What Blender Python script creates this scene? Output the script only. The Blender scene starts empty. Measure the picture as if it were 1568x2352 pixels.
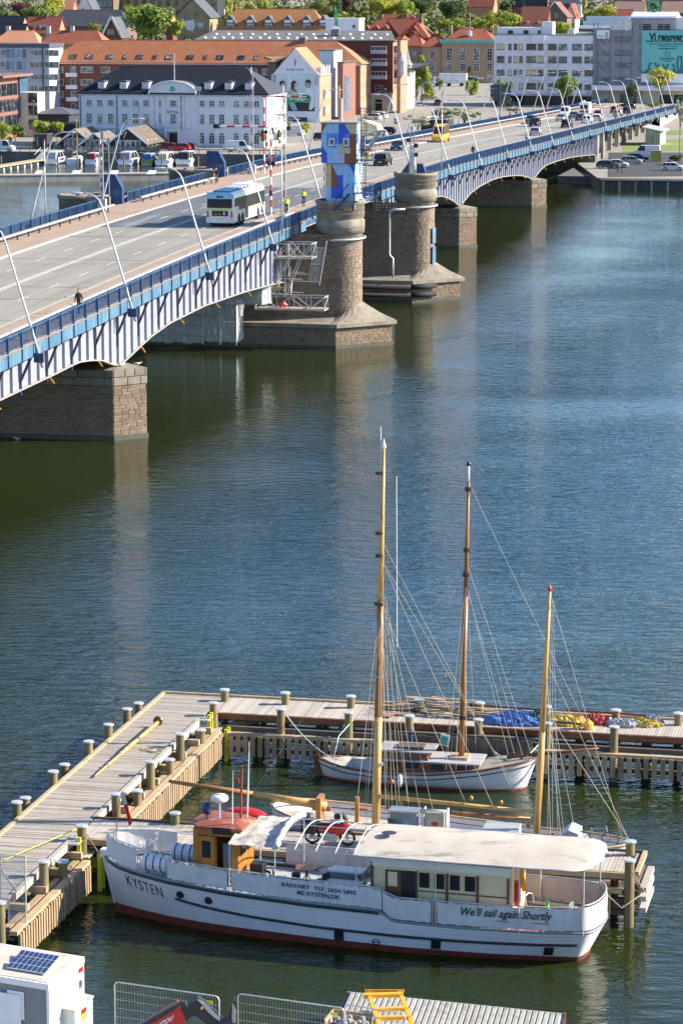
import bpy,math,random
from mathutils import Vector,Matrix,noise
RN=random.Random(11)
S=bpy.context.scene
COL=S.collection
# ------------------------------------------------------------ camera, sky, sun, exposure
CAMH=35.0;FPX=6700.0;PITCH=math.atan(1216/FPX)
cd=bpy.data.cameras.new('camera');cam=bpy.data.objects.new('camera',cd);COL.objects.link(cam)
cd.sensor_fit='HORIZONTAL';cd.sensor_width=36;cd.lens=36*FPX/1568
cd.clip_start=1;cd.clip_end=6000
cam.location=(0,0,CAMH);cam.rotation_euler=(math.pi/2-PITCH,0,0);S.camera=cam
SUN_AZ=math.radians(2.0);SUN_EL=math.radians(29)
W=bpy.data.worlds.new('World');S.world=W;W.use_nodes=True
nt=W.node_tree;bg=nt.nodes['Background'];sky=nt.nodes.new('ShaderNodeTexSky');sky.sky_type='NISHITA'
sky.sun_disc=False;sky.sun_elevation=SUN_EL;sky.sun_rotation=math.pi/2-SUN_AZ
sky.air_density=1.0;sky.dust_density=0.4;sky.ozone_density=2.5
tint=nt.nodes.new('ShaderNodeMix');tint.data_type='RGBA';tint.blend_type='MULTIPLY';tint.inputs[0].default_value=1;tint.inputs[7].default_value=(.87,.955,1.08,1);nt.links.new(sky.outputs[0],tint.inputs[6]);nt.links.new(tint.outputs[2],bg.inputs[0]);bg.inputs[1].default_value=0.102
sl=bpy.data.lights.new('sun','SUN');sl.energy=5.0;sl.angle=math.radians(0.5);sl.color=(1,.9,.76)
so=bpy.data.objects.new('sun',sl);COL.objects.link(so)
sd=Vector((math.cos(SUN_AZ)*math.cos(SUN_EL),math.sin(SUN_AZ)*math.cos(SUN_EL),math.sin(SUN_EL)))
so.rotation_euler=sd.to_track_quat('Z','Y').to_euler();so.location=(60,60,80)
S.view_settings.view_transform='Standard';S.view_settings.look='None'
S.view_settings.gamma=1;S.view_settings.exposure=1.2;S.view_settings.use_curve_mapping=False
# ------------------------------------------------------------ measuring helpers (photo pixel of the 1568 wide view -> place)
cp,sp_=math.cos(PITCH),math.sin(PITCH)
def ray(x,y):
 dx=(x-784)/FPX;dy=-(y-1176)/FPX
 return Vector((dx,cp+dy*sp_,-sp_+dy*cp))
CPOS=Vector((0,0,CAMH))
def at(x,y,z=0.0):
 d=ray(x,y);return CPOS+d*((z-CAMH)/d.z)
def onpl(x,y,o,nrm):
 d=ray(x,y);return CPOS+d*((o-CPOS).dot(nrm)/d.dot(nrm))
def proj(q):
 q=Vector(q)-CPOS;yy=q.y*cp-q.z*sp_;zz=q.y*sp_+q.z*cp
 return 784+FPX*q.x/yy,1176-FPX*zz/yy
def lerp(tab,x):
 if x<=tab[0][0]:return tab[0][1]
 for(a,b),(c,d)in zip(tab,tab[1:]):
  if x<=c:return b+(d-b)*(x-a)/(c-a)
 return tab[-1][1]
BP=Vector((-17.642,223.79,0));BU=Vector((.19607,.98059,0));BN=Vector((.98059,-.19607,0))
def B(s,t,z):return BP+BU*s+BN*t+Vector((0,0,z))
BANG=math.atan2(BU.y,BU.x)
def tp(x,t,y=400):
 return(onpl(x,y,B(0,t,0),BN)-BP).dot(BU)
JO=Vector((-8.41,133.93,0));JN=Vector((.977,-.212,0));JU=Vector((.212,.977,0))
def J(a,b,z):return JO+JN*a+JU*b+Vector((0,0,z))
JANG=math.atan2(JN.y,JN.x)
# ------------------------------------------------------------ materials
MATS={}
def mat(name,c1,c2=None,rough=.6,metal=0,ns=2.,bump=0,bs=20.,rnd=0,st=(1,1,1),spec=.5,dirt=None,ds=.6,dl=(.5,.7),dsv=(1,1,1),alpha=1,emis=None,estr=0,ribs=None,trans=0):
 if name in MATS:return MATS[name]
 m=bpy.data.materials.new(name);m.use_nodes=True;MATS[name]=m
 t=m.node_tree;N=t.nodes;L=t.links;p=N['Principled BSDF']
 p.inputs['Roughness'].default_value=rough;p.inputs['Metallic'].default_value=metal
 p.inputs['Specular IOR Level'].default_value=spec;p.inputs['Alpha'].default_value=alpha
 p.inputs['Transmission Weight'].default_value=trans
 tc=N.new('ShaderNodeTexCoord');geo=N.new('ShaderNodeNewGeometry')
 oi=N.new('ShaderNodeObjectInfo')
 mp=N.new('ShaderNodeMapping');mp.inputs['Scale'].default_value=st;L.new(tc.outputs['Object'],mp.inputs['Vector'])
 ad=N.new('ShaderNodeVectorMath');ad.operation='ADD';L.new(mp.outputs[0],ad.inputs[0])
 cm=N.new('ShaderNodeCombineXYZ');mu=N.new('ShaderNodeMath');mu.operation='MULTIPLY';mu.inputs[1].default_value=57
 L.new(oi.outputs['Random'],mu.inputs[0]);L.new(mu.outputs[0],cm.inputs[0]);L.new(cm.outputs[0],ad.inputs[1])
 vec=ad.outputs[0]
 c2=c2 or tuple(x*.8 for x in c1)
 nz=N.new('ShaderNodeTexNoise');nz.inputs['Scale'].default_value=ns;nz.inputs['Detail'].default_value=5;nz.inputs['Roughness'].default_value=.6
 L.new(vec,nz.inputs['Vector'])
 rp=N.new('ShaderNodeMapRange');rp.inputs[1].default_value=.33;rp.inputs[2].default_value=.67;L.new(nz.outputs['Fac'],rp.inputs[0])
 mx=N.new('ShaderNodeMix');mx.data_type='RGBA';L.new(rp.outputs[0],mx.inputs[0])
 mx.inputs[6].default_value=(*c1,1);mx.inputs[7].default_value=(*c2,1)
 col=mx.outputs[2]
 if ribs:
  ax,pitch,c3,amt=ribs
  wv=N.new('ShaderNodeTexWave');wv.bands_direction=ax;wv.inputs['Scale'].default_value=math.pi/10/pitch*1.0
  L.new(tc.outputs['Object'],wv.inputs['Vector'])
  rr=N.new('ShaderNodeMath');rr.operation='MULTIPLY';rr.inputs[1].default_value=amt;L.new(wv.outputs['Fac'],rr.inputs[0])
  m2=N.new('ShaderNodeMix');m2.data_type='RGBA';L.new(rr.outputs[0],m2.inputs[0]);L.new(col,m2.inputs[6]);m2.inputs[7].default_value=(*c3,1)
  col=m2.outputs[2]
 if dirt:
  n2=N.new('ShaderNodeTexNoise');n2.inputs['Scale'].default_value=ds;n2.inputs['Detail'].default_value=8;n2.inputs['Roughness'].default_value=.7
  mq=N.new('ShaderNodeMapping');mq.inputs['Scale'].default_value=dsv;mq.inputs['Location'].default_value=(7,3,1);L.new(vec,mq.inputs['Vector']);L.new(mq.outputs[0],n2.inputs['Vector'])
  r2=N.new('ShaderNodeMapRange');r2.inputs[1].default_value=dl[0];r2.inputs[2].default_value=dl[1];L.new(n2.outputs['Fac'],r2.inputs[0])
  m3=N.new('ShaderNodeMix');m3.data_type='RGBA';L.new(r2.outputs[0],m3.inputs[0]);L.new(col,m3.inputs[6]);m3.inputs[7].default_value=(*dirt,1)
  col=m3.outputs[2]
 if rnd:
  a1=N.new('ShaderNodeMath');a1.operation='ADD';L.new(oi.outputs['Random'],a1.inputs[0]);L.new(geo.outputs['Random Per Island'],a1.inputs[1])
  a2=N.new('ShaderNodeMath');a2.operation='FRACT';L.new(a1.outputs[0],a2.inputs[0])
  a3=N.new('ShaderNodeMapRange');a3.inputs[3].default_value=1-rnd;a3.inputs[4].default_value=1+rnd;L.new(a2.outputs[0],a3.inputs[0])
  hs=N.new('ShaderNodeHueSaturation');L.new(a3.outputs[0],hs.inputs['Value']);L.new(col,hs.inputs['Color']);col=hs.outputs[0]
 L.new(col,p.inputs['Base Color'])
 if bump:
  nb=N.new('ShaderNodeTexNoise');nb.inputs['Scale'].default_value=bs;nb.inputs['Detail'].default_value=4;L.new(vec,nb.inputs['Vector'])
  bb=N.new('ShaderNodeBump');bb.inputs['Strength'].default_value=1;bb.inputs['Distance'].default_value=bump
  L.new(nb.outputs['Fac'],bb.inputs['Height']);L.new(bb.outputs[0],p.inputs['Normal'])
 if emis:
  p.inputs['Emission Color'].default_value=(*emis,1);p.inputs['Emission Strength'].default_value=estr
 return m
def M(n):return MATS[n]
# ------------------------------------------------------------ mesh builder
class MB:
 def __init__(s):s.v=[];s.f=[];s.m=[];s.mi=0;s.T=None
 def add(s,vs,fs):
  o=len(s.v)
  for q in vs:
   q=Vector(q)
   s.v.append(s.T@q if s.T else q)
  for f in fs:s.f.append([o+i for i in f]);s.m.append(s.mi)
  return s
 def box(s,x0,x1,y0,y1,z0,z1):
  return s.add([(x0,y0,z0),(x1,y0,z0),(x1,y1,z0),(x0,y1,z0),(x0,y0,z1),(x1,y0,z1),(x1,y1,z1),(x0,y1,z1)],[(3,2,1,0),(4,5,6,7),(0,1,5,4),(1,2,6,5),(2,3,7,6),(3,0,4,7)])
 def beam(s,p,q,w,h,up=(0,0,1)):
  p=Vector(p);q=Vector(q);d=(q-p)
  if d.length<1e-6:return s
  d.normalize();u=Vector(up)
  if abs(d.dot(u))>.99:u=Vector((0,1,0))
  r=d.cross(u).normalized();u=r.cross(d)
  r*=w/2;u*=h/2
  return s.add([p-r-u,p+r-u,p+r+u,p-r+u,q-r-u,q+r-u,q+r+u,q-r+u],[(0,1,2,3),(7,6,5,4),(1,0,4,5),(2,1,5,6),(3,2,6,7),(0,3,7,4)])
 def prism(s,pts,vec):
  n=len(pts);vec=Vector(vec);P=[Vector(q)for q in pts]
  a=P+[q+vec for q in P]
  return s.add(a,[list(range(n))[::-1],list(range(n,2*n))]+[(i,(i+1)%n,n+(i+1)%n,n+i)for i in range(n)])
 def poly(s,*pts):return s.add(pts,[list(range(len(pts)))])
 def tube(s,pts,r,n=6,cap=True):
  P=[Vector(q)for q in pts];k=len(P);rs=r if isinstance(r,(list,tuple))else[r]*k
  vs=[];fs=[];prev=None
  for i in range(k):
   d=(P[min(i+1,k-1)]-P[max(i-1,0)]).normalized()
   if prev is None:
    u=Vector((0,0,1))if abs(d.z)<.9 else Vector((1,0,0));r1=d.cross(u).normalized()
   else:r1=(prev-d*prev.dot(d)).normalized()
   prev=r1;r2=d.cross(r1)
   for j in range(n):
    a=2*math.pi*j/n;vs.append(P[i]+(r1*math.cos(a)+r2*math.sin(a))*rs[i])
  for i in range(k-1):
   for j in range(n):
    a=i*n+j;b=i*n+(j+1)%n;fs.append((a,b,b+n,a+n))
  if cap:fs.append(list(range(n))[::-1]);fs.append([(k-1)*n+j for j in range(n)])
  return s.add(vs,fs)
 def lathe(s,prof,c=(0,0,0),n=16,a0=0,a1=2*math.pi,axis='z'):
  c=Vector(c);full=abs(a1-a0-2*math.pi)<1e-5;k=n if full else n+1;vs=[]
  for r,z in prof:
   for j in range(k):
    a=a0+(a1-a0)*j/n
    q=Vector((r*math.cos(a),r*math.sin(a),z))
    if axis=='x':q=Vector((q.z,q.x,q.y))
    if axis=='y':q=Vector((q.x,q.z,q.y))
    vs.append(c+q)
  fs=[]
  for i in range(len(prof)-1):
   for j in range(n):
    a=i*k+j;b=i*k+(j+1)%k;fs.append((a,b,b+k,a+k))
  return s.add(vs,fs)
 def grid(s,rows,closed=False):
  k=len(rows[0]);vs=[q for r in rows for q in r];fs=[]
  for i in range(len(rows)-1):
   for j in range(k if closed else k-1):
    a=i*k+j;b=i*k+(j+1)%k;fs.append((a,b,b+k,a+k))
  return s.add(vs,fs)
 def mesh(s,name,mats,smooth=False):
  me=bpy.data.meshes.new(name);me.from_pydata([tuple(q)for q in s.v],[],s.f)
  for m in(mats if isinstance(mats,(list,tuple))else[mats]):me.materials.append(m if not isinstance(m,str)else MATS[m])
  if len(me.materials)>1:me.polygons.foreach_set('material_index',s.m)
  if smooth:me.polygons.foreach_set('use_smooth',[True]*len(me.polygons))
  me.update();return me
def tag(o,label=None,cat=None,group=None,kind=None):
 if label:o['label']=label
 if cat:o['category']=cat
 if group:o['group']=group
 if kind:o['kind']=kind
 return o
def thing(name,label,cat,loc=(0,0,0),rz=0,group=None):
 o=bpy.data.objects.new(name,None);COL.objects.link(o);o.location=loc;o.rotation_euler=(0,0,rz);o.empty_display_size=.3
 return tag(o,label,cat,group)
def inv(o):
 m=Matrix.Identity(4)
 while o:
  m=Matrix.Translation(o.location)@o.rotation_euler.to_matrix().to_4x4()@Matrix.Diagonal((*o.scale,1))@m;o=o.parent
 return m.inverted()
def put(name,me,parent=None,loc=None,rot=None,scale=None):
 o=bpy.data.objects.new(name,me);COL.objects.link(o)
 if parent:o.parent=parent
 if loc is not None:o.location=loc
 if rot is not None:o.rotation_euler=rot
 if scale is not None:o.scale=scale
 return o
def part(name,mb,mats,parent=None,world=False,smooth=False,loc=None):
 if world and parent:
  T=inv(parent);mb.v=[T@q for q in mb.v]
 o=put(name,mb.mesh(name,mats,smooth),parent)
 if loc is not None:o.location=loc
 return o
def solo(name,mb,mats,label,cat,base,group=None,smooth=False,kind=None):
 """a thing that is one mesh built in world coordinates; its origin goes to base"""
 b=Vector(base);mb.v=[q-b for q in mb.v]
 o=put(name,mb.mesh(name,mats,smooth));o.location=b
 return tag(o,label,cat,group,kind)
def struct(name,mb,mats,smooth=False,label=None):
 o=put(name,mb.mesh(name,mats,smooth));o['kind']='structure'
 if label:o['label']=label
 return o
def copy_tree(o,parent=None):
 c=o.copy();COL.objects.link(c);c.parent=parent
 for ch in list(o.children):copy_tree(ch,c)
 return c
def setmat(o,m,slot=0):
 o.material_slots[slot].link='OBJECT';o.material_slots[slot].material=MATS[m]if isinstance(m,str)else m
ORD=['first','second','third','fourth','fifth','sixth','seventh','eighth','ninth','tenth','eleventh','twelfth','thirteenth','fourteenth','fifteenth','sixteenth','seventeenth','eighteenth','nineteenth','twentieth','twenty-first','twenty-second','twenty-third']
TXT={}
def textmesh(txt,width,mat_,fn,bold=0.0,shear=0,name='lettering',parent=None,spacing=1.0,height=None,thick=.004):
 """lettering as real thin geometry; fn(u, v, w) maps text space (metres, w out of the surface) to the place"""
 cu=bpy.data.curves.new('t','FONT');cu.body=txt;cu.size=1;cu.align_x='CENTER';cu.align_y='CENTER';cu.resolution_u=2
 cu.offset=bold;cu.shear=shear;cu.space_character=spacing
 o=bpy.data.objects.new('t',cu);me=bpy.data.meshes.new_from_object(o)
 xs=[v.co.x for v in me.vertices];ys=[v.co.y for v in me.vertices]
 cx=(min(xs)+max(xs))/2;cy=(min(ys)+max(ys))/2;k=width/(max(xs)-min(xs));ky=(height/(max(ys)-min(ys)))if height else k
 for v in me.vertices:v.co=fn((v.co.x-cx)*k,(v.co.y-cy)*ky,thick)
 me.materials.clear();me.materials.append(MATS[mat_]);me.update()
 bpy.data.objects.remove(o);bpy.data.curves.remove(cu)
 ob=put(name,me,parent);ob['writing']=txt
 return ob
# ------------------------------------------------------------ palette
mat('asphalt',(.31,.285,.235),(.25,.23,.19),.9,ns=6,dirt=(.17,.158,.13),ds=.55,dl=(.42,.75),dsv=(.05,1.1,1),bump=.004,bs=40)
mat('asphalt_new',(.13,.13,.13),(.1,.1,.1),.75,ns=3,dirt=(.24,.25,.27),ds=.5,dl=(.55,.7),dsv=(.08,1,1))
mat('brick_path',(.37,.265,.19),(.31,.22,.155),.9,ns=8,dirt=(.22,.16,.12),ds=.7,dl=(.5,.8))
mat('road_paint',(.72,.71,.66),(.5,.49,.45),.8,ns=3)
mat('kerb_stone',(.42,.4,.36),(.3,.29,.26),.9,ns=3)
mat('bridge_blue',(.016,.062,.16),(.026,.09,.21),.45,ns=1.5,dirt=(.12,.2,.26),ds=.8,dl=(.5,.8),dsv=(1,1,.3))
mat('fascia_blue',(.042,.12,.21),(.06,.155,.25),.5,ns=1.2,dirt=(.22,.3,.32),ds=1.1,dl=(.48,.75),dsv=(2,2,.25),rnd=.12)
mat('navy',(.012,.035,.11),(.02,.05,.15),.45,ns=2)
mat('girder_white',(.28,.3,.375),(.235,.25,.315),.5,ns=1.5,dirt=(.36,.35,.35),ds=1.4,dl=(.52,.78),dsv=(2,2,.3))
mat('girder_edge',(.36,.35,.32),(.25,.23,.2),.7,ns=3)
mat('steel_dark',(.05,.055,.07),(.03,.032,.04),.5,ns=3)
mat('steel',(.42,.43,.45),(.3,.31,.33),.4,.6,ns=4)
mat('lamp_paint',(.55,.55,.55),(.46,.47,.49),.4,.2,ns=2)
mat('rail_paint',(.5,.5,.48),(.4,.4,.38),.5,.3)
mat('mortar',(.42,.36,.3),(.3,.26,.21),.95,ns=2,dirt=(.1,.095,.09),ds=.25)
mat('granite',(.235,.165,.108),(.155,.112,.078),.85,ns=3,bump=.02,bs=6,rnd=.22,dirt=(.3,.25,.2),ds=.35,dl=(.55,.75))
mat('granite_pale',(.38,.33,.26),(.29,.25,.2),.85,ns=3,bump=.02,bs=6,rnd=.22,dirt=(.2,.17,.14),ds=.5,dl=(.5,.75))
mat('cap_stone',(.29,.25,.19),(.2,.175,.135),.9,ns=1.2,bump=.01,bs=6,dirt=(.12,.11,.1),ds=.5,dl=(.45,.7),dsv=(1,1,.3),rnd=.1)
mat('algae',(.05,.055,.035),(.1,.09,.06),.6,ns=3)
mat('concrete',(.4,.38,.34),(.3,.285,.26),.9,ns=1.2,dirt=(.2,.19,.17),ds=.5,dl=(.45,.75),dsv=(1,1,.4))
mat('concrete_dark',(.15,.145,.135),(.1,.1,.095),.9,ns=1,dirt=(.22,.2,.18),ds=.8,dl=(.55,.75),dsv=(1,1,.3))
mat('paving',(.31,.28,.235),(.25,.23,.195),.9,ns=.6,dirt=(.24,.22,.2),ds=.05,dl=(.45,.7))
mat('hill_ground',(.12,.13,.06),(.2,.18,.12),.95,ns=.06)
mat('grass',(.13,.19,.03),(.2,.24,.06),.95,ns=.6)
mat('deck_wood',(.43,.385,.325),(.29,.255,.21),.85,ns=3,st=(.35,6,1),rnd=.2,dirt=(.2,.135,.085),ds=.5,dl=(.5,.72))
mat('deck_wood_b',(.46,.415,.355),(.34,.3,.25),.85,ns=3,st=(.35,6,1),rnd=.16,dirt=(.33,.25,.18),ds=.4,dl=(.55,.75))
mat('edge_wood',(.48,.35,.215),(.36,.255,.15),.8,ns=2)
mat('fender_wood',(.42,.3,.18),(.3,.21,.12),.85,ns=3,st=(4,4,.5),rnd=.22,dirt=(.13,.12,.06),ds=.9,dl=(.5,.75))
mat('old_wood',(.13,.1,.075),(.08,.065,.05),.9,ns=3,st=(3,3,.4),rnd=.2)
mat('pile_wood',(.27,.18,.09),(.15,.115,.06),.8,ns=3,st=(5,5,.5),dirt=(.13,.14,.06),ds=1.3,dl=(.45,.6),dsv=(1,1,.5),rnd=.15)
mat('galv',(.62,.62,.61),(.45,.46,.46),.45,.35,ns=6)
mat('yellow_paint',(.75,.7,.03),(.6,.55,.03),.5,ns=4)
mat('orange_paint',(.85,.42,.02),(.75,.35,.02),.45,ns=4)
mat('hull_white',(.78,.78,.79),(.7,.7,.72),.4,ns=1,dirt=(.4,.3,.2),ds=1.8,dl=(.64,.8),dsv=(3,3,.35),bump=.006,bs=1.2,ribs=('Z',.17,(.42,.42,.44),.16))
mat('boot_red',(.3,.065,.035),(.17,.04,.025),.6,ns=3,dirt=(.1,.04,.02),ds=1.5)
mat('black_paint',(.012,.013,.018),(.03,.03,.035),.4,ns=3)
mat('cloth_white',(.64,.63,.62),(.53,.53,.53),.85,ns=2,dirt=(.42,.38,.33),ds=1.5,dl=(.55,.8),dsv=(3,3,.4),bump=.02,bs=2)
mat('tarp_dirty',(.56,.52,.46),(.44,.41,.36),.85,ns=1.5,dirt=(.2,.19,.17),ds=1.4,dl=(.48,.66),bump=.09,bs=2.5)
mat('awning',(.52,.465,.39),(.45,.4,.33),.85,ns=.8,dirt=(.25,.225,.19),ds=.8,dl=(.55,.66),dsv=(.6,1.4,1),bump=.012,bs=2,ribs=('X',1.2,(.4,.35,.28),.22))
mat('varnish',(.45,.19,.04),(.3,.12,.02),.35,ns=3,st=(1,1,.2),rnd=.1)
mat('varnish_dark',(.2,.08,.03),(.13,.05,.02),.4,ns=3)
mat('mast_wood',(.62,.38,.12),(.45,.25,.07),.4,ns=2,st=(3,3,.3),dirt=(.16,.09,.03),ds=1.3,dl=(.55,.7))
mat('mast_dark',(.4,.17,.045),(.27,.11,.03),.4,ns=2,st=(3,3,.3),dirt=(.1,.05,.02),ds=1.3,dl=(.5,.7))
mat('red_paint',(.5,.06,.03),(.4,.045,.025),.45,ns=2,dirt=(.3,.1,.07),ds=1.5)
mat('bright_red',(.5,.02,.015),(.5,.015,.01),.35,ns=3)
mat('white_paint',(.78,.78,.77),(.7,.7,.7),.4,ns=2)
mat('cream',(.72,.62,.38),(.66,.56,.34),.6,ns=1.5,dirt=(.5,.42,.26),ds=1,dl=(.55,.8))
mat('grey_deck',(.4,.42,.46),(.33,.35,.38),.7,ns=2)
mat('grey_box',(.2,.25,.27),(.17,.21,.23),.5)
mat('canister',(.72,.75,.8),(.62,.66,.72),.45,ns=2)
mat('rope_pale',(.48,.41,.3),(.35,.3,.21),.9,ns=6)
mat('rope_white',(.42,.42,.4),(.32,.32,.3),.8)
mat('rope_green',(.45,.6,.55),(.35,.5,.47),.8)
mat('rope_blue',(.05,.2,.5),(.04,.14,.4),.8)
mat('wire',(.3,.29,.28),(.2,.2,.2),.5,.5)
mat('glass',(.03,.035,.04),(.015,.018,.02),.08,spec=.3)
mat('pane',(.035,.045,.06),(.06,.07,.085),.1,ns=.7,spec=.8,rnd=.7,dirt=(.26,.26,.26),ds=.9,dl=(.52,.58))
mat('pane_blue',(.1,.2,.33),(.07,.12,.2),.12,ns=.6,spec=.8,rnd=.4)
mat('frame_white',(.72,.73,.74),None,.5)
mat('frame_dark',(.05,.05,.055),None,.5)
mat('frame_brown',(.14,.07,.045),None,.5)
mat('dark_glass',(.018,.02,.024),(.03,.032,.036),.28,spec=.25)
mat('asphalt_repair',(.25,.235,.2),(.21,.195,.17),.9,ns=4)
mat('rubber',(.02,.02,.022),None,.8)
mat('black_plastic',(.02,.02,.025),None,.5)
mat('letter_blue',(.015,.05,.22),None,.6)
mat('letter_black',(.015,.015,.02),None,.6)
mat('letter_green',(.02,.16,.13),None,.6)
mat('skin',(.5,.3,.22),(.45,.27,.19),.6)
mat('cloth_dark',(.02,.02,.028),(.04,.04,.05),.9)
mat('cloth_hi',(.55,.8,.04),(.45,.7,.03),.7)
mat('cloth_tan',(.4,.25,.12),None,.9)
mat('cloth_pink',(.7,.1,.25),None,.8)
mat('cloth_grey',(.3,.3,.32),None,.9)
mat('cloth_pale',(.6,.55,.5),None,.9)
mat('hair',(.05,.03,.02),None,.8)
mat('chrome',(.6,.6,.62),None,.2,1)
mat('lamp_red',(.6,.02,.01),None,.3,emis=(1,.05,.02),estr=1.2)
mat('lamp_green',(.02,.5,.35),None,.3,emis=(.05,1,.6),estr=1.0)
mat('tail_red',(.5,.02,.01),None,.3)
mat('head_lamp',(.7,.7,.68),None,.15)
mat('barrier_red',(.6,.04,.03),None,.5)
mat('copper_green',(.14,.42,.33),(.1,.33,.27),.7,ns=1)
# ------------------------------------------------------------ water
def water_material():
 m=bpy.data.materials.new('water');m.use_nodes=True;t=m.node_tree;N=t.nodes;L=t.links;p=N['Principled BSDF']
 p.inputs['Roughness'].default_value=.06;p.inputs['IOR'].default_value=1.33
 g=N.new('ShaderNodeNewGeometry')
 def noise_(scale,det,st,ang=0.):
  mp=N.new('ShaderNodeMapping');mp.inputs['Scale'].default_value=st;mp.inputs['Rotation'].default_value=(0,0,ang)
  L.new(g.outputs['Position'],mp.inputs['Vector'])
  n=N.new('ShaderNodeTexNoise');n.inputs['Scale'].default_value=scale;n.inputs['Detail'].default_value=det;n.inputs['Roughness'].default_value=.55
  n.inputs['Distortion'].default_value=.4;L.new(mp.outputs[0],n.inputs['Vector']);return n.outputs['Fac']
 def mth(op,a,b):
  n=N.new('ShaderNodeMath');n.operation=op
  for i,q in((0,a),(1,b)):
   if isinstance(q,(int,float)):n.inputs[i].default_value=q
   else:L.new(q,n.inputs[i])
  return n.outputs[0]
 a=noise_(1.15,3,(.5,1.3,1),.12);b=noise_(3.6,2,(.6,1.2,1),-.2);c=noise_(.33,2,(1,1,1))
 sep=N.new('ShaderNodeSeparateXYZ');L.new(g.outputs['Position'],sep.inputs[0])
 calm1=N.new('ShaderNodeMapRange');calm1.inputs[1].default_value=100;calm1.inputs[2].default_value=150;calm1.inputs[3].default_value=.34;calm1.inputs[4].default_value=1;L.new(sep.outputs[1],calm1.inputs[0])
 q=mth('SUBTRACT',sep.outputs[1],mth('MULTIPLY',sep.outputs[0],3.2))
 calm2=N.new('ShaderNodeMapRange');calm2.inputs[1].default_value=195;calm2.inputs[2].default_value=268;calm2.inputs[3].default_value=1;calm2.inputs[4].default_value=.2;L.new(q,calm2.inputs[0])
 patch=noise_(.045,4,(.55,.8,1),.35);pr_=N.new('ShaderNodeMapRange');pr_.inputs[1].default_value=.35;pr_.inputs[2].default_value=.65;pr_.inputs[3].default_value=.35;pr_.inputs[4].default_value=1.25;L.new(patch,pr_.inputs[0])
 amp=mth('MULTIPLY',mth('MULTIPLY',calm1.outputs[0],calm2.outputs[0]),pr_.outputs[0])
 h=mth('ADD',mth('ADD',mth('MULTIPLY',a,.29),mth('MULTIPLY',b,.055)),mth('MULTIPLY',c,.10))
 h=mth('MULTIPLY',h,amp)
 bu=N.new('ShaderNodeBump');bu.inputs['Strength'].default_value=1;bu.inputs['Distance'].default_value=1.0;L.new(h,bu.inputs['Height']);L.new(bu.outputs[0],p.inputs['Normal'])
 rf=mth('ADD',mth('MULTIPLY',amp,.012),.006);L.new(rf,p.inputs['Roughness'])
 mx=N.new('ShaderNodeMix');mx.data_type='RGBA';mx.inputs[6].default_value=(.016,.024,.004,1);mx.inputs[7].default_value=(.016,.062,.1,1)  # blue raised in the base colour to stand in for sky reflection on open water
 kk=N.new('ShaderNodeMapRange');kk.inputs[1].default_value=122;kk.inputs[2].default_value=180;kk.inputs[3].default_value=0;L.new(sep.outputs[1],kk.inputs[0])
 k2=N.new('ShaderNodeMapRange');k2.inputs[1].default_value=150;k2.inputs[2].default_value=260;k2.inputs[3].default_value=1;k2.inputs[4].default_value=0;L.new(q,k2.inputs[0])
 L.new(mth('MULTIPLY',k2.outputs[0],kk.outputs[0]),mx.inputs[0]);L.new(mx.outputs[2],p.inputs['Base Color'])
 MATS['water']=m
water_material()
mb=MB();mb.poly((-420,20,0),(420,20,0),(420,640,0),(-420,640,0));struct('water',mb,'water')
# ------------------------------------------------------------ far shore terrain
ZT=[(0,2),(640,2.0),(720,2.5),(800,3),(950,3.4),(1000,9),(1050,15),(1150,22),(1300,32),(1600,50),(2200,70)]
def zt(Y):return lerp(ZT,Y)
SH=[(-420,656),(-41,579),(10,568),(38,556),(43.9,555),(44,504),(58,501),(420,425)]
def shore(x):return lerp(SH,x)
xs=sorted(set(list(range(-420,421,20))+[-41,10,38,43.9,44,58]))
mb=MB();rows=[]
for k in range(0,25):
 row=[]
 for x in xs:
  y0=shore(x)
  row.append(Vector((x,0,0)))
 rows.append(row)
YS=[None,640,660,680,700,720,760,800,850,900,950,1000,1050,1100,1150,1200,1300,1450,1600,1900,2200]
rows=[[Vector((x,shore(x)if Y is None else(Y if Y>660 else max(Y,shore(x)+(Y-639)*.1)),zt(Y or 0)))for x in xs]for Y in YS]
mb.grid(rows[:11]);struct('ground',mb,'paving')
mb=MB();mb.grid(rows[10:]);struct('hillside',mb,'hill_ground')
mb=MB();mb.grid([[Vector((x,shore(x),-2))for x in xs],[Vector((x,shore(x),2))for x in xs]])
solo('quay_wall',mb,'concrete_dark','dark stained concrete quay wall along the far shore of the river','quay wall',(0,568,0))
def patch(name,pts,m,dz=.02,kind='structure'):
 """flat sheet following the far shore ground (only used below Y 950)"""
 mb=MB();mb.poly(*[(p[0],p[1],zt(p[1])+dz)for p in pts]);return struct(name,mb,m)
def pq(x,y):
 z=2.0
 for _ in range(6):q=at(x,y,z);z=zt(q.y)
 return q
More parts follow.
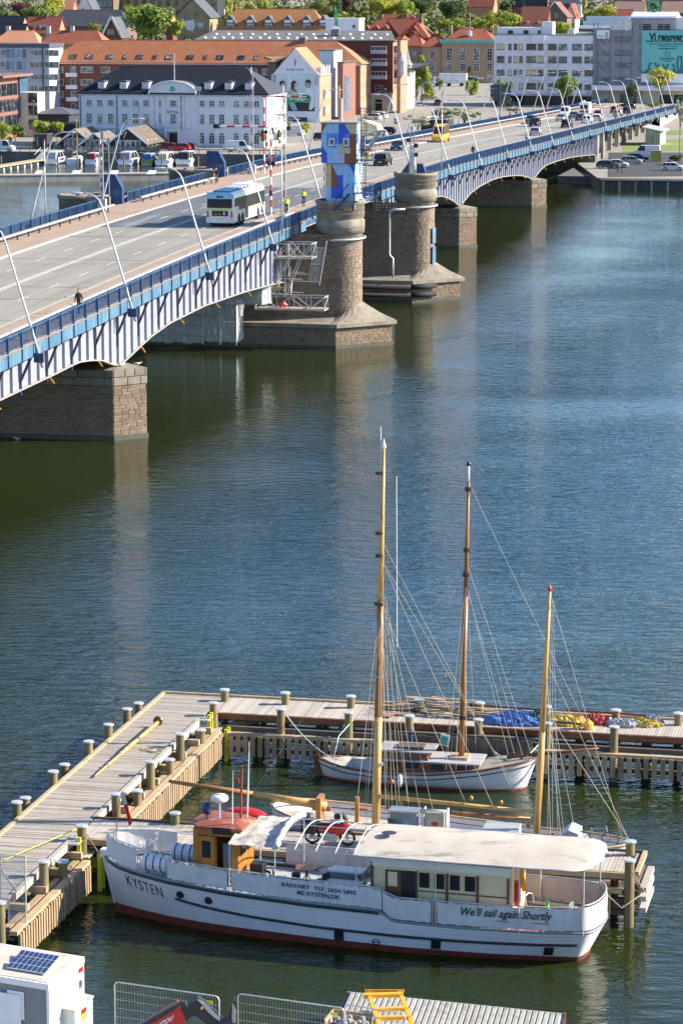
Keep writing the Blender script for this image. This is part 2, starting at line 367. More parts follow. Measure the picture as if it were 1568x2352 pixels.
# ------------------------------------------------------------ the road bridge
def zr(s):
 d=abs(s-98);return 12.95-(9.7e-5*d*d if d<100 else .97+.0195*(d-100))
def zd(s):return zr(s)-1.15
bridge=thing('road_bridge','long blue and white steel road bridge crossing the whole river','bridge',B(2,-11,0))
def strip(mb,t0,t1,dz0,dz1,s0,s1,step=5.):
 n=max(1,int(round((s1-s0)/step)));rows=[]
 for i in range(n+1):
  s=s0+(s1-s0)*i/n;rows.append([B(s,t0,zd(s)+dz0),B(s,t1,zd(s)+dz1)])
 mb.grid(rows)
def bar(mb,t0,t1,z0,z1,s0,s1,step=5.,zf=zd):
 n=max(1,int(round((s1-s0)/step)));rows=[]
 for i in range(n+1):
  s=s0+(s1-s0)*i/n;z=zf(s);rows.append([B(s,t0,z+z0),B(s,t1,z+z0),B(s,t1,z+z1),B(s,t0,z+z1)])
 mb.grid(rows,closed=True);k=len(mb.v);mb.f.append([k-4,k-3,k-2,k-1]);mb.m.append(mb.mi)
SEND=600
mb=MB();bar(mb,-22.9,.45,-.75,-.02,-60,SEND);part('deck_slab',mb,'concrete',bridge,True)
mb=MB();strip(mb,-17.7,-3.9,0,0,-60,58);strip(mb,-17.7,-3.9,0,0,114,SEND);part('carriageway',mb,'asphalt',bridge,True)
mb=MB();strip(mb,-17.7,-3.9,0.004,0.004,58,114);part('carriageway',mb,'asphalt_new',bridge,True)
mb=MB();bar(mb,-3.62,.4,0,.13,-60,SEND);part('footway',mb,'brick_path',bridge,True)
mb=MB();bar(mb,-22.7,-17.98,0,.13,-60,SEND);part('footway',mb,'brick_path',bridge,True)
mb=MB();bar(mb,-3.9,-3.62,0,.14,-60,SEND);part('kerb',mb,'kerb_stone',bridge,True)
mb=MB();bar(mb,-17.98,-17.7,0,.14,-60,SEND);part('kerb',mb,'kerb_stone',bridge,True)
for t in(-10.99,-10.67):
 mb=MB();strip(mb,t-.07,t+.07,.008,.008,-60,SEND);part('centre_line',mb,'road_paint',bridge,True)
for t in(-7.3,-14.2):
 s=-60.0 if t>-10 else-58
 while s<560:
  mb=MB();strip(mb,t-.06,t+.06,.008,.008,s,s+2.8,3);part('lane_dash',mb,'road_paint',bridge,True);s+=8.43 if s<200 else 12.6
for s in(-12,8,28,48):
 mb=MB();mb.grid([[B(s,t,zd(s)+.009),B(s+.12,t,zd(s)+.009)]for t in(-17.6,-10,-4)]);part('deck_joint',mb,'steel_dark',bridge,True)
for o in[c for c in bridge.children if c.name.startswith(('carriageway','footway'))]:
 o.data.transform(Matrix.Rotation(-BANG,4,'Z'));o.rotation_euler=(0,0,BANG)
r_=random.Random(21)
for i in range(26):
 s=r_.uniform(-25,330);t=r_.choice((-4.4,-17.2))if i%2 else r_.uniform(-16,-5);L,w=(.7,.4)if i%2 else(r_.uniform(2,7),r_.uniform(.8,2.2))
 mb=MB();mb.grid([[B(s,t,zd(s)+.006),B(s+L,t,zd(s+L)+.006)],[B(s,t+w,zd(s)+.006),B(s+L,t+w,zd(s+L)+.006)]]);part('drain_cover' if i%2 else 'asphalt_patch',mb,'steel_dark' if i%2 else 'asphalt_repair',bridge,True)
ZB=[(-60,7.0),(-27,7.1),(-15,7.2),(-9,7.3),(-6,7.05),(-3,6.7),(0,6.0),(2.1,5.6),(3.5,5.75),(6,6.05),(9,6.45),(12,6.8),(18,7.2),(30,7.35),(45,7.0),(56,6.55),(63,6.2),(106,6.0),(118,6.6),(130,7.6),(150,8.25),(156,8.0),(161,7.4),(166,6.6),(170,5.8),(172,5.5),(175,6.0),(181,6.7),(189,7.05),(200,7.2),(210,7.0),(222,6.45),(232,5.8),(239,5.1),(245,4.35),(249,4.7),(255,5.35),(262,5.65),(275,5.5),(295,5.0),(316,4.1),(334,3.3)]
def zb(s):return lerp(ZB,s)
def girder(s0,s1,t,m='girder_white'):
 n=int((s1-s0)/2.0833);rows=[];mb=MB()
 for i in range(n+1):
  s=s0+(s1-s0)*i/n
  rows.append([B(s,t,zb(s)),B(s,t,zr(s)-1.9)])
 mb.grid(rows);mb.grid([[r[0]+BN*.02,r[1]+BN*.02]for r in rows]);part('girder_web',mb,m,bridge,True)
 mb=MB();fine=int((s1-s0)/1.0)
 mb.grid([[B(s,t-.24,zb(s)-.05),B(s,t+.26,zb(s)-.05),B(s,t+.26,zb(s)+.04),B(s,t-.24,zb(s)+.04)]for s in[s0+(s1-s0)*i/fine for i in range(fine+1)]],closed=True)
 part('girder_flange',mb,'girder_edge',bridge,True)
for g0,g1 in((-50,61.8),(110,333)):
 for t in(-.3,-7.5,-15,-22):girder(g0,g1,t)
k=0
s=-47.9
while s<333:
 if not 61<s<110:
  mb=MB();mb.beam(B(s,-.2,zb(s)+.04),B(s,-.2,zr(s)-2.12),.09,.24,BN);part('stiffener',mb,'girder_white',bridge,True)
  if k%3==0:
   top=B(s,.6,zr(s)-2.15);bot=B(s,-.22,zr(s)-4.05 if zr(s)-4.05>zb(s)+.5 else zb(s)+.5)
   mb=MB();mb.beam(top,bot,.16,.2,BU);mb.beam(B(s,-.22,bot.z),B(s,-.22,bot.z-.9),.2,.12,BN);part('strut',mb,'steel_dark' if k%2 else 'navy',bridge,True)
   mb=MB();mb.beam(B(s,-.3,zr(s)-2.05),B(s,.66,zr(s)-2.05),.14,.16);part('outrigger',mb,'navy',bridge,True)
  if k%6==3:
   mb=MB();mb.beam(B(s,0,zb(s)-.05),B(s+.1,.3,zb(s)-.5),.12,.06,BU);part('marker_board',mb,'orange_paint',bridge,True)
 s+=2.0833;k+=1
for sc in(2.1,172.1,245.1):
 mb=MB()
 for ta,tb in((-.3,-7.5),(-7.5,-15),(-15,-22)):
  pts=[B(sc,ta+(tb-ta)*i/10,zb(sc)+.25+1.2*math.sin(math.pi*i/10))for i in range(11)]
  for p,q in zip(pts,pts[1:]):mb.beam(p,q,.5,.14)
 part('cross_brace',mb,'girder_white',bridge,True)
GL0,GL1,GR0,GR1=tp(227,-22.9),tp(286,-22.9),tp(467,-22.9),tp(529,-22.9)
def panel_mesh(side):
 L=3.125;mb=MB();x=.1
 while x<L-.05:mb.box(x-.012,x+.012,-.012,.012,-1.0,-.06);x+=.135
 mb.box(.04,L-.04,-.02,.02,-1.02,-.97)
 return mb.mesh('railing_panel','bridge_blue')
def toprail_mesh():
 mb=MB();mb.box(0,3.125,-.05,.05,-.06,.02);return mb.mesh('top_rail','bridge_blue')
def post_mesh(deep,w=.14):
 mb=MB();mb.box(-w/2,w/2,-.12,.1,-deep,-.005);return mb.mesh('post','bridge_blue')
def fascia_mesh():
 mb=MB();mb.box(.02,3.105,-.03,.03,-2.12,-1.16);mb.mi=1;mb.box(.0,3.125,-.2,.06,-1.159,-1.13);return mb.mesh('fascia_panel',['fascia_blue','brick_path'])
pm,tm,pom,fm,pof=panel_mesh(1),toprail_mesh(),post_mesh(2.2),fascia_mesh(),post_mesh(1.25,.1)
mbx=MB();mbx.box(.03,3.095,-.01,.01,-1.0,-.08);
railn=thing('bridge_railing','blue steel railing with upright bars along the near edge of the bridge','railing',B(2,.7,zr(2)))
railf=thing('bridge_railing','blue steel railing with upright bars along the far edge of the bridge','railing',B(2,-22.9,zr(2)))
k=0;s=-47.3
while s<590:
 ang=math.atan2(zr(s+3.125)-zr(s),3.125)
 for rl,t,isn in((railn,.7,1),(railf,-22.9,0)):
  if not isn and(GL0<s+1.5<GL1 or GR0<s+1.5<GR1):continue
  p=B(s,t,zr(s))-rl.location;rot=Matrix.Rotation(BANG,3,'Z')@Matrix.Rotation(-ang,3,'Y')
  e=rot.to_euler()
  for nm,me in(('railing_panel',pm),('top_rail',tm),('post',pom if isn and not 67<s<106 else pof)):put(nm,me,rl,p,e)
  if isn and not(66<s<106):put('fascia_panel',fm,bridge,B(s,t,zr(s))-bridge.location,e)
  if isn and 66<s<106:
   mb=MB();mb.beam(B(s,.7,zr(s)-1.4),B(s+3.1,.7,zr(s)-1.4),.1,.45);part('leaf_edge',mb,'bridge_blue',bridge,True)
 s+=3.125;k+=1
def guard(t,s0,s1,label,h=.62):
 g=thing('guard_rail',label,'guard rail',B(s0,t,zd(s0)))
 bar_=MB();bar(bar_,t-.12,t+.12,h,h+.16,s0,s1);part('rail',bar_,'rail_paint',g,True)
 pmh=MB();pmh.box(-.06,.06,-.06,.06,.1,h);pmh.box(-.14,.14,-.1,.1,.1,.17);me=pmh.mesh('post','steel_dark')
 s=s0+1
 while s<s1:put('post',me,g,B(s,t,zd(s))-g.location,(0,0,BANG));s+=3.125 if t>-10 else 3.4
guard(-.9,-50,tp(672,-.9),'low pale steel guard rail beside the near footway, left stretch before the tower')
guard(-21.1,-50,tp(260,-21.1),'low pale guard rail on dark posts by the far footway, left stretch')
guard(-21.1,tp(322,-21.1),tp(495,-21.1),'low guard rail by the far footway between the two bascule piers')
guard(-21.1,tp(566,-21.1),520,'long low guard rail by the far footway right of the bascule piers')
# ------------------------------------------------------------ stonework
def stone_mesh(m):
 mb=MB();a=.5;b=.47
 back=[(-a,.5,-a),(a,.5,-a),(a,.5,a),(-a,.5,a)];mid=[(-a,-.32,-a),(a,-.32,-a),(a,-.32,a),(-a,-.32,a)];fr=[(-b,-.5,-.44),(b,-.5,-.42),(.45,-.5,.43),(-b,-.5,.45)]
 mb.add(back+mid+fr,[(0,1,5,4),(1,2,6,5),(2,3,7,6),(3,0,4,7),(4,5,9,8),(5,6,10,9),(6,7,11,10),(7,4,8,11),(8,9,10,11)])
 return mb.mesh('stone',m),mb
STM={}
def stones(root,path,z0,z1,ch,bl,m,maxn=300,dep=.16,seed=1):
 """courses of separate blocks along an outer wall path (outward is to the right of travel)"""
 if m not in STM:STM[m]=stone_mesh(m)
 me,proto=STM[m];r=random.Random(seed);P=[Vector((p[0],p[1],0))for p in path]
 seg=[(P[i],P[i+1],(P[i+1]-P[i]).length)for i in range(len(P)-1)];tot=sum(q[2]for q in seg)
 def pos(d):
  for a,b,l in seg:
   if d<=l:return a+(b-a)*(d/l)
   d-=l
  return P[-1]
 bl_=[];n=max(1,int(round((z1-z0)/ch)));h=(z1-z0)/n
 corners=[];acc=0
 for(a,b,l),(c,d_,l2)in zip(seg,seg[1:]):
  acc+=l
  if((b-a).normalized()).dot((d_-c).normalized())<.85:corners.append(acc)
 for i in range(n):
  d=0;first=True
  while d<tot-.05:
   L=bl*r.uniform(.7,1.3)*(.5 if first and i%2 else 1);first=False
   e=min(tot,d+L)
   for c in corners:
    if d<c-1e-4<e:e=c
   if tot-e<.2:e=tot
   a,b=pos(d),pos(e);bl_.append(((a+b)/2+Vector((0,0,z0+h*(i+.5))),b-a,h));d=e
 def key(q):
  nrm=Vector((q[1].y,-q[1].x,0)).normalized();return(0 if nrm.dot(CPOS-q[0])>0 else 1,(q[0]-CPOS).length)
 bl_.sort(key=key);rest=MB()
 for j,(c,d,h_)in enumerate(bl_):
  ang=math.atan2(d.y,d.x);nrm=Vector((d.y,-d.x,0)).normalized();c=c-nrm*(dep*.5-r.uniform(.02,.045));sc=(d.length-.024,dep,h_-.024)
  if j<maxn:put('stone',me,root,c-root.location,(0,0,ang),sc)
  else:
   T=Matrix.Translation(c)@Matrix.Rotation(ang,4,'Z')@Matrix.Diagonal((*sc,1));rest.T=T;rest.add(proto.v,proto.f);rest.T=None
 if rest.v:o=part('stonework',rest,m,root,True);o['kind']='stuff'
def nose_path(s0,s1,t0,tn,tk):
 """pier outline: side face at s0, pointed nose, side face at s1"""
 sc=(s0+s1)/2
 return[B(s0,t0,0),B(s0,tk,0),B(sc,tn,0),B(s1,tk,0),B(s1,t0,0)]
def flat(path):return[(p.x,p.y)for p in path]
def core(root,path,z0,z1,m,name='core',inset=0.0):
 mb=MB();mb.prism([Vector((p.x,p.y,z0))for p in path],(0,0,z1-z0));return part(name,mb,m,root,True)
def small_pier(s0,s1,top,label,ns):
 sc=(s0+s1)/2;r=thing('stone_pier',label,'bridge pier',B(sc,-11,0),group='river piers of the bridge')
 p=nose_path(s0,s1,-24,2.05,0)
 core(r,p,-2,top-1.3,'mortar')
 stones(r,flat(p),.42,top-1.3,.262,.62,'granite',ns,seed=int(s0))
 p2=nose_path(s0-.05,s1+.05,-24,2.12,.02)
 stones(r,flat(p2),top-1.28,top,.64,1.1,'cap_stone',60,dep=.3,seed=3)
 core(r,nose_path(s0+.2,s1-.2,-24,1.7,-.1),top-1.3,top-.03,'cap_stone','cap')
 apex=B(sc,.2,top+.3);q=nose_path(s0,s1,-24,2.05,0);mb=MB()
 for a,b in((1,2),(2,3)):mb.poly(q[a]+Vector((0,0,top)),q[b]+Vector((0,0,top)),apex)
 mb.poly(q[0]+Vector((0,0,top)),q[1]+Vector((0,0,top)),apex,B(sc,-24,top+.3));mb.poly(q[3]+Vector((0,0,top)),q[4]+Vector((0,0,top)),B(sc,-24,top+.3),apex)
 part('coping',mb,'cap_stone',r,True)
 p3=nose_path(s0-.12,s1+.12,-24,2.2,.05);core(r,p3,-2,.4,'algae','plinth')
small_pier(0,4.2,5.55,'stone river pier with pointed sunlit nose at the left edge, nearest to the camera',290)
small_pier(170,174.2,5.4,'stone river pier just beyond the second round turret',200)
small_pier(243,247.2,4.4,'farthest stone river pier, seen small under the right part of the bridge',80)
for sc in(-60,):small_pier(sc,sc+4.2,5.3,'stone pier outside the left edge',0)if False else None
def bascule(sc,label,far):
 r=thing('bascule_pier',label,'bridge pier',B(sc,-8,0))
 base=nose_path(sc-4.6,sc+4.6,-27,10.1,5.4);core(r,base,-2,2.05,'mortar')
 stones(r,flat(base),.35,2.05,.245,.62,'granite' if not far else 'granite',170,seed=5)
 core(r,nose_path(sc-4.72,sc+4.72,-27,10.25,5.45),-2,.33,'algae','plinth')
 led=nose_path(sc-4.95,sc+4.95,-27,10.6,5.6);core(r,led,2.05,2.42,'cap_stone','ledge')
 R=2.15;tc=4.95;wall=sc-R;mb=MB();n=14
 inner=[B(wall,-27,2.85)]+[B(sc+R*math.cos(a),tc+R*math.sin(a),2.85+1.35*max(0,math.sin(a)))for a in[math.pi-math.pi*i/n for i in range(n+1)]]+[B(sc+R,-27,2.85)]
 outer=[]
 for i,q in enumerate(inner):
  f=(i-1)/n
  if i==0:outer.append(B(sc-4.95,-27,2.42))
  elif i==len(inner)-1:outer.append(B(sc+4.95,-27,2.42))
  else:
   a,b,c,d=B(sc-4.95,tc,2.42),B(sc-4.95,5.6,2.42),B(sc,10.6,2.42),B(sc+4.95,5.6,2.42)
   outer.append(a+(b-a)*(f/.1)if f<.1 else b+(c-b)*((f-.1)/.4)if f<.5 else c+(d-c)*((f-.5)/.4)if f<.9 else d+(B(sc+4.95,tc,2.42)-d)*((f-.9)/.1))
 mb.grid([outer,[(a+b*1.0)/2+Vector((0,0,-.12))for a,b in zip(outer,inner)],inner]);part('sloping_ledge',mb,'cap_stone',r,True)
 arc=[B(sc+R*math.cos(a),tc+R*math.sin(a),0)for a in[math.pi-math.pi*i/20 for i in range(21)]]
 colp=[B(wall,-27,0)]+arc+[B(sc+R,-27,0)]
 mb=MB();zt_=9.6;mb.prism([Vector((q.x,q.y,2.5))for q in colp],(0,0,zt_-2.5));part('core',mb,'mortar',r,True)
 vis=[B(wall,-16,0)]+arc[:]
 stones(r,flat(vis),2.85,10.9,.285,.52,'granite',300,seed=8)
 cx=B(sc,tc,0)
 mb=MB();mb.lathe([(R+.02,9.5),(R+.02,10.95),(R+.22,11.0),(R+.25,12.2),(R+.12,12.25),(R+.12,12.45),(R+.2,12.5),(R+.2,13.75),(R+.3,13.8),(R+.3,14.15),(R-.1,14.15),(R-.1,13.2),(0,13.2)],cx,40)
 part('drum',mb,'cap_stone',r,True,True)
 for z in(11.55,12.85,13.3):
  mb=MB();mb.lathe([(R+.21,z),(R+.275,z+.02),(R+.275,z+.05),(R+.21,z+.07)],cx,40);part('joint_ring',mb,'granite',r,True)
 pts=[B(sc+(R+.28)*math.cos(a),tc+(R+.28)*math.sin(a),10.35+.25*(1-a/math.pi))for a in[math.radians(195-195*i/24)for i in range(25)]]
 mb=MB();mb.tube(pts,.11,8);part('pipe',mb,'galv' if not far else 'lamp_paint',r,True,True)
 return r
t1=bascule(64.65,'left of the two big round-ended stone bascule piers, carrying the coloured control cabin',False)
t2=bascule(107.5,'right of the two big round-ended stone bascule piers, with a bare round turret top',True)
mb=MB();mb.tube([B(102.9,4.6,10.35),B(102.6,3.2,10.3),B(102.55,2.9,9.9),B(102.55,2.9,5.3),B(102.55,3.3,4.9),B(102.55,3.3,2.8)],.12,8);part('drain_pipe',mb,'galv',t2,True,True)
for z in(1.75,.85):
 mb=MB();mb.tube([B(102.35,-20,z),B(102.35,5.4,z)],.27,8);part('fender_tube',mb,'rubber',t2,True,True)
 mb=MB();mb.tube([B(102.45,5.5,z),B(104.8,7.75,z)],.3,8);part('fender_tube',mb,'rubber',t2,True,True)
mb=MB();mb.beam(B(109.6,6.1,7.9),B(109.4,6.1,3.5),.5,.1,BU);
for z0,z1 in((6.3,8.0),(3.2,5.9)):
 mb=MB();a=math.radians(22);c=B(107.5+2.42*math.sin(-.1),4.85+2.42*math.cos(-.1),0);q0=B(107.5-1.0,4.85+2.2,z0);q1=B(107.5-.1,4.85+2.42,z0)
 mb.prism([q0,q1,q1+Vector((0,0,z1-z0)),q0+Vector((0,0,z1-z0))],BN*.05);part('notice_board',mb,'fascia_blue',t2,True)
sc_=thing('access_scaffold','grey steel hanging scaffold with stairs under the railing beside the left bascule pier','scaffold',B(58,2,6))
def truss_box(s0,s1,t0,t1,z0,z1,name):
 P=lambda s,t,z:B(s,t,z)
 mb=MB()
 for z in(z0,z1):
  for a,b in(((s0,t0),(s1,t0)),((s1,t0),(s1,t1)),((s1,t1),(s0,t1)),((s0,t1),(s0,t0))):mb.beam(P(*a,z),P(*b,z),.09,.09)
 n=4
 for i in range(n+1):
  t=t0+(t1-t0)*i/n
  for s in(s0,s1):
   mb.beam(P(s,t,z0),P(s,t,z1),.08,.08)
   if i<n:tt=t0+(t1-t0)*(i+1)/n;mb.beam(P(s,t,z0 if i%2 else z1),P(s,tt,z1 if i%2 else z0),.07,.07)
 for t in(t0,t1):mb.beam(P(s0,t,z0),P(s1,t,z1),.07,.07)
 return part(name,mb,'galv',sc_,True)
truss_box(58.3,60.4,-2.2,4.6,3.9,5.15,'lower_cradle')
mb=MB();mb.prism([B(58.4,-2.1,3.98),B(60.3,-2.1,3.98),B(60.3,4.5,3.98),B(58.4,4.5,3.98)],(0,0,.05));part('platform_boards',mb,'deck_wood_b',sc_,True)
truss_box(58.2,60.6,-1.5,3.4,8.9,10.3,'upper_cradle')
mb=MB();mb.prism([B(58.4,-1.5,8.95),B(60.3,-1.5,8.95),B(60.3,3.3,8.95),B(58.4,3.3,8.95)],(0,0,.05));part('platform_boards',mb,'deck_wood',sc_,True)
mb=MB()
for s in(58.5,59.9):
 for a,b in(((-.9,5.1),(1.7,9.9)),((-.9,5.1),(-.9,9.9)),((2.2,9.0),(.6,5.2)),((-2.4,5.1),(-1,9)),((-.2,5),(-.2,9))):mb.beam(B(s,a[0],a[1]),B(s,b[0],b[1]),.11,.08)
part('hanger',mb,'galv',sc_,True)
mb=MB()
for i in range(14):z=5.1+i*.29;mb.box(0,0,0,0,0,0)if False else mb.beam(B(58.6,-2.9+(i%7)*.25,z),B(59.6,-2.9+(i%7)*.25,z),.22,.04)
for s in(58.6,59.6):mb.beam(B(s,-3,5.1),B(s,-1.4,7.1),.1,.05);mb.beam(B(s,-3,7.1),B(s,-1.4,9.1),.1,.05);mb.beam(B(s,-3,7.1),B(s,-1.4,5.1),.04,.04)
part('stair',mb,'steel',sc_,True)
mb=MB();r_=random.Random(4)
for i in range(60):
 s=r_.uniform(58.2,60.4);t=r_.uniform(-3.4,1.2);z=r_.uniform(5.2,8.2);k=i%3;mb.tube([B(s,t,z),B(s,t+(1.6 if k==0 else .1),z+(2.2 if k==1 else 1.4 if k==2 else 0))],.035,4)
part('bracing_tube',mb,'galv',sc_,True)
mb=MB()
for i in range(5):q=i*.22;mb.beam(B(59,3.5+q,9.9),B(59,2.95+q,6.6),.045,.045)
for z,d in((9.9,0),(8.3,.27),(6.6,.55)):mb.beam(B(59,3.4-d,z),B(59,4.5-d,z),.08,.08)
mb.beam(B(59,4.75,10.6),B(59,4.0,6.3),.12,.1)
part('folding_ladder',mb,'galv',sc_,True)
mb=MB();mb.tube([B(59.2,-.2,4.35),B(59.2,-.05,4.4)],[.3,.26],8);solo('tarpaulin_bundle',MB().tube([B(59.0,.1,4.15),B(59.2,.35,4.45),B(59.4,.7,4.2)],[.2,.3,.18],8),'bright_red','small red bundle lying on the lower scaffold cradle','bundle',B(59.2,.3,4.05))
net=mat('netting',(.8,.84,.9),(.62,.66,.72),.6,ns=1.2,bump=.15,bs=1.2,alpha=.5,dirt=(.9,.93,.98),ds=1.2,dl=(.55,.7),dsv=(1,1,.3))
nt_=thing('scaffold_netting','torn translucent white netting sheets hung round the scaffold under the bridge','netting',B(57,-8,3))
def sheet(c0,c1,z0,z1,m,parent,name,wav=.12,nx=22,nz=16,seed=0):
 mb=MB();rows=[]
 for j in range(nz+1):
  row=[]
  for i in range(nx+1):
   p=c0.lerp(c1,i/nx);z=z0+(z1-z0)*j/nz
   d=noise.noise(Vector((i*.5+seed,j*.35,seed)))*wav
   row.append(Vector((p.x+d,p.y+d*1.5,z+(noise.noise(Vector((i*.4,seed,3)))*.25 if j==0 else 0))))
  rows.append(row)
 mb.grid(rows);o=part(name,mb,m,parent,True,True);return o
sheet(B(56.5,-12.5,0),B(56.5,-6.9,0),.7,5.5,'netting',nt_,'net_sheet',seed=1)
sheet(B(56.5,-6.9,0),B(56.3,-3.6,0),.9,4.9,'netting',nt_,'net_sheet',seed=2)
sheet(B(56.3,-3.6,0),B(59.0,-3.5,0),.9,4.9,'netting',nt_,'net_sheet',nx=10,seed=4)
sheet(B(56.0,-9,0),B(56.0,-1.0,0),4.6,6.8,'netting',nt_,'net_sheet',nz=6,seed=5)
sheet(B(56.0,-1.0,0),B(57.0,-.3,0),4.6,6.6,'netting',nt_,'net_sheet',nx=5,nz=6,seed=6)
mb=MB()
for t in(-12.5,-10.6,-8.8,-6.9,-5.2,-3.6):mb.tube([B(56.3,t,.6),B(56.3,t,6.2)],.05,5)
for z in(1.4,2.4,3.4,4.4,5.3):mb.tube([B(56.3,-12.5,z),B(56.3,-3.6,z)],.04,5)
part('scaffold_tube',mb,'galv',nt_,True)
# ------------------------------------------------------------ turret equipment and control cabin
cab=thing('control_cabin','bridge keeper\'s cabin clad in blue, orange and cream panels on the left round pier','cabin',B(64.65,4.6,13.2))
for n_,c in(('pan_sky',(.3,.55,.85)),('pan_royal',(.015,.09,.6)),('pan_mid',(.1,.28,.7)),('pan_rust',(.28,.07,.02)),('pan_cream',(.62,.5,.26)),('pan_lilac',(.55,.5,.75)),('pan_orange',(.7,.2,.04))):mat(n_,c,tuple(q*.88 for q in c),.35,ns=2)
KEY={'s':'pan_sky','r':'pan_royal','m':'pan_mid','o':'pan_rust','c':'pan_cream','l':'pan_lilac','O':'pan_orange'}
def cabin_block(s0,s1,t0,t1,z0,z1,grid_,name):
 c=[B(s0+.03,t0+.03,z0),B(s1-.03,t0+.03,z0),B(s1-.03,t1-.03,z0),B(s0+.03,t1-.03,z0)]
 mb=MB();mb.prism(c,(0,0,z1-z0));part('shell',mb,'steel_dark',cab,True)
 nr=len(grid_);nc=len(grid_[0]);dt=(t1-t0)/nc;dz=(z1-z0)/nr
 def pan(P,a,b,c_,d,out):
  """cell colour(s): two letters and / or backslash split along a diagonal"""
  g=.009
  A=P(a+g,c_+g);Bq=P(b-g,c_+g);C_=P(b-g,d-g);D=P(a+g,d-g)
  return A,Bq,C_,D
 for face in range(2):
  for i,row in enumerate(grid_):
   z_hi=z1-i*dz;z_lo=z_hi-dz
   if face==0:cells=row;n=nc;P=lambda u,z:B(s0,t0+u,z);w=dt;out=-BU*.03
   else:cells=SIDE[i%len(SIDE)];n=len(cells);w=(s1-s0)/n;P=lambda u,z:B(s0+u,t1,z);out=BN*.03
   for j,c_ in enumerate(cells[:n]):
    A,Bq,C_,D=pan(P,j*w,(j+1)*w,z_lo,z_hi,out)
    if len(c_)==1:mb=MB();mb.prism([A,Bq,C_,D],out);part('panel',mb,KEY[c_],cab,True)
    else:
     t=[(A,C_,D),(A,Bq,C_)]if c_[1]=='/' else[(A,Bq,D),(Bq,C_,D)]
     for tri,k_ in zip(t,(c_[0],c_[2])):mb=MB();mb.prism(list(tri),out);part('panel',mb,KEY[k_],cab,True)
KEY['w']='white_paint';SIDE=[['s','w','m','w'],['m','w','w','s'],['w','m','w','w']]
LOW=[['c','o\\s','s','s','m\\s'][0:4]+['s'],['c','o','r','s','m'],['s','r','r','s','s'],['o\\s'.replace('\\','\\'),'s','s','s','o']]
cabin_block(62.9,66.6,3.85,6.7,13.25,17.75,[['c','o\\s','s','s','s\\r'],['c','o','r','s','s'],['s','r','r','s','s'],['o\\s','s','s','s','s/o']],'lower')
cabin_block(62.5,67.0,3.5,6.95,17.8,21.6,[['o/s','s','s','r','r\\c','c'],['s','m','m','r','m','o'],['r\\s','s','s','c','c','o'],['r','s','s\\l','l','o','o']],'upper')
for t in(4.55,5.98):
 mb=MB();mb.prism([B(62.46,t-.38,19.35),B(62.46,t+.38,19.35),B(62.46,t+.38,20.35),B(62.46,t-.38,20.35)],-BU*.06);w=part('window',mb,'pan_royal',cab,True)
 mb=MB();mb.prism([B(62.39,t-.31,19.45),B(62.39,t+.31,19.45),B(62.39,t+.31,20.26),B(62.39,t-.31,20.26)],-BU*.05);part('frame',mb,'frame_white',w,True)
 mb=MB();mb.prism([B(62.33,t-.17,19.62),B(62.33,t+.17,19.62),B(62.33,t+.17,20.1),B(62.33,t-.17,20.1)],-BU*.012);part('pane',mb,'pane',w,True)
mb=MB();mb.prism([B(62.4,3.4,21.62),B(67.1,3.4,21.62),B(67.1,7.05,21.62),B(62.4,7.05,21.62)],(0,0,.14));part('roof',mb,'girder_edge',cab,True)
mb=MB();mb.tube([B(64,5,21.7),B(64,5,25.2)],.05,6);mb.beam(B(64,4.4,24),B(64,5.6,24),.05,.05);mb.tube([B(64,5.2,21.7),B(64,5.2,24)],.14,6);part('roof_mast',mb,'galv',cab,True)
mb=MB();q=[B(64.6,6.97,20.3),B(67.0,6.97,20.3),B(67.2,8.7,20.9),B(64.6,8.7,20.9),B(64.6,6.97,21.9),B(67.0,6.97,21.9),B(67.2,8.5,21.4),B(64.6,8.5,21.4)]
mb.add(q,[(0,1,2,3),(4,5,6,7),(0,3,7,4),(1,2,6,5),(2,3,7,6)]);part('canopy',mb,'cream',cab,True)
mb=MB();mb.prism([B(64.6,7.0,18.3),B(67,7.0,18.3),B(67.2,8.6,20.85),B(64.6,8.6,20.85)],BN*.05);part('sloping_glass',mb,'glass',cab,True)
mb=MB()
for i in range(6):u=i/5;mb.beam(B(64.6+2.4*u,7.05,18.28),B(64.6+2.6*u,8.66,20.87),.06,.06)
part('glazing_bar',mb,'lamp_paint',cab,True)
mb=MB()
for dt in(0,.5):mb.beam(B(62.9,7.3+dt,14.9),B(62.9,7.3+dt,23.2),.06,.06)
z=15.
while z<23.0:mb.beam(B(62.9,7.3,z),B(62.9,7.8,z),.04,.04);z+=.3
for z in(17.8,18.8,20,21,22,23.1):
 mb.tube([B(62.9-.38*math.sin(a),7.55+.5*math.cos(a),z)for a in[math.pi*i/8 for i in range(9)]],.03,4)
for a in(.5,1.2,1.9,2.6):mb.beam(B(62.9-.38*math.sin(a),7.55+.5*math.cos(a),17.8),B(62.9-.38*math.sin(a),7.55+.5*math.cos(a),23.1),.04,.04)
part('caged_ladder',mb,'navy',cab,True)
def landing(s0,s1,t0,t1,z):
 mb=MB();mb.prism([B(s0,t0,z),B(s1,t0,z),B(s1,t1,z),B(s0,t1,z)],(0,0,.08))
 for zz in(.5,1.0):
  for a,b in(((s0,t0),(s0,t1)),((s0,t1),(s1,t1)),((s1,t1),(s1,t0))):mb.beam(B(*a,z+zz),B(*b,z+zz),.05,.05)
 for a in((s0,t0),(s0,(t0+t1)/2),(s0,t1),(s1,t1)):mb.beam(B(*a,z),B(*a,z+1.0),.05,.05)
 mb.beam(B(s0,t0,z),B(s0,t1,z+1),.04,.04)
 return part('landing',mb,'navy',cab,True)
landing(62.0,63.6,6.95,8.6,18.1);landing(61.9,63.6,6.7,8.5,14.9)
mb=MB()
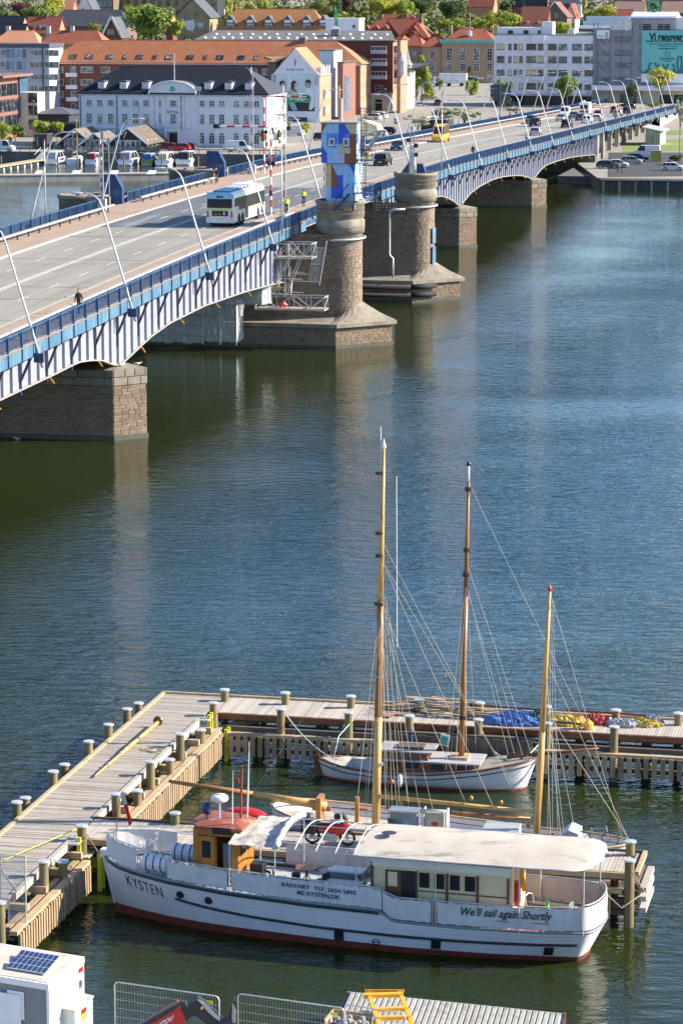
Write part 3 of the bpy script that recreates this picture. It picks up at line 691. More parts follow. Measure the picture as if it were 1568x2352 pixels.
for s in(61.9,62.45):mb.beam(B(s,4.9,13.25),B(s,6.3,14.9),.08,.2);mb.beam(B(s,4.9,14.2),B(s,6.3,15.9),.05,.05);mb.beam(B(s,4.9,13.25),B(s,4.9,14.2),.05,.05)
for i in range(7):mb.beam(B(61.9,4.95+i*.2,13.4+i*.235),B(62.45,4.95+i*.2,13.4+i*.235),.18,.04)
part('stair',mb,'navy',cab,True)
mb=MB();mb.lathe([(.26,-.05),(.36,0),(.26,.05),(.2,0),(.26,-.05)],(0,0,0),16,axis='y');mb.v=[q+B(62,8.0,18.7)for q in mb.v];solo('lifebuoy',mb,'orange_paint','orange lifebuoy hung on the upper landing of the control cabin','lifebuoy',B(62,8,18.4))
m2=thing('signal_mast','grey lattice signal mast standing on the bare right turret','signal mast',B(107.3,4.6,13.2))
mb=MB()
for dx,dy in((-.25,-.25),(.25,-.25),(.25,.25),(-.25,.25)):mb.beam(B(107.3+dx,4.6+dy,13.2),B(107.3+dx*.8,4.6+dy*.8,18.7),.07,.07)
for i in range(9):
 z=13.3+i*.56
 for a,b in(((-.25,-.25),(.25,.25)),((.25,-.25),(-.25,.25))):mb.beam(B(107.3-.25,4.6+a[0],z),B(107.3-.25,4.6+b[0],z+.56),.035,.035)
part('lattice',mb,'galv',m2,True)
mb=MB();mb.prism([B(107,4.3,13.2),B(107.6,4.3,13.2),B(107.6,4.9,13.2),B(107,4.9,13.2)],(0,0,3.2));part('mast_base',mb,'galv',m2,True)
for z,dt in((18.8,0),(17.5,-.4),(16.9,.45),(15.9,.45)):mb=MB();mb.prism([B(107,4.4+dt,z),B(107.4,4.4+dt,z),B(107.4,4.8+dt,z),B(107,4.8+dt,z)],(0,0,.45));part('signal_head',mb,'black_plastic' if z<18 else 'galv',m2,True)
def gate_box(s,t,z,w,h,label):
 r=thing('equipment_housing',label,'housing',B(s,t,z))
 mb=MB();mb.prism([B(s,t-w,z),B(s,t+w,z),B(s,t+w,z+h*.55),B(s,t+w*.3,z+h),B(s,t-w,z+h)],BU*.9);part('casing',mb,'navy',r,True)
 mb=MB();mb.prism([B(s-.01,t-w+.1,z+.1),B(s-.01,t+w-.1,z+.1),B(s-.01,t+w-.1,z+h*.5),B(s-.01,t-w+.1,z+h*.5)],-BU*.02);part('door',mb,'bridge_blue',r,True)
 return r
gate_box(107.2,5.6,13.2,.5,1.9,'blue equipment cabinet standing on the right turret')
mb=MB();mb.prism([B(106.9,2.7,13.2),B(106.9,4.3,13.2),B(106.9,4.3,15.3)],BU*.3);solo('wind_deflector',mb,'navy','dark blue triangular steel plate beside the signal mast on the right turret','steel plate',B(107,3.5,13.2))
for sc,lab in((tp(240,-24.5)-1,'left'),(tp(480,-24.5)-1,'right')):
 r=thing('round_bastion','low round stone bastion on the far side of the bridge, %s one'%lab,'bastion',B(sc,-25.5,0))
 mb=MB();mb.lathe([(2.6,0),(2.6,zd(sc)+.7),(2.75,zd(sc)+.75),(2.75,zd(sc)+1.15),(2.3,zd(sc)+1.15),(2.3,zd(sc)+.2),(0,zd(sc)+.2)],B(sc,-26.6,0),28);part('drum',mb,'cap_stone',r,True,True)
 for pa,pb in(((sc-2.3,-23),(sc-2.3,-25.5)),((sc+4.2,-22.9),(sc+4.2,-26)),((sc+4.2,-26),(sc+1,-27.5))):mb=MB();mb.beam(B(*pa,zd(sc)+.55),B(*pb,zd(sc)+.55),.45,1.15);part('parapet',mb,'cap_stone',r,True)
 gate_box(sc+.6,-23.6,zd(sc)+.13,1.1,3.1,'tall dark blue slanted steel housing by the far footway, %s bastion'%lab)
 mb=MB()
 for a,b in((-22.9,-22.9),):
  for i in range(8):
   u=i/7;u2=(i+1)/7;mb.beam(B(sc+1.8+2.2*u,-22.9,zd(sc)+.95-1.2*u*(1-u)),B(sc+1.8+2.2*u2,-22.9,zd(sc)+.95-1.2*u2*(1-u2)),.06,.06)
 solo('chain',mb,'lamp_paint','sagging pale chain closing the gap in the far railing, %s bastion'%lab,'chain',B(sc+3,-22.9,zd(sc)+.13))
# ------------------------------------------------------------ lamps on the bridge
def lamp_proto():
 r=thing('street_lamp','x','street lamp',(0,0,0))
 mb=MB();pts=[(0,0,0),(-.85,0,3.0),(-.95,0,3.35),(-2.55,0,8.8),(-2.8,0,9.35),(-3.2,0,9.7),(-3.7,0,9.85),(-4.1,0,9.86)]
 mb.tube(pts,[.115,.11,.085,.07,.062,.058,.055,.05],8);part('pole',mb,'lamp_paint',r,smooth=True)
 mb=MB();mb.lathe([(.001,-.55),(.1,-.5),(.16,-.2),(.17,.1),(.12,.45),(.001,.55)],(-4.55,0,9.86),10,axis='x');mb.v=[Vector((q.x,q.y*1.1,9.86+(q.z-9.86)*.55))for q in mb.v];part('lamp_head',mb,'lamp_paint',r,smooth=True)
 mb=MB();mb.box(-.6,.08,-.11,.11,.35,1.0);part('bracket',mb,'navy',r)
 return r
LN=[(97.5,818.7),(311,714),(488,628),(633,555),(1040,396),(1109.7,374.6),(1172.1,357.8),(1226.1,342.6),(1275,329),(1319.6,318),(1360.4,308.8),(1397.2,300.4),(1429.6,290.3),(1459,281.8),(1487,272.7),(1510.3,266.6),(1533.2,259.9),(1552.5,253.8)]
LF=[(60.8,508),(226,446),(608.6,356),(702,342),(866.6,300),(929,290),(989.8,284),(1045.6,279),(1096,272),(1140,265),(1182,258),(1219,250),(1250,244),(1283,239),(1309,236)]
lp=lamp_proto();used=0;lamps=[]
for side,lst in(('near',LN),('far',LF)):
 t=1.35 if side=='near' else-23.5
 for i,(x,y)in enumerate(lst):
  q=onpl(x,y,B(0,t,0),BN);s=(q-BP).dot(BU);z=(zr(s)-2.9)if side=='near' else zr(s)-1.6
  o=lp if used==0 else copy_tree(lp);used=1;lamps.append(o)
  o.location=B(s,t,z);o.rotation_euler=(0,0,math.atan2(BN.y,BN.x)+(0 if side=='near' else math.pi));o['group']='leaning street lamps along the bridge'
  if i==len(lst)-1:w='last and farthest'
  else:w=ORD[i]
  o['label']=('white leaning street lamp on the %s edge of the bridge, %s from the left'%(side,w)).replace('last and farthest from the left','rightmost of its row')
o=copy_tree(lp);s_=tp(743.6,.5,457);o.location=B(s_,.5,zd(s_)+.1);o.rotation_euler=(0,0,math.atan2(BN.y,BN.x));o['label']='leaning white lamp with small loudspeakers on the footway left of the control cabin';o['group']='leaning street lamps along the bridge'
def pole(x,yb,ytop,s,t,z,label,m='lamp_paint',r=.07,name='flagpole',cat='flagpole',top=None):
 b=B(s,t,z);_,yy=proj(b);h=(yb-ytop)/(FPX/(b-CPOS).length)
 rr=thing(name,label,cat,b)
 mb=MB();mb.tube([b,b+Vector((0,0,h))],[r,r*.7],8);part('pole',mb,m,rr,True,True)
 mb=MB();mb.lathe([(.001,.0),(r*1.6,.05),(r*1.6,.12),(.001,.2)],b+Vector((0,0,h)),8);part('finial',mb,top or m,rr,True)
 mb=MB();mb.box(-.12,.12,-.08,.08,.3,1.2);mb.v=[q+b for q in mb.v];part('switch_box',mb,m,rr,True);return rr
pole(647,505,318,tp(647,.95),.95,zr(60)-1.6,'plain white pole rising from the near railing right of the bus')
o=copy_tree(lp);s_=tp(947.6,-.6,364);o.location=B(s_,-.6,zd(s_)+.1);o.rotation_euler=(0,0,math.atan2(BN.y,BN.x));o['label']='leaning white lamp rising just behind the mast turret';o['group']='leaning street lamps along the bridge'
pole(1014,385,226,tp(1014,.95),.95,zr(150)-1.3,'plain white pole rising from the near railing just right of the bare turret',top='barrier_red')
pole(103,495,308,tp(103,-23.2),-23.2,zr(58)-1,'white pole with red tip on the far railing at the left',top='barrier_red')
pole(634,350,220,tp(634,-23.4),-23.4,zr(146)-1,'slim white pole standing behind the far railing in front of the white building')
def striped(mb,p,q,r,n,ms=2,k0=0,rn=8):
 p=Vector(p);q=Vector(q)
 for i in range(n):
  mb.mi=(i+k0)%2;mb.tube([p.lerp(q,i/n),p.lerp(q,(i+1)/n)],r,rn)
def gantry(s,t,h,arm,label,k0=0):
 r=thing('signal_gantry',label,'signal gantry',B(s,t,zd(s)))
 mb=MB();a=B(s,t,zd(s));striped(mb,a,a+Vector((0,0,h-.5)),.105,11,k0=k0)
 mb.mi=0;mb.tube([a+Vector((0,0,h-.5)),a+Vector((0,0,h-.15))-BN*.15,a+Vector((0,0,h))-BN*.5],.105,8)
 striped(mb,a+Vector((0,0,h))-BN*.5,a+Vector((0,0,h))-BN*arm,.1,6,k0=k0+1)
 part('striped_pole',mb,['white_paint','barrier_red'],r,True)
 for u in(.35,.52):
  mb=MB();c=a-BN*(0 if h<6 else arm*.95)+Vector((0,0,h-1.9 if h>6 else h));c=a+Vector((0,0,5.2))+BN*(u-.4)*2.2 if u else c
  mb.lathe([(.24,-.06),(.24,.06),(.16,.1),(0,.1)],(0,0,0),12,axis='y');mb.v=[q+c-BU*.15 for q in mb.v];part('signal_lamp',mb,'black_plastic',r,True)
 for u in(0,.38):
  mb=MB();c=a-BN*(arm+u)+Vector((0,0,h));mb.lathe([(.24,-.06),(.24,.06),(.16,.1),(0,.1)],(0,0,0),12,axis='y');mb.v=[q+c for q in mb.v];part('signal_lamp',mb,'black_plastic',r,True)
 return r
gantry(tp(622,-4.3),-4.3,8.9,5.4,'red and white striped signal gantry just ahead of the bus')
gantry(tp(607,-19.5),-19.5,9.6,-5.4,'red and white striped signal gantry on the far footway')
def barrier(s,t,h,label):
 r=thing('road_barrier',label,'barrier',B(s,t,zd(s)))
 mb=MB();a=B(s,t,zd(s)+.8);striped(mb,a,a+Vector((.0,0,h)),.07,15,rn=6);part('barrier_arm',mb,['white_paint','barrier_red'],r,True)
 mb=MB();mb.beam(a+BN*.2,a+BN*.2+Vector((0,0,h*.93)),.11,.09,BN);part('support_arm',mb,'lamp_paint',r,True)
 mb=MB();mb.prism([B(s-.3,t-.3,zd(s)),B(s+.3,t-.3,zd(s)),B(s+.3,t+.5,zd(s)),B(s-.3,t+.5,zd(s))],(0,0,1.3));part('housing',mb,'galv',r,True);return r
barrier(tp(651,-3.4),-3.4,12.2,'tall raised red and white barrier arm between the near signal gantry and the two cyclists')
barrier(tp(578,-20.6),-20.6,12.4,'tall raised red and white barrier arm at the far footway')
barrier(tp(744,-2.6),-2.6,7.3,'short raised striped barrier arm right beside the coloured cabin')
barrier(tp(945,-1.8),-1.8,3.0,'low striped barrier arm left of the mast on the bare turret')
barrier(tp(232,-22.4),-22.4,6.6,'striped barrier arm in front of the left far bastion')
mb=MB()
b0=B(tp(236,-24.5),-24.5,zd(70))
mb.tube([b0,b0+Vector((0,0,7.5))],.06,6);mb.tube([b0+BN*.7,b0+BN*.7+Vector((0,0,6.6))],.05,6);mb.tube([b0-BN*.35,b0-BN*.35+Vector((0,0,7.2))],.05,6)
for z in(1.2,2.4,3.6,4.8,6,7):mb.beam(b0-BN*.4+Vector((0,0,z)),b0+BN*.75+Vector((0,0,z)),.05,.08)
mb.beam(b0+Vector((0,-.2,7)),b0+Vector((0,-.2,7.9)),.3,.3);mb.beam(b0+BN*.7+Vector((0,0,6.6)),b0+BN*.7+Vector((0,0,7.2)),.25,.25)
solo('camera_mast',mb,'steel','cluttered grey camera mast behind the far railing in front of the moored boats','camera mast',b0)
mb=MB();a=at(467,330,2.0);a=Vector((a.x,590,2))
for dx in(-.3,.3):
 for dy in(-.3,.3):mb.beam(a+Vector((dx,dy,0)),a+Vector((dx,dy,12)),.08,.08)
for i in range(20):mb.beam(a+Vector((-.3 if i%2 else .3,-.3,i*.6)),a+Vector((.3 if i%2 else-.3,-.3,i*.6+.6)),.05,.05)
mb.beam(a+Vector((-.7,0,12.2)),a+Vector((.7,0,12.2)),.3,.8);solo('lattice_mast',mb,'galv','square lattice mast in front of the white building','lattice mast',a)
# ------------------------------------------------------------ abutment and bridge columns beyond the water
ab=thing('bridge_abutment','dark concrete abutment where the steel girders end on the far bank','abutment',B(333,-10,0))
def bprism(root,s0,s1,t0,t1,z0,z1,m,name):
 mb=MB();mb.prism([B(s0,t0,z0),B(s1,t0,z0),B(s1,t1,z0),B(s0,t1,z0)],(0,0,z1-z0));return part(name,mb,m,root,True)
bprism(ab,330.5,340,-23,.2,-2,3.3,'concrete_dark','block');bprism(ab,334,343,-20,-.3,3.3,zd(338)-.75,'concrete_dark','wall');bprism(ab,333,334.2,-.9,.35,.5,zd(334)-.8,'concrete','pilaster');bprism(ab,342.8,344,-.9,.35,.5,zd(343)-.8,'concrete','pilaster');bprism(ab,300,334,-3,8.2,-2,1.4,'concrete_dark','footing')
for i,s in enumerate((357,371,385,399,413,427,441,455)):
 r=thing('bridge_column','row of brown concrete columns under the right end of the bridge, %s row beyond the abutment'%ORD[i],'bridge column',B(s,-10,2),group='column rows under the bridge end')
 for t in(-1.5,-8,-15,-21):bprism(r,s-.5,s+.5,t-.45,t+.45,1.8,zd(s)-.75,'concrete' if t==-1.5 else 'brick_path','column')
 bprism(r,s-.5,s+.5,-2.4,.6,zd(s)-1.5,zd(s)-.76,'concrete','cross_head')
r=thing('ramp_wall','brown retaining wall carrying the far end of the bridge','retaining wall',B(500,-10,2));bprism(r,462,SEND,-22.8,.3,1,zd(SEND)-.8+.0,'concrete','wall_block')
mb=MB();mb.grid([[B(s,.32,1),B(s,.32,zd(s)-.3)]for s in(462,480,500,530,560,SEND)]);part('facing',mb,'concrete',r,True)
qf=thing('quay_fender','row of weathered timber fender posts along the right-hand quay','quay fender',(60,500,0))
for i in range(46):
 x=45+i*1.35;y=lerp(SH,x)if x>58 else lerp(SH,max(x,44.5))
 mb=MB();mb.beam((x,y-.25,-1),(x,y-.25,1.5),.38,.25,(0,1,0));part('fender_post',mb,'old_wood' if i%2 else 'concrete',qf,True)
mb=MB();mb.beam((44.5,503.5,1.75),(58,500.7,1.75),.7,.25);mb.beam((58,500.7,1.75),(110,489.7,1.75),.7,.25);part('coping',mb,'concrete',qf,True)
# ------------------------------------------------------------ vehicles (front looks along +x)
for n_,c in(('car_black',(.012,.013,.016)),('car_grey',(.12,.13,.14)),('car_white',(.75,.75,.76)),('car_red',(.35,.02,.02)),('car_blue',(.03,.06,.15)),('car_silver',(.42,.44,.46)),('car_navy',(.015,.03,.08)),('van_yellow',(.85,.42,.01)),('car_teal',(.06,.1,.12)),('olive',(.3,.28,.06))):mat(n_,c,None,.25,.3 if n_ in('car_grey','car_silver')else 0,ns=.5)
CARS={}
def car_proto(kind):
 if kind=='hatch':L,Wd,Hh,belt=4.2,.88,1.48,.92;gh=[(-2.0,.95),(-1.75,1.3),(-1.2,1.45),(.1,1.47),(.55,1.36),(1.15,.96)];hood=[(-2.1,.7),(-2.05,.93),(1.15,.95),(1.75,.84),(2.05,.66),(2.1,.5)]
 elif kind=='suv':L,Wd,Hh,belt=4.7,.95,1.68,1.02;gh=[(-2.25,1.05),(-2.0,1.5),(-1.6,1.65),(.2,1.68),(.6,1.58),(1.15,1.06)];hood=[(-2.35,.75),(-2.3,1.03),(1.15,1.06),(1.95,.98),(2.3,.8),(2.35,.55)]
 elif kind=='sedan':L,Wd,Hh,belt=4.7,.91,1.45,.9;gh=[(-1.75,.95),(-1.1,1.38),(-.7,1.44),(.2,1.44),(.6,1.34),(1.2,.94)];hood=[(-2.35,.65),(-2.3,.93),(-1.8,.96),(1.2,.94),(2.0,.82),(2.3,.68),(2.35,.5)]
 else:L,Wd,Hh,belt=5.2,.97,2.2,1.15;gh=[(-2.55,1.2),(-2.5,2.1),(-2.3,2.2),(1.0,2.2),(1.3,2.08),(1.85,1.2)];hood=[(-2.6,.7),(-2.58,1.18),(1.85,1.2),(2.3,1.05),(2.55,.85),(2.6,.5)]
 if kind=='minibus':L,Wd,Hh,belt=6.4,1.02,2.75,1.3;gh=[(-3.1,1.35),(-3.08,2.6),(-2.9,2.75),(1.3,2.75),(1.75,2.5),(2.45,1.35)];hood=[(-3.2,.7),(-3.15,1.33),(2.45,1.35),(2.9,1.2),(3.15,.95),(3.2,.5)]
 r=thing('car','x','car',(0,0,0));mb=MB()
 rows=[]
 for x,z in hood:
  e=.82 if abs(x)>L/2-.12 else .97;w=Wd*e
  rows.append([Vector((x,-w*.94,.24)),Vector((x,-w,.5)),Vector((x,-w,min(z,belt)-.12)),Vector((x,-w*.9,z)),Vector((x,w*.9,z)),Vector((x,w,min(z,belt)-.12)),Vector((x,w,.5)),Vector((x,w*.94,.24))])
 mb.grid(rows,closed=True);mb.f.append(list(range(8)));mb.m.append(0);k=len(mb.v);mb.f.append(list(range(k-8,k)));mb.m.append(0)
 top=gh[1:-1];tw=Wd*.76
 rows=[[Vector((x,-tw,z-.03)),Vector((x,-tw*.8,z)),Vector((x,tw*.8,z)),Vector((x,tw,z-.03))]for x,z in top];mb.grid(rows)
 for sg in(-1,1):
  for xa,xb in((gh[0][0],top[0][0]),(gh[-1][0],top[-1][0]),(-.35,-.32),((top[0][0]+gh[0][0])/2+.75,(top[0][0])+.75)):mb.beam((xa,sg*Wd*.89,belt),(xb,sg*tw,(top[0][1]if xb<0 else top[-1][1])-.02),.07,.07)
 part('body',mb,'car_grey',r,smooth=False)
 g=MB();rows=[]
 for x,z in gh:
  f=(z-belt)/(Hh-belt);w=Wd*.885+(tw-Wd*.885)*max(0,f);rows.append([Vector((x,-Wd*.885,belt)),Vector((x,-w+.005,z-.04)),Vector((x,w-.005,z-.04)),Vector((x,Wd*.885,belt))])
 g.grid(rows);part('window_glass',g,'glass',r)
 if kind in('van',):
  g=MB()
  for sg in(-1,1):g.prism([(-2.5,sg*Wd*.9,1.16),(.3,sg*Wd*.9,1.16),(.3,sg*tw*1.02,2.14),(-2.45,sg*tw*1.02,2.1)],(0,sg*.03,0))
  g.box(-2.56,-2.5,-Wd*.8,Wd*.8,1.2,2.1);part('side_panel',g,'car_grey',r)
 wb=L*.3
 for sx in(-1,1):
  for sy in(-1,1):
   w=MB();w.lathe([(0,-.1),(.31,-.1),(.33,-.05),(.33,.06),(.31,.1),(0,.1)],(0,0,0),12,axis='y');o=part('wheel',w,'rubber',r);o.location=(sx*wb,sy*(Wd-.06),.33)
   w=MB();w.lathe([(0,.0),(.2,.0),(.2,.02),(0,.02)],(0,0,0),8,axis='y');q=part('rim',w,'galv',o);q.location=(0,sy*.1-.01,0)
 for sy in(-1,1):
  w=MB();w.box(-.04,.04,-.17,.17,-.08,.08);o=part('headlight',w,'head_lamp',r);o.location=(L/2-.08,sy*Wd*.66,.66 if kind!='minibus' else .95)
  w=MB();w.box(-.03,.03,-.12,.12,-.1,.1);o=part('tail_light',w,'tail_red',r);o.location=(-L/2+.04,sy*Wd*.72,.82)
 w=MB();w.box(-.02,.02,-.26,.26,-.055,.055);o=part('number_plate',w,'road_paint',r);o.location=(-L/2-.01,0,.55)
 w=MB();w.box(-.02,.02,-.26,.26,-.055,.055);o=part('number_plate',w,'road_paint',r);o.location=(L/2+.01,0,.45)
 return r
def car(kind,colour,loc,rz,label,cat='car',group=None,name=None):
 if kind not in CARS:p=car_proto(kind);CARS[kind]=p;o=p;first=True
 else:o=copy_tree(CARS[kind])
 if name:o.name=name
 o.location=loc;o.rotation_euler=(0,0,rz);o['label']=label;o['category']=cat
 if group:o['group']=group
 elif 'group' in o:del o['group']
 for c in o.children:
  if c.name.startswith(('body','side_panel')):setmat(c,colour)
 return o
def bcar(kind,colour,s,t,fwd,label,cat='car',name=None):
 ang=math.atan2(zd(s+1)-zd(s),1);o=car(kind,colour,B(s,t,zd(s)+.01),BANG+(0 if fwd else math.pi),label,cat,'traffic on the bridge',name)
 return o
A1_,A2_,O1_,O2_=-5.6,-9.1,-12.5,-16.0
bcar('suv','car_black',tp(872,A2_,380)+2.3,A2_,1,'black estate car driving away just right of the coloured cabin')
bcar('sedan','car_navy',tp(915,O2_,345),O2_,0,'dark blue saloon coming towards the camera, ahead of the yellow minibus')
bcar('minibus','van_yellow',tp(1012,O2_,320),O2_,0,'bright yellow minibus coming towards the camera on the bridge','minibus','minibus')
cars_b=[('suv','car_black',1228,O1_,0,'black car coming in front of the dark grey one, left of the queue'),('hatch','car_silver',1231,A1_,1,'silver hatchback nearest the camera, driving away by the near footway'),('suv','car_grey',1219,O2_,0,'dark grey car rearmost left of the oncoming pair'),('suv','car_black',1302,A1_,1,'black family car nearest the camera in the queue driving away'),('hatch','car_silver',1288,O1_,0,'silver-blue hatchback coming in the far lane'),('van','car_white',1297,O2_,0,'white panel van coming in front of the white building'),('sedan','car_grey',1317,O1_,0,'grey saloon behind the dark blue car in the queue'),('sedan','car_navy',1333,A2_,1,'dark blue saloon in the middle of the queue'),('suv','car_white',1349,A1_,1,'white off-road style car in the queue, right lane'),('hatch','car_white',1371,A1_,1,'white hatchback ahead of the white off-road style car'),('hatch','car_red',1374,A2_,1,'dark red hatchback in the queue'),('hatch','car_silver',1419,A1_,1,'silver hatchback near the red-lit queue'),('suv','car_red',1412,A2_,1,'dark red car at the front of the queue'),('suv','car_black',1440,A1_,1,'black car waiting at the front right of the queue'),('hatch','car_navy',1450,A2_,1,'small dark car at the very front of the queue')]
cars_b=[(a,b,tp(x,t,275),t,f,l)for a,b,x,t,f,l in cars_b]
for c in cars_b:bcar(*c)
def white_truck(s,t):
 r=thing('delivery_van','tall white box van with lights on its roof in the middle of the queue','van',B(s,t,zd(s)),BANG)
 mb=MB();mb.box(-3,1.6,-1.05,1.05,.6,3.0);mb.prism([(1.6,-1.0,.45),(2.9,-1.0,.45),(2.95,-1.0,1.3),(2.3,-1.0,2.4),(1.6,-1.0,2.5)],(0,2.0,0));part('body',mb,'car_white',r)
 mb=MB();mb.box(-3.03,-3.0,-.8,.8,1.7,2.5);part('rear_window',mb,'glass',r)
 mb=MB();mb.box(-3.04,-3.0,-1,1,.9,1.3);part('warning_stripe',mb,'barrier_red',r)
 for x in(-1.9,1.9):
  for y in(-.95,.95):mb=MB();mb.lathe([(0,-.12),(.38,-.12),(.38,.12),(0,.12)],(x,y,.38),12,axis='y');part('wheel',mb,'rubber',r)
 mb=MB();mb.lathe([(.001,.5),(.35,.35),(.45,0)],(-1,.3,3.0),12);part('roof_dome',mb,'white_paint',r,smooth=True)
white_truck(tp(1344,O1_,262),O1_)
# ------------------------------------------------------------ the bus
def bus():
 s0=tp(500,-6.2,500);t0=-6.0
 r=thing('city_bus','white and pale blue city bus with a lime stripe driving away on the bridge','bus',B(s0+6.9,t0,zd(s0+6.9)),BANG);r.scale=(1.13,1.1,1.12);Lh=6.1;w=1.27;H=2.95
 mb=MB();pr=[(-w,.32),(-w,2.45),(-w+.08,2.78),(-w+.3,H),(w-.3,H),(w-.08,2.78),(w,2.45),(w,.32)]
 rows=[[Vector((x,y*f,z if z<2.4 else z-(1-f)*2.5))for y,z in pr]for x,f in((-Lh,.96),(-Lh+.1,1),(Lh-.3,1),(Lh,.95))]
 mb.grid(rows,closed=True);mb.f.append(list(range(8)));mb.m.append(0);k=len(mb.v);mb.f.append([k-1-i for i in range(8)]);mb.m.append(0);part('body',mb,'car_white',r)
 mat('bus_blue',(.2,.5,.68),(.17,.45,.62),.4);mat('bus_lime',(.6,.75,.08),None,.4)
 mb=MB();mb.box(-Lh-.03,-Lh+.12,-w*.97,w*.97,2.42,2.8);mb.prism([(-Lh-.02,-w*.9,2.8),(-Lh+.12,-w*.9,2.8),(-Lh+.12,-w*.75,H+.01),(-Lh-.0,-w*.75,H-.05)],(0,w*1.7,0));part('rear_roof_panel',mb,'bus_blue',r)
 mb=MB();mb.box(-Lh-.04,-Lh,-w*.88,w*.88,1.62,2.4);g=part('rear_window',mb,'dark_glass',r)
 mb=MB();mb.box(-Lh-.045,-Lh,-w*.95,w*.95,1.44,1.56);part('lime_band',mb,'bus_lime',r)
 mb=MB();mb.box(-Lh-.05,-Lh,-.75,.7,.92,1.38);ad=part('rear_poster',mb,'black_plastic',r)
 textmesh('1',.12,'white_paint',lambda u,v,q:Vector((-Lh-.055-q,-.4-u,1.17+v)),bold=.02,parent=r,height=.3)
 textmesh('Metrobus',.55,'tail_red',lambda u,v,q:Vector((-Lh-.055-q,.2-u,1.25+v)),parent=r,bold=.01,height=.08)
 textmesh('hver 10. minut',.6,'white_paint',lambda u,v,q:Vector((-Lh-.055-q,.2-u,1.08+v)),parent=r,bold=.01,height=.07)
 for sy in(-1,1):mb=MB();mb.box(-Lh-.04,-Lh,sy*1.08-.07,sy*1.08+.07,.8,1.35);part('tail_light',mb,'tail_red',r)
 mb=MB();mb.box(-Lh-.05,-Lh,-.28,.28,.62,.74);part('number_plate',mb,'yellow_paint',r)
 mb=MB();mb.box(-Lh-.04,-Lh,-.3,.3,2.5,2.68);part('grille',mb,'steel_dark',r)
 for sg in(-1,1):
  n=7;x0=-Lh+.35;dx=(2*Lh-.7)/n
  for i in range(n):
   mb=MB();mb.box(x0+i*dx+.03,x0+(i+1)*dx-.03,sg*(w+.0),sg*(w+.03),1.35 if i else 1.7,2.42);part('side_window',mb,'dark_glass',r)
  mb=MB();mb.box(-Lh+.2,Lh-.2,sg*w,sg*(w+.012),1.22,1.3);part('lime_band',mb,'bus_lime',r)
 for x in(-1.2,4.9):mb=MB();mb.box(x-.55,x+.55,-w-.025,-w,.4,2.4);part('door',mb,'black_plastic',r)
 for x in(-4.1,-2.75,3.2):
  for sy in(-1,1):
   mb=MB();mb.lathe([(0,-.15),(.46,-.15),(.48,-.1),(.48,.13),(.44,.15),(0,.15)],(x,sy*(w-.12),.48),16,axis='y');q=part('wheel',mb,'rubber',r)
   mb=MB();mb.lathe([(0,.0),(.24,.0),(.2,.02),(0,.02)],(x,sy*(w+.02),.48),10,axis='y');part('rim',mb,'galv',q)
   mb=MB();mb.lathe([(.5,-.01),(.58,0.0),(.58,.012),(.5,.014)],(x,sy*(w+.005),.48),16,0,math.pi,axis='y');part('wheel_arch',mb,'black_plastic',r)
 for i,x in enumerate((-5.0,-4.2,-3.4,-2.6,-1.6,-.4,.8)):
  mb=MB();mb.box(x-.37,x+.37,-.85,.85,H,H+.06);part('roof_frame',mb,'steel_dark',r)
  mb=MB();mb.box(x-.3,x+.3,-.7,.7,H,H+(.12 if i%2 else .16));part('roof_unit',mb,'bus_blue' if i<5 else 'white_paint',r)
 mb=MB();mb.box(1.8,4.3,-.8,.8,H,H+.22);part('roof_unit',mb,'white_paint',r)
 mb=MB();mb.tube([(Lh-.1,-w,2.6),(Lh+.2,-w-.35,2.65),(Lh+.2,-w-.45,2.3)],.04,5);mb.box(Lh+.1,Lh+.28,-w-.6,-w-.35,1.8,2.3);part('mirror',mb,'black_plastic',r)
bus()
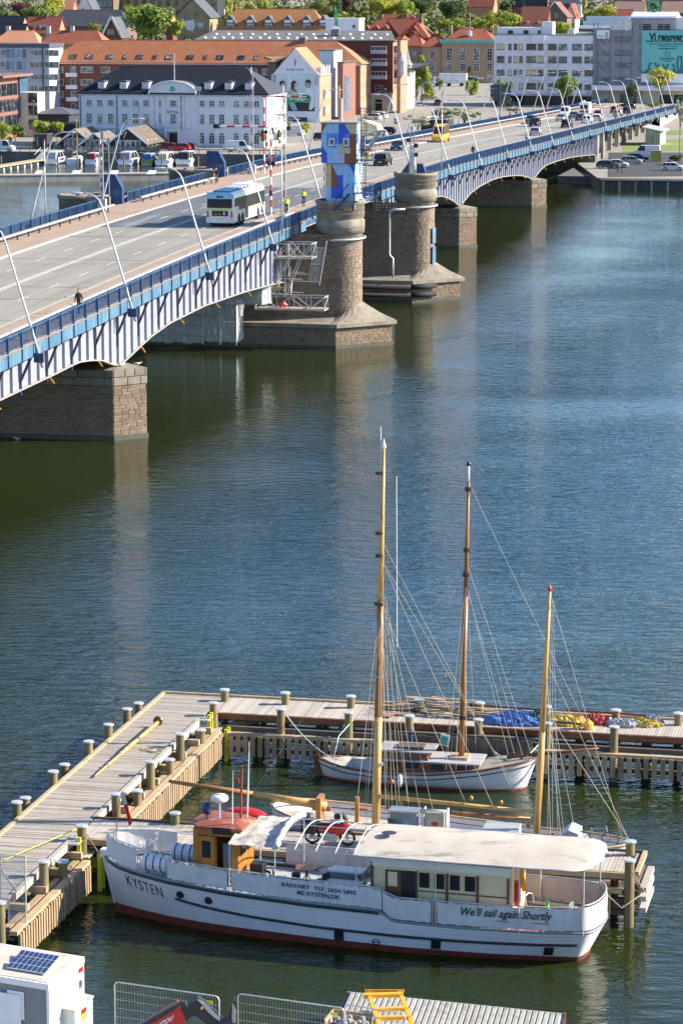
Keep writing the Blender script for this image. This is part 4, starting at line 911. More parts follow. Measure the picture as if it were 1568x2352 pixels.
# ------------------------------------------------------------ people
def limb_obj(name,verts,edges,radii,m,parent,root=0,sub=1):
 me=bpy.data.meshes.new(name);me.from_pydata(verts,edges,[]);me.materials.append(MATS[m])
 o=put(name,me,parent)
 md=o.modifiers.new('skin','SKIN');md.use_smooth_shade=True
 if not me.skin_vertices:pass
 for i,v in enumerate(me.skin_vertices[0].data):v.radius=(radii[i],radii[i]);v.use_root=(i==root)
 if sub:s=o.modifiers.new('sub','SUBSURF');s.levels=sub;s.render_levels=sub
 return o
def person(loc,rz,label,top='cloth_dark',legs='cloth_dark',hair='hair',pose='walk',head=None,cyc=False):
 r=thing('person',label,'person',loc,rz)
 if pose=='ride':
  hipz=1.0;J_=dict(pel=(-.15,0,1.0),ch=(.1,0,1.42),nk=(.18,0,1.56),hd=(.22,0,1.62))
  legs_=[((-.12,.1,.97),(.22,.11,.72),(.02,.11,.32),(.14,.11,.28)),((-.12,-.1,.97),(.24,-.11,.92),(.12,-.11,.5),(.24,-.11,.46))]
  arms=[((.08,.2,1.42),(.26,.26,1.2),(.46,.22,1.1),(.53,.2,1.1)),((.08,-.2,1.42),(.26,-.26,1.2),(.46,-.22,1.1),(.53,-.2,1.1))]
 else:
  st_=.22 if pose=='walk' else .03
  J_=dict(pel=(0,0,.95),ch=(.02,0,1.38),nk=(.03,0,1.52),hd=(.04,0,1.6))
  legs_=[((0,.09,.92),(st_*.7,.1,.5),(st_,.1,.08),(st_+.15,.1,.04)),((0,-.09,.92),(-st_*.2,-.1,.5),(-st_,-.1,.1),(-st_+.13,-.1,.04))]
  arms=[((.02,.19,1.4),(-.08,.25,1.12),(.02,.26,.88),(.05,.26,.8)),((.02,-.19,1.4),(.05,-.25,1.12),(.16,-.25,.9),(.2,-.25,.83))]
 V=[J_['pel'],tuple((a+b)/2 for a,b in zip(J_['pel'],J_['ch'])),J_['ch'],J_['nk'],J_['hd']];E=[(0,1),(1,2),(2,3),(3,4)];Rr=[.145,.135,.155,.055,.06]
 for l in legs_:
  b=len(V);V+=list(l);E+=[(0,b),(b,b+1),(b+1,b+2),(b+2,b+3)];Rr+=[.095,.065,.045,.045]
 for a in arms:
  b=len(V);V+=list(a);E+=[(2,b),(b,b+1),(b+1,b+2),(b+2,b+3)];Rr+=[.065,.048,.036,.038]
 limb_obj('body',V,E,Rr,legs,r)
 V2=[tuple(q)for q in(J_['pel'],J_['ch'],J_['nk'])];E2=[(0,1),(1,2)];R2=[.165,.178,.07]
 for a in arms:
  b=len(V2);V2+=list(a[:3]);E2+=[(1,b),(b,b+1),(b+1,b+2)];R2+=[.08,.06,.048]
 limb_obj('jacket',V2,E2,R2,top,r)
 h=Vector(J_['hd'])+Vector((.01,0,.1));mb=MB();mb.lathe([(.001,-.13),(.05,-.12),(.075,-.06),(.088,0),(.085,.06),(.06,.11),(.001,.13)],h,12);mb.v=[Vector((h.x+(q.x-h.x)*1.12,q.y,q.z))for q in mb.v]
 mb.lathe([(.001,.03),(.018,0),(.022,-.03),(.001,-.035)],h+Vector((.1,0,-.01)),6)
 for sy in(-1,1):mb.lathe([(.001,.03),(.015,.0),(.001,-.03)],h+Vector((0,sy*.09,0)),6)
 part('head',mb,'skin',r,smooth=True)
 mb=MB();mb.lathe([(.092,-.03),(.1,.02),(.09,.08),(.06,.125),(.001,.145)],h+Vector((-.015,0,.01)),12);part('helmet' if head else 'hair',mb,head or hair,r,smooth=True)
 for a in arms:
  c=Vector(a[3]);mb=MB();mb.box(c.x-.05,c.x+.04,c.y-.02,c.y+.02,c.z-.04,c.z+.04)
  for i in range(4):mb.beam(c+Vector((.03,-.02+i*.0,-.03+i*.022)),c+Vector((.085-abs(i-1.5)*.008,.005,-.045+i*.022)),.016,.016)
  mb.beam(c+Vector((-.01,.0,.03)),c+Vector((.05,.03 if c.y<0 else-.03,.05)),.018,.018)
  part('hand',mb,'skin',r)
 for l in legs_:c=Vector(l[3]);mb=MB();mb.box(c.x-.17,c.x+.1,c.y-.045,c.y+.045,c.z-.045,c.z+.04);part('shoe',mb,'black_plastic',r)
 return r
def bicycle(loc,rz,label,frame='cloth_dark'):
 r=thing('bicycle',label,'bicycle',loc,rz)
 for x in(-.52,.55):
  mb=MB();mb.lathe([(.33,-.02),(.35,0),(.33,.02),(.31,0),(.33,-.02)],(x,0,.35),20,axis='y')
  for k in range(8):a=k*math.pi/4;mb.beam((x,0,.35),(x+.32*math.cos(a),0,.35+.32*math.sin(a)),.008,.008)
  part('wheel',mb,'rubber',r)
 mb=MB()
 for p,q in(((-.52,0,.35),(-.05,0,.32)),((-.05,0,.32),(-.2,0,.88)),((-.52,0,.35),(-.17,0,.78)),((-.17,0,.78),(.4,0,.8)),((-.05,0,.32),(.42,0,.7)),((.38,0,.92),(.55,0,.35))):mb.tube([p,q],.018,6)
 part('frame',mb,frame,r)
 mb=MB();mb.box(-.3,-.05,-.06,.06,.9,.95);part('saddle',mb,'black_plastic',r)
 mb=MB();mb.tube([(.36,0,.85),(.36,0,1.05)],.015,6);mb.tube([(.42,-.24,1.07),(.36,-.1,1.06),(.36,.1,1.06),(.42,.24,1.07)],.013,6);part('handlebar',mb,'black_plastic',r)
 return r
def rider(s,t,fwd,label_p,label_b,top,head):
 a=BANG+(0 if fwd else math.pi);z=zd(s)+(.13 if not-17.7<t<-3.9 else 0);bicycle(B(s,t,z),a,label_b);person(B(s,t,z),a,label_p,top,'cloth_dark',pose='ride',head=head)
rider(tp(697,-2.9,460),-2.9,1,'cyclist in a lime jacket and black helmet riding away near the cabin','bicycle under the cyclist with the black helmet','cloth_hi','black_plastic')
rider(tp(658,-2.5,480),-2.5,1,'cyclist in a bright yellow jacket and pink cap behind the guard rail','bicycle under the cyclist with the pink cap','cloth_hi','cloth_pink')
rider(tp(497,-20.2,400),-20.2,0,'cyclist in dark clothes coming along the far footway by the blue housing','bicycle under the dark-clothed cyclist on the far footway','cloth_dark','cloth_grey')
rider(tp(1441,-3.2,262),-3.2,1,'dark rider on the cycle track near the front of the queue','bicycle under the rider beside the queue of cars','cloth_dark','black_plastic')
def walker(s,t,fwd,label,top,legs='cloth_dark',hair='hair'):
 person(B(s,t,zd(s)+.13),BANG+(0 if fwd else math.pi),label,top,legs,hair)
walker(tp(181,-.3,700),-.3,0,'man in a black jacket walking by the near railing at the left','cloth_dark')
walker(tp(1086,-.6,345),-.6,0,'woman with long dark hair walking towards the camera by the near railing','cloth_dark')
walker(tp(1209,-.8,315),-.8,1,'person in pale clothes walking behind the near railing below the silver car','cloth_pale')
walker(tp(1378,-1.0,280),-1.0,0,'person in a tan coat walking by the near railing beside the white cars','cloth_tan')
walker(tp(1413,-1.2,270),-1.2,1,'first of two walkers in grey near the right end of the near railing','cloth_grey')
walker(tp(1419,-2.1,270),-2.1,1,'second of two walkers, in pale clothes, near the right end of the near railing','cloth_pale')
walker(tp(1171,-21.9,270),-21.9,1,'person in a dark red coat on the far footway below the big sign','cloth_pink')
walker(tp(1253,-21.9,252),-21.9,1,'person in red by the far railing near the white van','cloth_pink')
# ------------------------------------------------------------ foreground jetties
JZ=2.0
def planked(root,a0,a1,b0,b1,along,pitch,m,z=JZ,maxn=300,seed=1):
 """along='a': boards lie along a and follow each other along b"""
 r=random.Random(seed);L=(a1-a0)if along=='a' else(b1-b0);n=int(((b1-b0)if along=='a' else(a1-a0))/pitch)
 mb=MB();w=pitch-.018
 if along=='a':mb.box(-L/2,L/2,-w/2,w/2,-.05,0)
 else:mb.box(-w/2,w/2,-L/2,L/2,-.05,0)
 me=mb.mesh('board',m)
 for i in range(n):
  c=J((a0+a1)/2,b0+(i+.5)*pitch,z)if along=='a' else J(a0+(i+.5)*pitch,(b0+b1)/2,z)
  put('board',me,root,c+Vector((0,0,r.uniform(-.006,.006)))-root.location,(r.uniform(-.002,.002),0,JANG))
def jbeam(root,a0,b0,a1,b1,z0,z1,w,m,name):
 mb=MB();p,q=J(a0,b0,(z0+z1)/2),J(a1,b1,(z0+z1)/2);mb.beam(p,q,w,z1-z0);return part(name,mb,m,root,True)
j1=thing('timber_jetty','wide weathered timber walkway running from the lower left to the corner of the jetty','jetty',J(1.5,-15,0))
planked(j1,0.08,2.95,-32,0.0,'a',.146,'deck_wood',seed=2)
jbeam(j1,.04,-32,.04,.04,1.9,2.08,.16,'edge_wood','edge_board');jbeam(j1,3.0,-23.4,3.0,-31,1.8,2.07,.2,'deck_wood_b','edge_board');jbeam(j1,3.0,-20.8,3.0,-4.6,1.8,2.07,.2,'deck_wood_b','edge_board')
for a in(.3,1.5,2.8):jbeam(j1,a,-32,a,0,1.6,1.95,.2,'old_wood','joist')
for i in range(14):
 b=-2.5-i*2.2
 if-24.2<b<-20.4:continue
 jbeam(j1,2.9,b,3.6,b,1.45,1.7,.22,'edge_wood','bracket_beam')
jbeam(j1,3.4,-19.4,3.4,-4.6,1.2,1.42,.25,'fender_wood','walings'.rstrip('s'));jbeam(j1,3.4,-33,3.4,-24.6,1.2,1.42,.25,'fender_wood','waling')
j2=thing('timber_jetty','far timber walkway stacked with planks and tarpaulins, running right from the corner','jetty',J(15,-1.5,0))
planked(j2,3.03,33,-3.0,-.1,'b',.146,'deck_wood_b',seed=3)
jbeam(j2,0,-.02,33,-.02,1.92,2.1,.14,'edge_wood','edge_board');jbeam(j2,3.1,-3.06,33,-3.06,1.72,1.98,.12,'varnish_dark','edge_board')
for b in(-.3,-1.5,-2.8):jbeam(j2,3,b,33,b,1.6,1.94,.2,'old_wood','joist')
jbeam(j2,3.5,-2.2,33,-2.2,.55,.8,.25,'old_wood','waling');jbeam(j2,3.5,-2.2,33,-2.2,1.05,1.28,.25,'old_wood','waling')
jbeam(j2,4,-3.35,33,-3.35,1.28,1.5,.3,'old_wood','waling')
j3=thing('timber_jetty','middle timber finger walkway behind the white passenger ship','jetty',J(14,-22.2,0))
planked(j3,3.03,25.0,-23.5,-20.9,'b',.146,'deck_wood_b',seed=4)
jbeam(j3,3.0,-20.84,25.05,-20.84,1.92,2.08,.12,'old_wood','edge_board');jbeam(j3,3.0,-23.55,25.05,-23.55,1.75,1.98,.12,'edge_wood','edge_board');jbeam(j3,25.1,-23.6,25.1,-20.8,1.9,2.08,.16,'edge_wood','edge_board');jbeam(j3,24.75,-23.45,24.75,-20.9,2.005,2.03,.1,'black_paint','rubber_strip')
for b in(-21.2,-22.2,-23.2):jbeam(j3,3.0,b,25,b,1.6,1.94,.2,'old_wood','joist')
for a in range(4,26,3):jbeam(j3,a,-23.5,a,-20.9,1.3,1.58,.25,'old_wood','cross_beam')
for z in(.5,.95,1.3):jbeam(j3,21.6,-23.7,25.2,-23.7,z-.1,z+.1,.25,'old_wood','waling');jbeam(j3,25.35,-23.7,25.35,-20.9,z,z+.2,.25,'deck_wood_b','waling')
for a,b in((3.9,-22.5),(8,-21.2),(8,-23.3),(12,-21.2),(12,-23.3),(16,-21.2),(16,-23.3),(20,-21.2),(20,-23.3),(24,-21.4)):mb=MB();mb.tube([J(a,b,-1),J(a,b,1.6)],.16,8);part('support_pile',mb,'pile_wood',j3,True,True)
for b in range(-31,-1,3):
 for a in(.5,2.5):mb=MB();mb.tube([J(a,b,-1),J(a,b,1.6)],.16,8);part('support_pile',mb,'pile_wood',j1,True,True)
for a in range(5,33,3):
 for b in(-.5,-2.0):mb=MB();mb.tube([J(a,b,-1),J(a,b,1.6)],.16,8);part('support_pile',mb,'pile_wood',j2,True,True)
mb=MB()
for a in(5.2,8.9,21.3):mb.beam(J(3.4 if a==5.2 else a,-3.2,1.2),J(a+.9,-1.5,1.75),.2,.28)
part('brace',mb,'fender_wood',j2,True)
def fender(label,p0,p1,z0,z1,pitch,wd,m='fender_wood',solid=False,cat='fender'):
 """upright slats bolted to a timber beam"""
 a0,b0=p0;a1,b1=p1;L=math.hypot(a1-a0,b1-b0);d=((a1-a0)/L,(b1-b0)/L);o_=(d[1],-d[0])
 r=thing('fender_wall',label,cat,J((a0+a1)/2,(b0+b1)/2,0))
 jbeam(r,a0,b0,a1,b1,z1-.06,z1+.1,.3,'edge_wood' if not solid else 'old_wood','top_beam');jbeam(r,a0,b0,a1,b1,z0+.2,z0+.4,.2,'old_wood','waling')
 n=int(L/pitch);mb=MB();mb.box(-wd/2,wd/2,-.05,.05,0,z1-z0);me=mb.mesh('slat',m);ang=math.atan2((J(a1,b1,0)-J(a0,b0,0)).y,(J(a1,b1,0)-J(a0,b0,0)).x)
 for i in range(n):
  u=(i+.5)*pitch;c=J(a0+d[0]*u+o_[0]*.2,b0+d[1]*u+o_[1]*.2,z0+RN.uniform(-.03,.03));put('slat',me,r,c-r.location,(0,0,ang))
 return r
fender('long comb of upright timber slats along the inner side of the left walkway',(3.78,-19.2),(3.78,-4.2),.3,1.35,.3,.17)
fender('short comb of upright timber slats at the lower left beside the white site cabin',(3.82,-33.5),(3.82,-24.6),.3,1.35,.3,.17)
fender('comb of upright timber slats under the far walkway, left of the moored yacht',(4.2,-4.0),(11.2,-4.0),.3,1.25,.34,.21)
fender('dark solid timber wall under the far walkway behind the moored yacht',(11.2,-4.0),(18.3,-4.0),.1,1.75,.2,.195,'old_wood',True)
fender('comb of upright timber slats under the far walkway at the right edge',(18.3,-4.0),(33,-4.0),.3,1.25,.37,.22)
fender('comb of upright timber slats at the outer end of the middle walkway',(21.6,-23.85),(24.6,-23.85),.5,1.35,.38,.22)
fender('comb of upright slats under the start of the middle walkway by the ship\'s bow',(4.4,-23.3),(7.6,-23.3),.3,1.2,.33,.2)
for(b,lab)in((-4.0,'by the far corner'),(-23.8,'at the lower left')):
 r=thing('ladder','bright yellow plastic ladder on the inner fender corner %s'%lab,'ladder',J(4.6,b-.3,0))
 for bb,zz0,zz1,aa in((b-.1,-.4,1.5,4.12),(b-.5,1.35,2.25,3.42)):
  for d in(0,.42):
   mb=MB();mb.beam(J(aa,bb+d,zz0),J(aa,bb+d,zz1),.16,.1,BU);part('stile',mb,'yellow_paint',r,True)
  z=zz0+.2
  while z<zz1:mb=MB();mb.tube([J(aa,bb,z),J(aa,bb+.42,z)],.03,6);part('rung',mb,'yellow_paint',r,True);z+=.3
 ll=thing('step_landing','small slatted timber step landing behind the yellow ladder %s'%lab,'landing',J(3.9,b,1.3))
 planked(ll,3.1,3.9,b-.5,b+.4,'b',.12,'deck_wood_b',z=1.45)
 mb=MB();mb.prism([J(3.1,b-.9,2.03),J(3.5,b-.9,2.03),J(3.5,b-.1,2.03),J(3.1,b-.1,2.03)],(0,0,.05));part('step',mb,'rail_paint',ll,True)
# ------------------------------------------------------------ mooring piles with round caps
def pile_proto():
 r=thing('mooring_pile','x','mooring pile',(0,0,0))
 mb=MB();mb.lathe([(.185,-3.2),(.19,-1),(.18,0)],(0,0,0),14);part('post',mb,'pile_wood',r,smooth=True)
 mb=MB();mb.lathe([(.18,-.03),(.235,-.03),(.24,0),(.235,.03),(0,.045)],(0,0,0),18);part('cap',mb,'galv',r)
 return r
pp=pile_proto();first=[True]
def pile(a,b,z,label,group):
 o=pp if first[0]else copy_tree(pp);first[0]=False
 o.location=J(a,b,z);o.rotation_euler=(RN.uniform(-.015,.015),RN.uniform(-.015,.015),RN.uniform(0,6));o['label']=label;o['group']=group
for i,b in enumerate((-3.3,-5.6,-8.5,-11.5,-16.5,-21.25)):pile(-.12 if i else-.25,b,2.6 if i else 2.3,'capped timber pile outside the left walkway, %s from the far corner'%ORD[i],'outer piles of the left walkway')
for i,b in enumerate((-13.6,-18.9)):pile(-.55,b,2.1,'low capped pile half hidden outside the left walkway, %s one'%('upper' if i==0 else 'lower'),'outer piles of the left walkway')
for i,b in enumerate((-3.67,-9.4,-14.15,-19.25,-23.9,-28.7,-33.8)):pile(3.42,b,2.6,'tall capped pile at the inner edge of the left walkway, %s from the far corner'%ORD[i],'inner piles of the left walkway')
for i,b in enumerate((-6.5,-11.7,-16.7,-26.85)):pile(3.58,b,2.05,'capped pile behind the slatted fender of the left walkway, %s from the far corner'%ORD[i],'fender piles of the left walkway')
for i,a in enumerate((3.23,6.14,9.25,12.45,15.28,18.36,21.54,24.36)):pile(a,-.9,2.55,'capped pile on the outer edge of the far walkway, %s from its left end'%ORD[i],'outer piles of the far walkway')
for i,a in enumerate((6.6,9.75,12.55,15.7,18.8,21.8)):pile(a,-3.75,2.5,'capped pile on the camera side of the far walkway, %s from its left end'%ORD[i],'inner piles of the far walkway')
pile(6.36,-20.9,2.45,'capped pile on the far edge of the middle walkway left of the wheelhouse','piles of the middle walkway');pile(24.57,-21.3,2.55,'capped pile near the outer end of the middle walkway, far side','piles of the middle walkway');pile(24.85,-23.9,2.6,'capped pile at the outer end of the middle walkway, camera side','piles of the middle walkway');pile(6.0,-23.6,2.5,'capped pile behind the ship\'s life raft canisters','piles of the middle walkway');pile(13.1,-21.3,2.3,'low capped pile seen between the awning hoops','piles of the middle walkway')
mb=MB();p,q=J(1.5,-6.3,2.22),J(1.25,-15.1,2.1);n=14;pts=[p.lerp(q,i/n)for i in range(n+1)];mb.tube(pts,[.095]*4+[.09,.085,.105,.1,.075,.07,.065,.06,.055,.05,.04],8)
pl=thing('spare_mast','long tapered wooden mast lying on the left walkway','mast',J(1.4,-10,2));part('pole',mb,'mast_wood',pl,True,True)
mb=MB();mb.lathe([(.0,-.05),(.2,-.05),(.23,0),(.2,.07),(0,.07)],(0,0,0),16,axis='y');T=Matrix.Translation(J(1.5,-6.2,2.28))@Matrix.Rotation(JANG+.05,4,'Z');mb.v=[T@v for v in mb.v];part('end_disc',mb,'varnish_dark',pl,True)
mb=MB();
for u in(.42,.6,.8,.52):c=p.lerp(q,u);mb.tube([c+BU*.06,c-BU*.06],.1,8)
part('rope_binding',mb,'rope_pale',pl,True)
def loose_rope(pts,r,m,label,base,name='rope'):
 mb=MB();mb.tube(pts,r,5);solo(name,mb,m,label,'rope',base,smooth=True)
pts=[]
for i in range(70):a=i*.5;rr=.28+.12*math.sin(i*.7);pts.append(J(2.0+i*.012+rr*math.cos(a),-10.0-i*.006+rr*.9*math.sin(a),2.03+.01*math.sin(i)))
pts+=[J(3.0+.1*math.sin(i),-10.3-i*.15,2.05)for i in range(6)]
loose_rope(pts,.018,'rope_pale','tangled pale rope lying beside the spare mast',J(2.4,-10.2,2))
loose_rope([J(-.5,-31.5,2.04),J(1.2,-27.5,2.04),J(3.1,-23.5,2.35)],.02,'yellow_paint','yellow line stretched over the walkway at the lower left',J(1.2,-27.5,2))
gt=thing('mesh_gate','galvanised wire mesh gate standing at the lower left of the walkway','gate',(-12.2,101.5,2))
def gp(x,y,Y=101.5):d=ray(x,y);k=(Y-0)/d.y;return CPOS+d*k
GA=[gp(0,1962),gp(58,1967),gp(60,2125),gp(20,2123),gp(20,2067),gp(0,2064)]
mb=MB()
for p,q in zip(GA,GA[1:]+GA[:1]):mb.tube([p,q],.03,6)
mb.tube([gp(3,2000),gp(38,2050)],.03,6);part('frame',mb,'galv',gt,True)
mb=MB();x=3
while x<58:mb.beam(gp(x,1964),gp(x,2065 if x<20 else 2124),.007,.007);x+=3.0
y=1968
while y<2122:mb.beam(gp(0 if y<2065 else 20,y),gp(58.5,y+1),.007,.007);y+=3.0
o=part('wire_mesh',mb,'galv',gt,True);o['kind']='stuff'
# ------------------------------------------------------------ clutter on the far walkway
wp=thing('plank_pile','long heap of loose weathered planks on the far walkway','plank pile',J(13.8,-1.2,2));r_=random.Random(5)
for i in range(120):
 a=r_.uniform(11.2,17.6);L=r_.uniform(.8,2.4);k=max(0,1-abs(a-13.4)/2.4);z=2.06+r_.random()**.7*.75*k;b=-1.0+r_.uniform(-.9,.8)*(1.15-.6*(z-2));th=r_.gauss(0,.13)
 mb=MB();w=r_.uniform(.05,.13);c=J(a,b,z);d=(JN*math.cos(th)+JU*math.sin(th))*L/2+Vector((0,0,r_.uniform(-.06,.06)));mb.beam(c-d,c+d,w,.03);o=part('plank',mb,r_.choice(['deck_wood','edge_wood','edge_wood','rope_pale','fender_wood','old_wood']),wp,True)
for i,(a,b,L,m_)in enumerate(((10.7,-2.3,.6,'edge_wood'),(11.2,-1.9,.9,'rope_pale'),(11.0,-2.5,.5,'varnish'))):
 mb=MB();mb.prism([J(a,b,2.03+i*.02),J(a+L,b,2.03+i*.02),J(a+L,b+.5,2.03+i*.02),J(a,b+.5,2.03+i*.02)],(0,0,.03));solo('plywood_sheet',mb,m_,['small tan plywood sheet at the left end of the plank heap','larger pale plywood sheet at the left end of the plank heap','orange-brown plywood offcut at the left end of the plank heap'][i],'board',J(a,b,2.03))
def crumple(a,b,ra,rb,h,m,label,seed,name='tarpaulin',cat='tarpaulin'):
 mb=MB();n=26;rows=[]
 for i in range(n+1):
  row=[]
  for j in range(n+1):
   u=i/n*2-1;v=j/n*2-1;e=max(0,1-(u*u+v*v)**.9);e2=1+.25*noise.noise(Vector((u*2+seed,v*2,0)))
   z=h*(e**.45)*(.55+.6*abs(noise.noise(Vector((u*3.1+seed,v*3.3,seed))))+.35*abs(noise.noise(Vector((u*8+seed,v*7,1)))))
   q=max(1,math.hypot(u,v));w2=.22*noise.noise(Vector((u*5+seed,v*5,9)));row.append(J(a+(u/q+w2)*ra*e2,b+(v/q-w2)*rb*e2,2.03+z if e>0 else 2.02))
  rows.append(row)
 mb.grid(rows);return solo(name,mb,m,label,cat,J(a,b,2.02))
mat('tarp_blue',(.04,.15,.42),(.025,.07,.24),.5,ns=3,dirt=(.2,.3,.45),ds=2);mat('tarp_yellow',(.6,.42,.06),(.4,.27,.03),.6,ns=3,dirt=(.6,.55,.35),ds=2.5);mat('tarp_red',(.38,.04,.04),(.25,.025,.03),.6,ns=3);mat('tarp_grey',(.38,.38,.42),(.2,.21,.25),.7,ns=3);mat('tarp_green',(.02,.12,.1),None,.5)
crumple(17.0,-2.2,1.3,.6,.5,'tarp_blue','crumpled blue tarpaulin heaped on the near side of the far walkway',2)
crumple(16.9,-1.0,1.1,.35,.35,'tarp_blue','flat blue tarpaulin lying behind the crumpled blue one',5)
crumple(18.1,-1.2,.45,.5,.45,'tarp_green','dark green tarpaulin between the blue and yellow ones',7)
crumple(19.3,-1.7,1.1,.6,.5,'tarp_yellow','crumpled yellow oilcloth heap on the far walkway',9)
crumple(20.7,-1.3,.6,.45,.5,'tarp_red','dark red cloth bundle on the far walkway',11)
crumple(21.9,-1.6,.7,.4,.4,'tarp_grey','grey and white cloth bundle on the far walkway',13)
crumple(22.9,-1.3,.8,.4,.35,'tarp_yellow','second yellow cloth heap, right of the grey bundle',15);crumple(23.2,-1.0,.5,.3,.45,'tarp_grey','small pale cloth bundle on top of the right yellow heap',17)
for i,(a,b,s_)in enumerate(((19.95,-2.55,.16),(20.5,-2.5,.2))):
 mb=MB();c=J(a,b,2.02);mb.lathe([(0,0),(s_,0),(s_*1.1,.05),(s_*1.1,.26),(s_*.6,.36),(s_*.25,.4),(s_*.25,.46),(0,.46)],c,12);solo('jerry_can',mb,'orange_paint',['smaller left orange canister on the far walkway','larger right orange canister on the far walkway'][i],'canister',c)
for i,(a0,a1,b,m_)in enumerate(((14.5,18.2,-.5,'old_wood'),(19.2,22.9,-.55,'varnish_dark'),(18.3,20.2,-2.7,'old_wood'),(15.2,17.6,-1.9,'edge_wood'))):
 mb=MB();mb.tube([J(a0,b,2.35),J(a1,b-.1,2.3)],.06,6);solo('wooden_spar',mb,m_,['grey spar lying behind the blue tarpaulins','dark red-brown spar lying behind the yellow heap','short grey spar at the edge in front of the yellow heap','pale spar lying across the blue tarpaulin'][i],'spar',J((a0+a1)/2,b,2.3))
# ------------------------------------------------------------ the white passenger ship
def z5(x,y):return(350+x/1.7422)*.5879,(3050+y/1.7422)*.5879
def z6(x,y):return(1200+x/1.96)*.5879,(3100+y/1.96)*.5879
def z7(x,y):return(1800+x/1.8085)*.5879,(3100+y/1.8085)*.5879
KO=Vector((-8.64,107.28,0));KD=Vector((.9617,-.274,0)).normalized();KM=Vector((KD.y,-KD.x,0));KANG=math.atan2(KD.y,KD.x)
def K(s,y,z):return KO+KD*s+KM*y+Vector((0,0,z))
def Kp(pt,side):
 q=onpl(*pt,KO+KM*side,KM);return(q-KO).dot(KD),q.z
bDt=[(-.4,.02),(-.2,.38),(.1,.62),(.5,.9),(1.3,1.28),(2.7,1.72),(5,2.02),(8,2.12),(14,2.12),(17,1.9),(18.4,1.6)]
bWt=[(0,.02),(.5,.22),(1,.42),(2.5,.95),(4,1.35),(6,1.67),(9,1.88),(12,1.9),(15,1.6),(18.05,1.0)]
zSt=[(-.4,2.2),(.5,2.05),(2.8,1.92),(5.3,1.78),(8.3,1.66),(11.0,1.6),(11.25,1.45),(11.55,1.25),(14,1.23),(18.4,1.24),(19,1.26)]
zRt=[(-.4,3.15),(0,3.1),(1.3,2.97),(2.7,2.74),(5.2,2.66),(7.3,2.58),(10.7,2.52),(11.1,2.4),(11.6,2.18),(14,2.18),(18.4,2.22),(19,2.38)]
def hull(s,z):
 """half beam of the hull at station s (deck stations) and height z; returns true station and half beam"""
 u=(s+.4)/18.8;zs=lerp(zSt,s);f=max(0,min(1,z/zs));s2=(-.4*f)+(18.05+.35*f+.4*f)*u
 bw=lerp(bWt,u*18.05);bd=lerp(bDt,s);b=bw+(bd-bw)*f**.85
 if z<0:b*=1+z*.4
 return s2,b
def ring(zf,off=0.0,s0=-.4,s1=18.4,side=(1,-1),arc=True,n=60):
 pts=[];ss=[s0+(s1-s0)*(i/n)**1.0 for i in range(n+1)]
 if 1 in side:
  for s in ss:z=zf(s);a,b=hull(s,z);pts.append(K(a,b+off,z))
 if arc:
  z=zf(18.4);a,b=hull(18.4,z);f=max(0,min(1,z/1.24));k=.3+.3*f
  for i in range(1,12):t=math.pi*i/12;zz=z if zf(19)==z else z;pts.append(K(a+(k+off)*math.sin(t),(b+off)*math.cos(t),z+(zf(19)-z)*math.sin(t)))
 if-1 in side:
  for s in reversed(ss):z=zf(s);a,b=hull(s,z);pts.append(K(a,-b-off,z))
 return pts
ship=thing('passenger_ship','white wooden passenger ship with red bottom and large cream awning moored in the foreground','ship',K(9,0,0))
def boot(s):return lerp([(0,.36),(6,.36),(12,.28),(18.4,.2)],s)
LV=7
mb=MB();mb.grid([ring(lambda s,f=f:boot(s)+(lerp(zSt,s)-boot(s))*f)for f in[i/LV for i in range(LV+1)]]);part('hull',mb,'hull_white',ship,True,True)
mb=MB();mb.grid([ring(lambda s,z=z:z)for z in(-.6,-.2)]+[ring(boot)]);part('bottom',mb,'boot_red',ship,True,True)
mb=MB();mb.tube(ring(lambda s:lerp(zSt,s)-.05,.03,s1=11.0,side=(1,),arc=False,n=40),.065,6);mb.tube(ring(lambda s:lerp(zSt,s)-.05,.03,s1=11.0,side=(-1,),arc=False,n=40),.065,6);part('rub_rail',mb,'black_paint',ship,True,True)
zL=[(2.86,1.2),(4,1.05),(6.1,.88),(8.5,.76),(10.8,.71),(14,.7),(18.4,.74)]
mb=MB();mb.tube(ring(lambda s:lerp(zL,s),.02,s0=2.86,side=(1,),arc=False,n=40),.055,6);mb.tube(ring(lambda s:lerp(zL,s),.02,s0=2.86,side=(-1,),arc=False,n=40),.055,6);part('rub_rail',mb,'black_paint',ship,True,True)
mb=MB();mb.tube(ring(lambda s:lerp(zSt,s)+.02,-.02,n=60),.05,6);part('deck_edge',mb,'grey_box',ship,True,True)
mb=MB();mb.beam(K(-.5,0,2.3),K(.0,0,.3),.1,.12);mb.beam(K(-.55,0,2.28),K(-.2,0,2.28),.35,.3);part('stem',mb,'hull_white',ship,True)
for s,z0,z1,w in((9.45,.33,.68,.36),(13.2,.3,.64,.36),(17.4,.27,.62,.34)):
 mb=MB();c=[]
 for a,z in((s-w/2,z0),(s+w/2,z0),(s+w/2,z1),(s-w/2,z1)):x,b=hull(a,z);c.append(K(x,b+.01,z))
 mb.prism(c,KM*.03);part('fender_pad',mb,'black_paint',ship,True)
def hullmap(s0,z0,slope):
 def fn(u,v,w):
  s=s0+u;z=z0+slope*u+v;x,b=hull(s,z);return(K(x,b+.008+w,z)-ship.location)
 return fn
textmesh('KYSTEN',1.62,'letter_black',hullmap(1.5,1.46,-.13),parent=ship,bold=.0,height=.44,spacing=1.15)
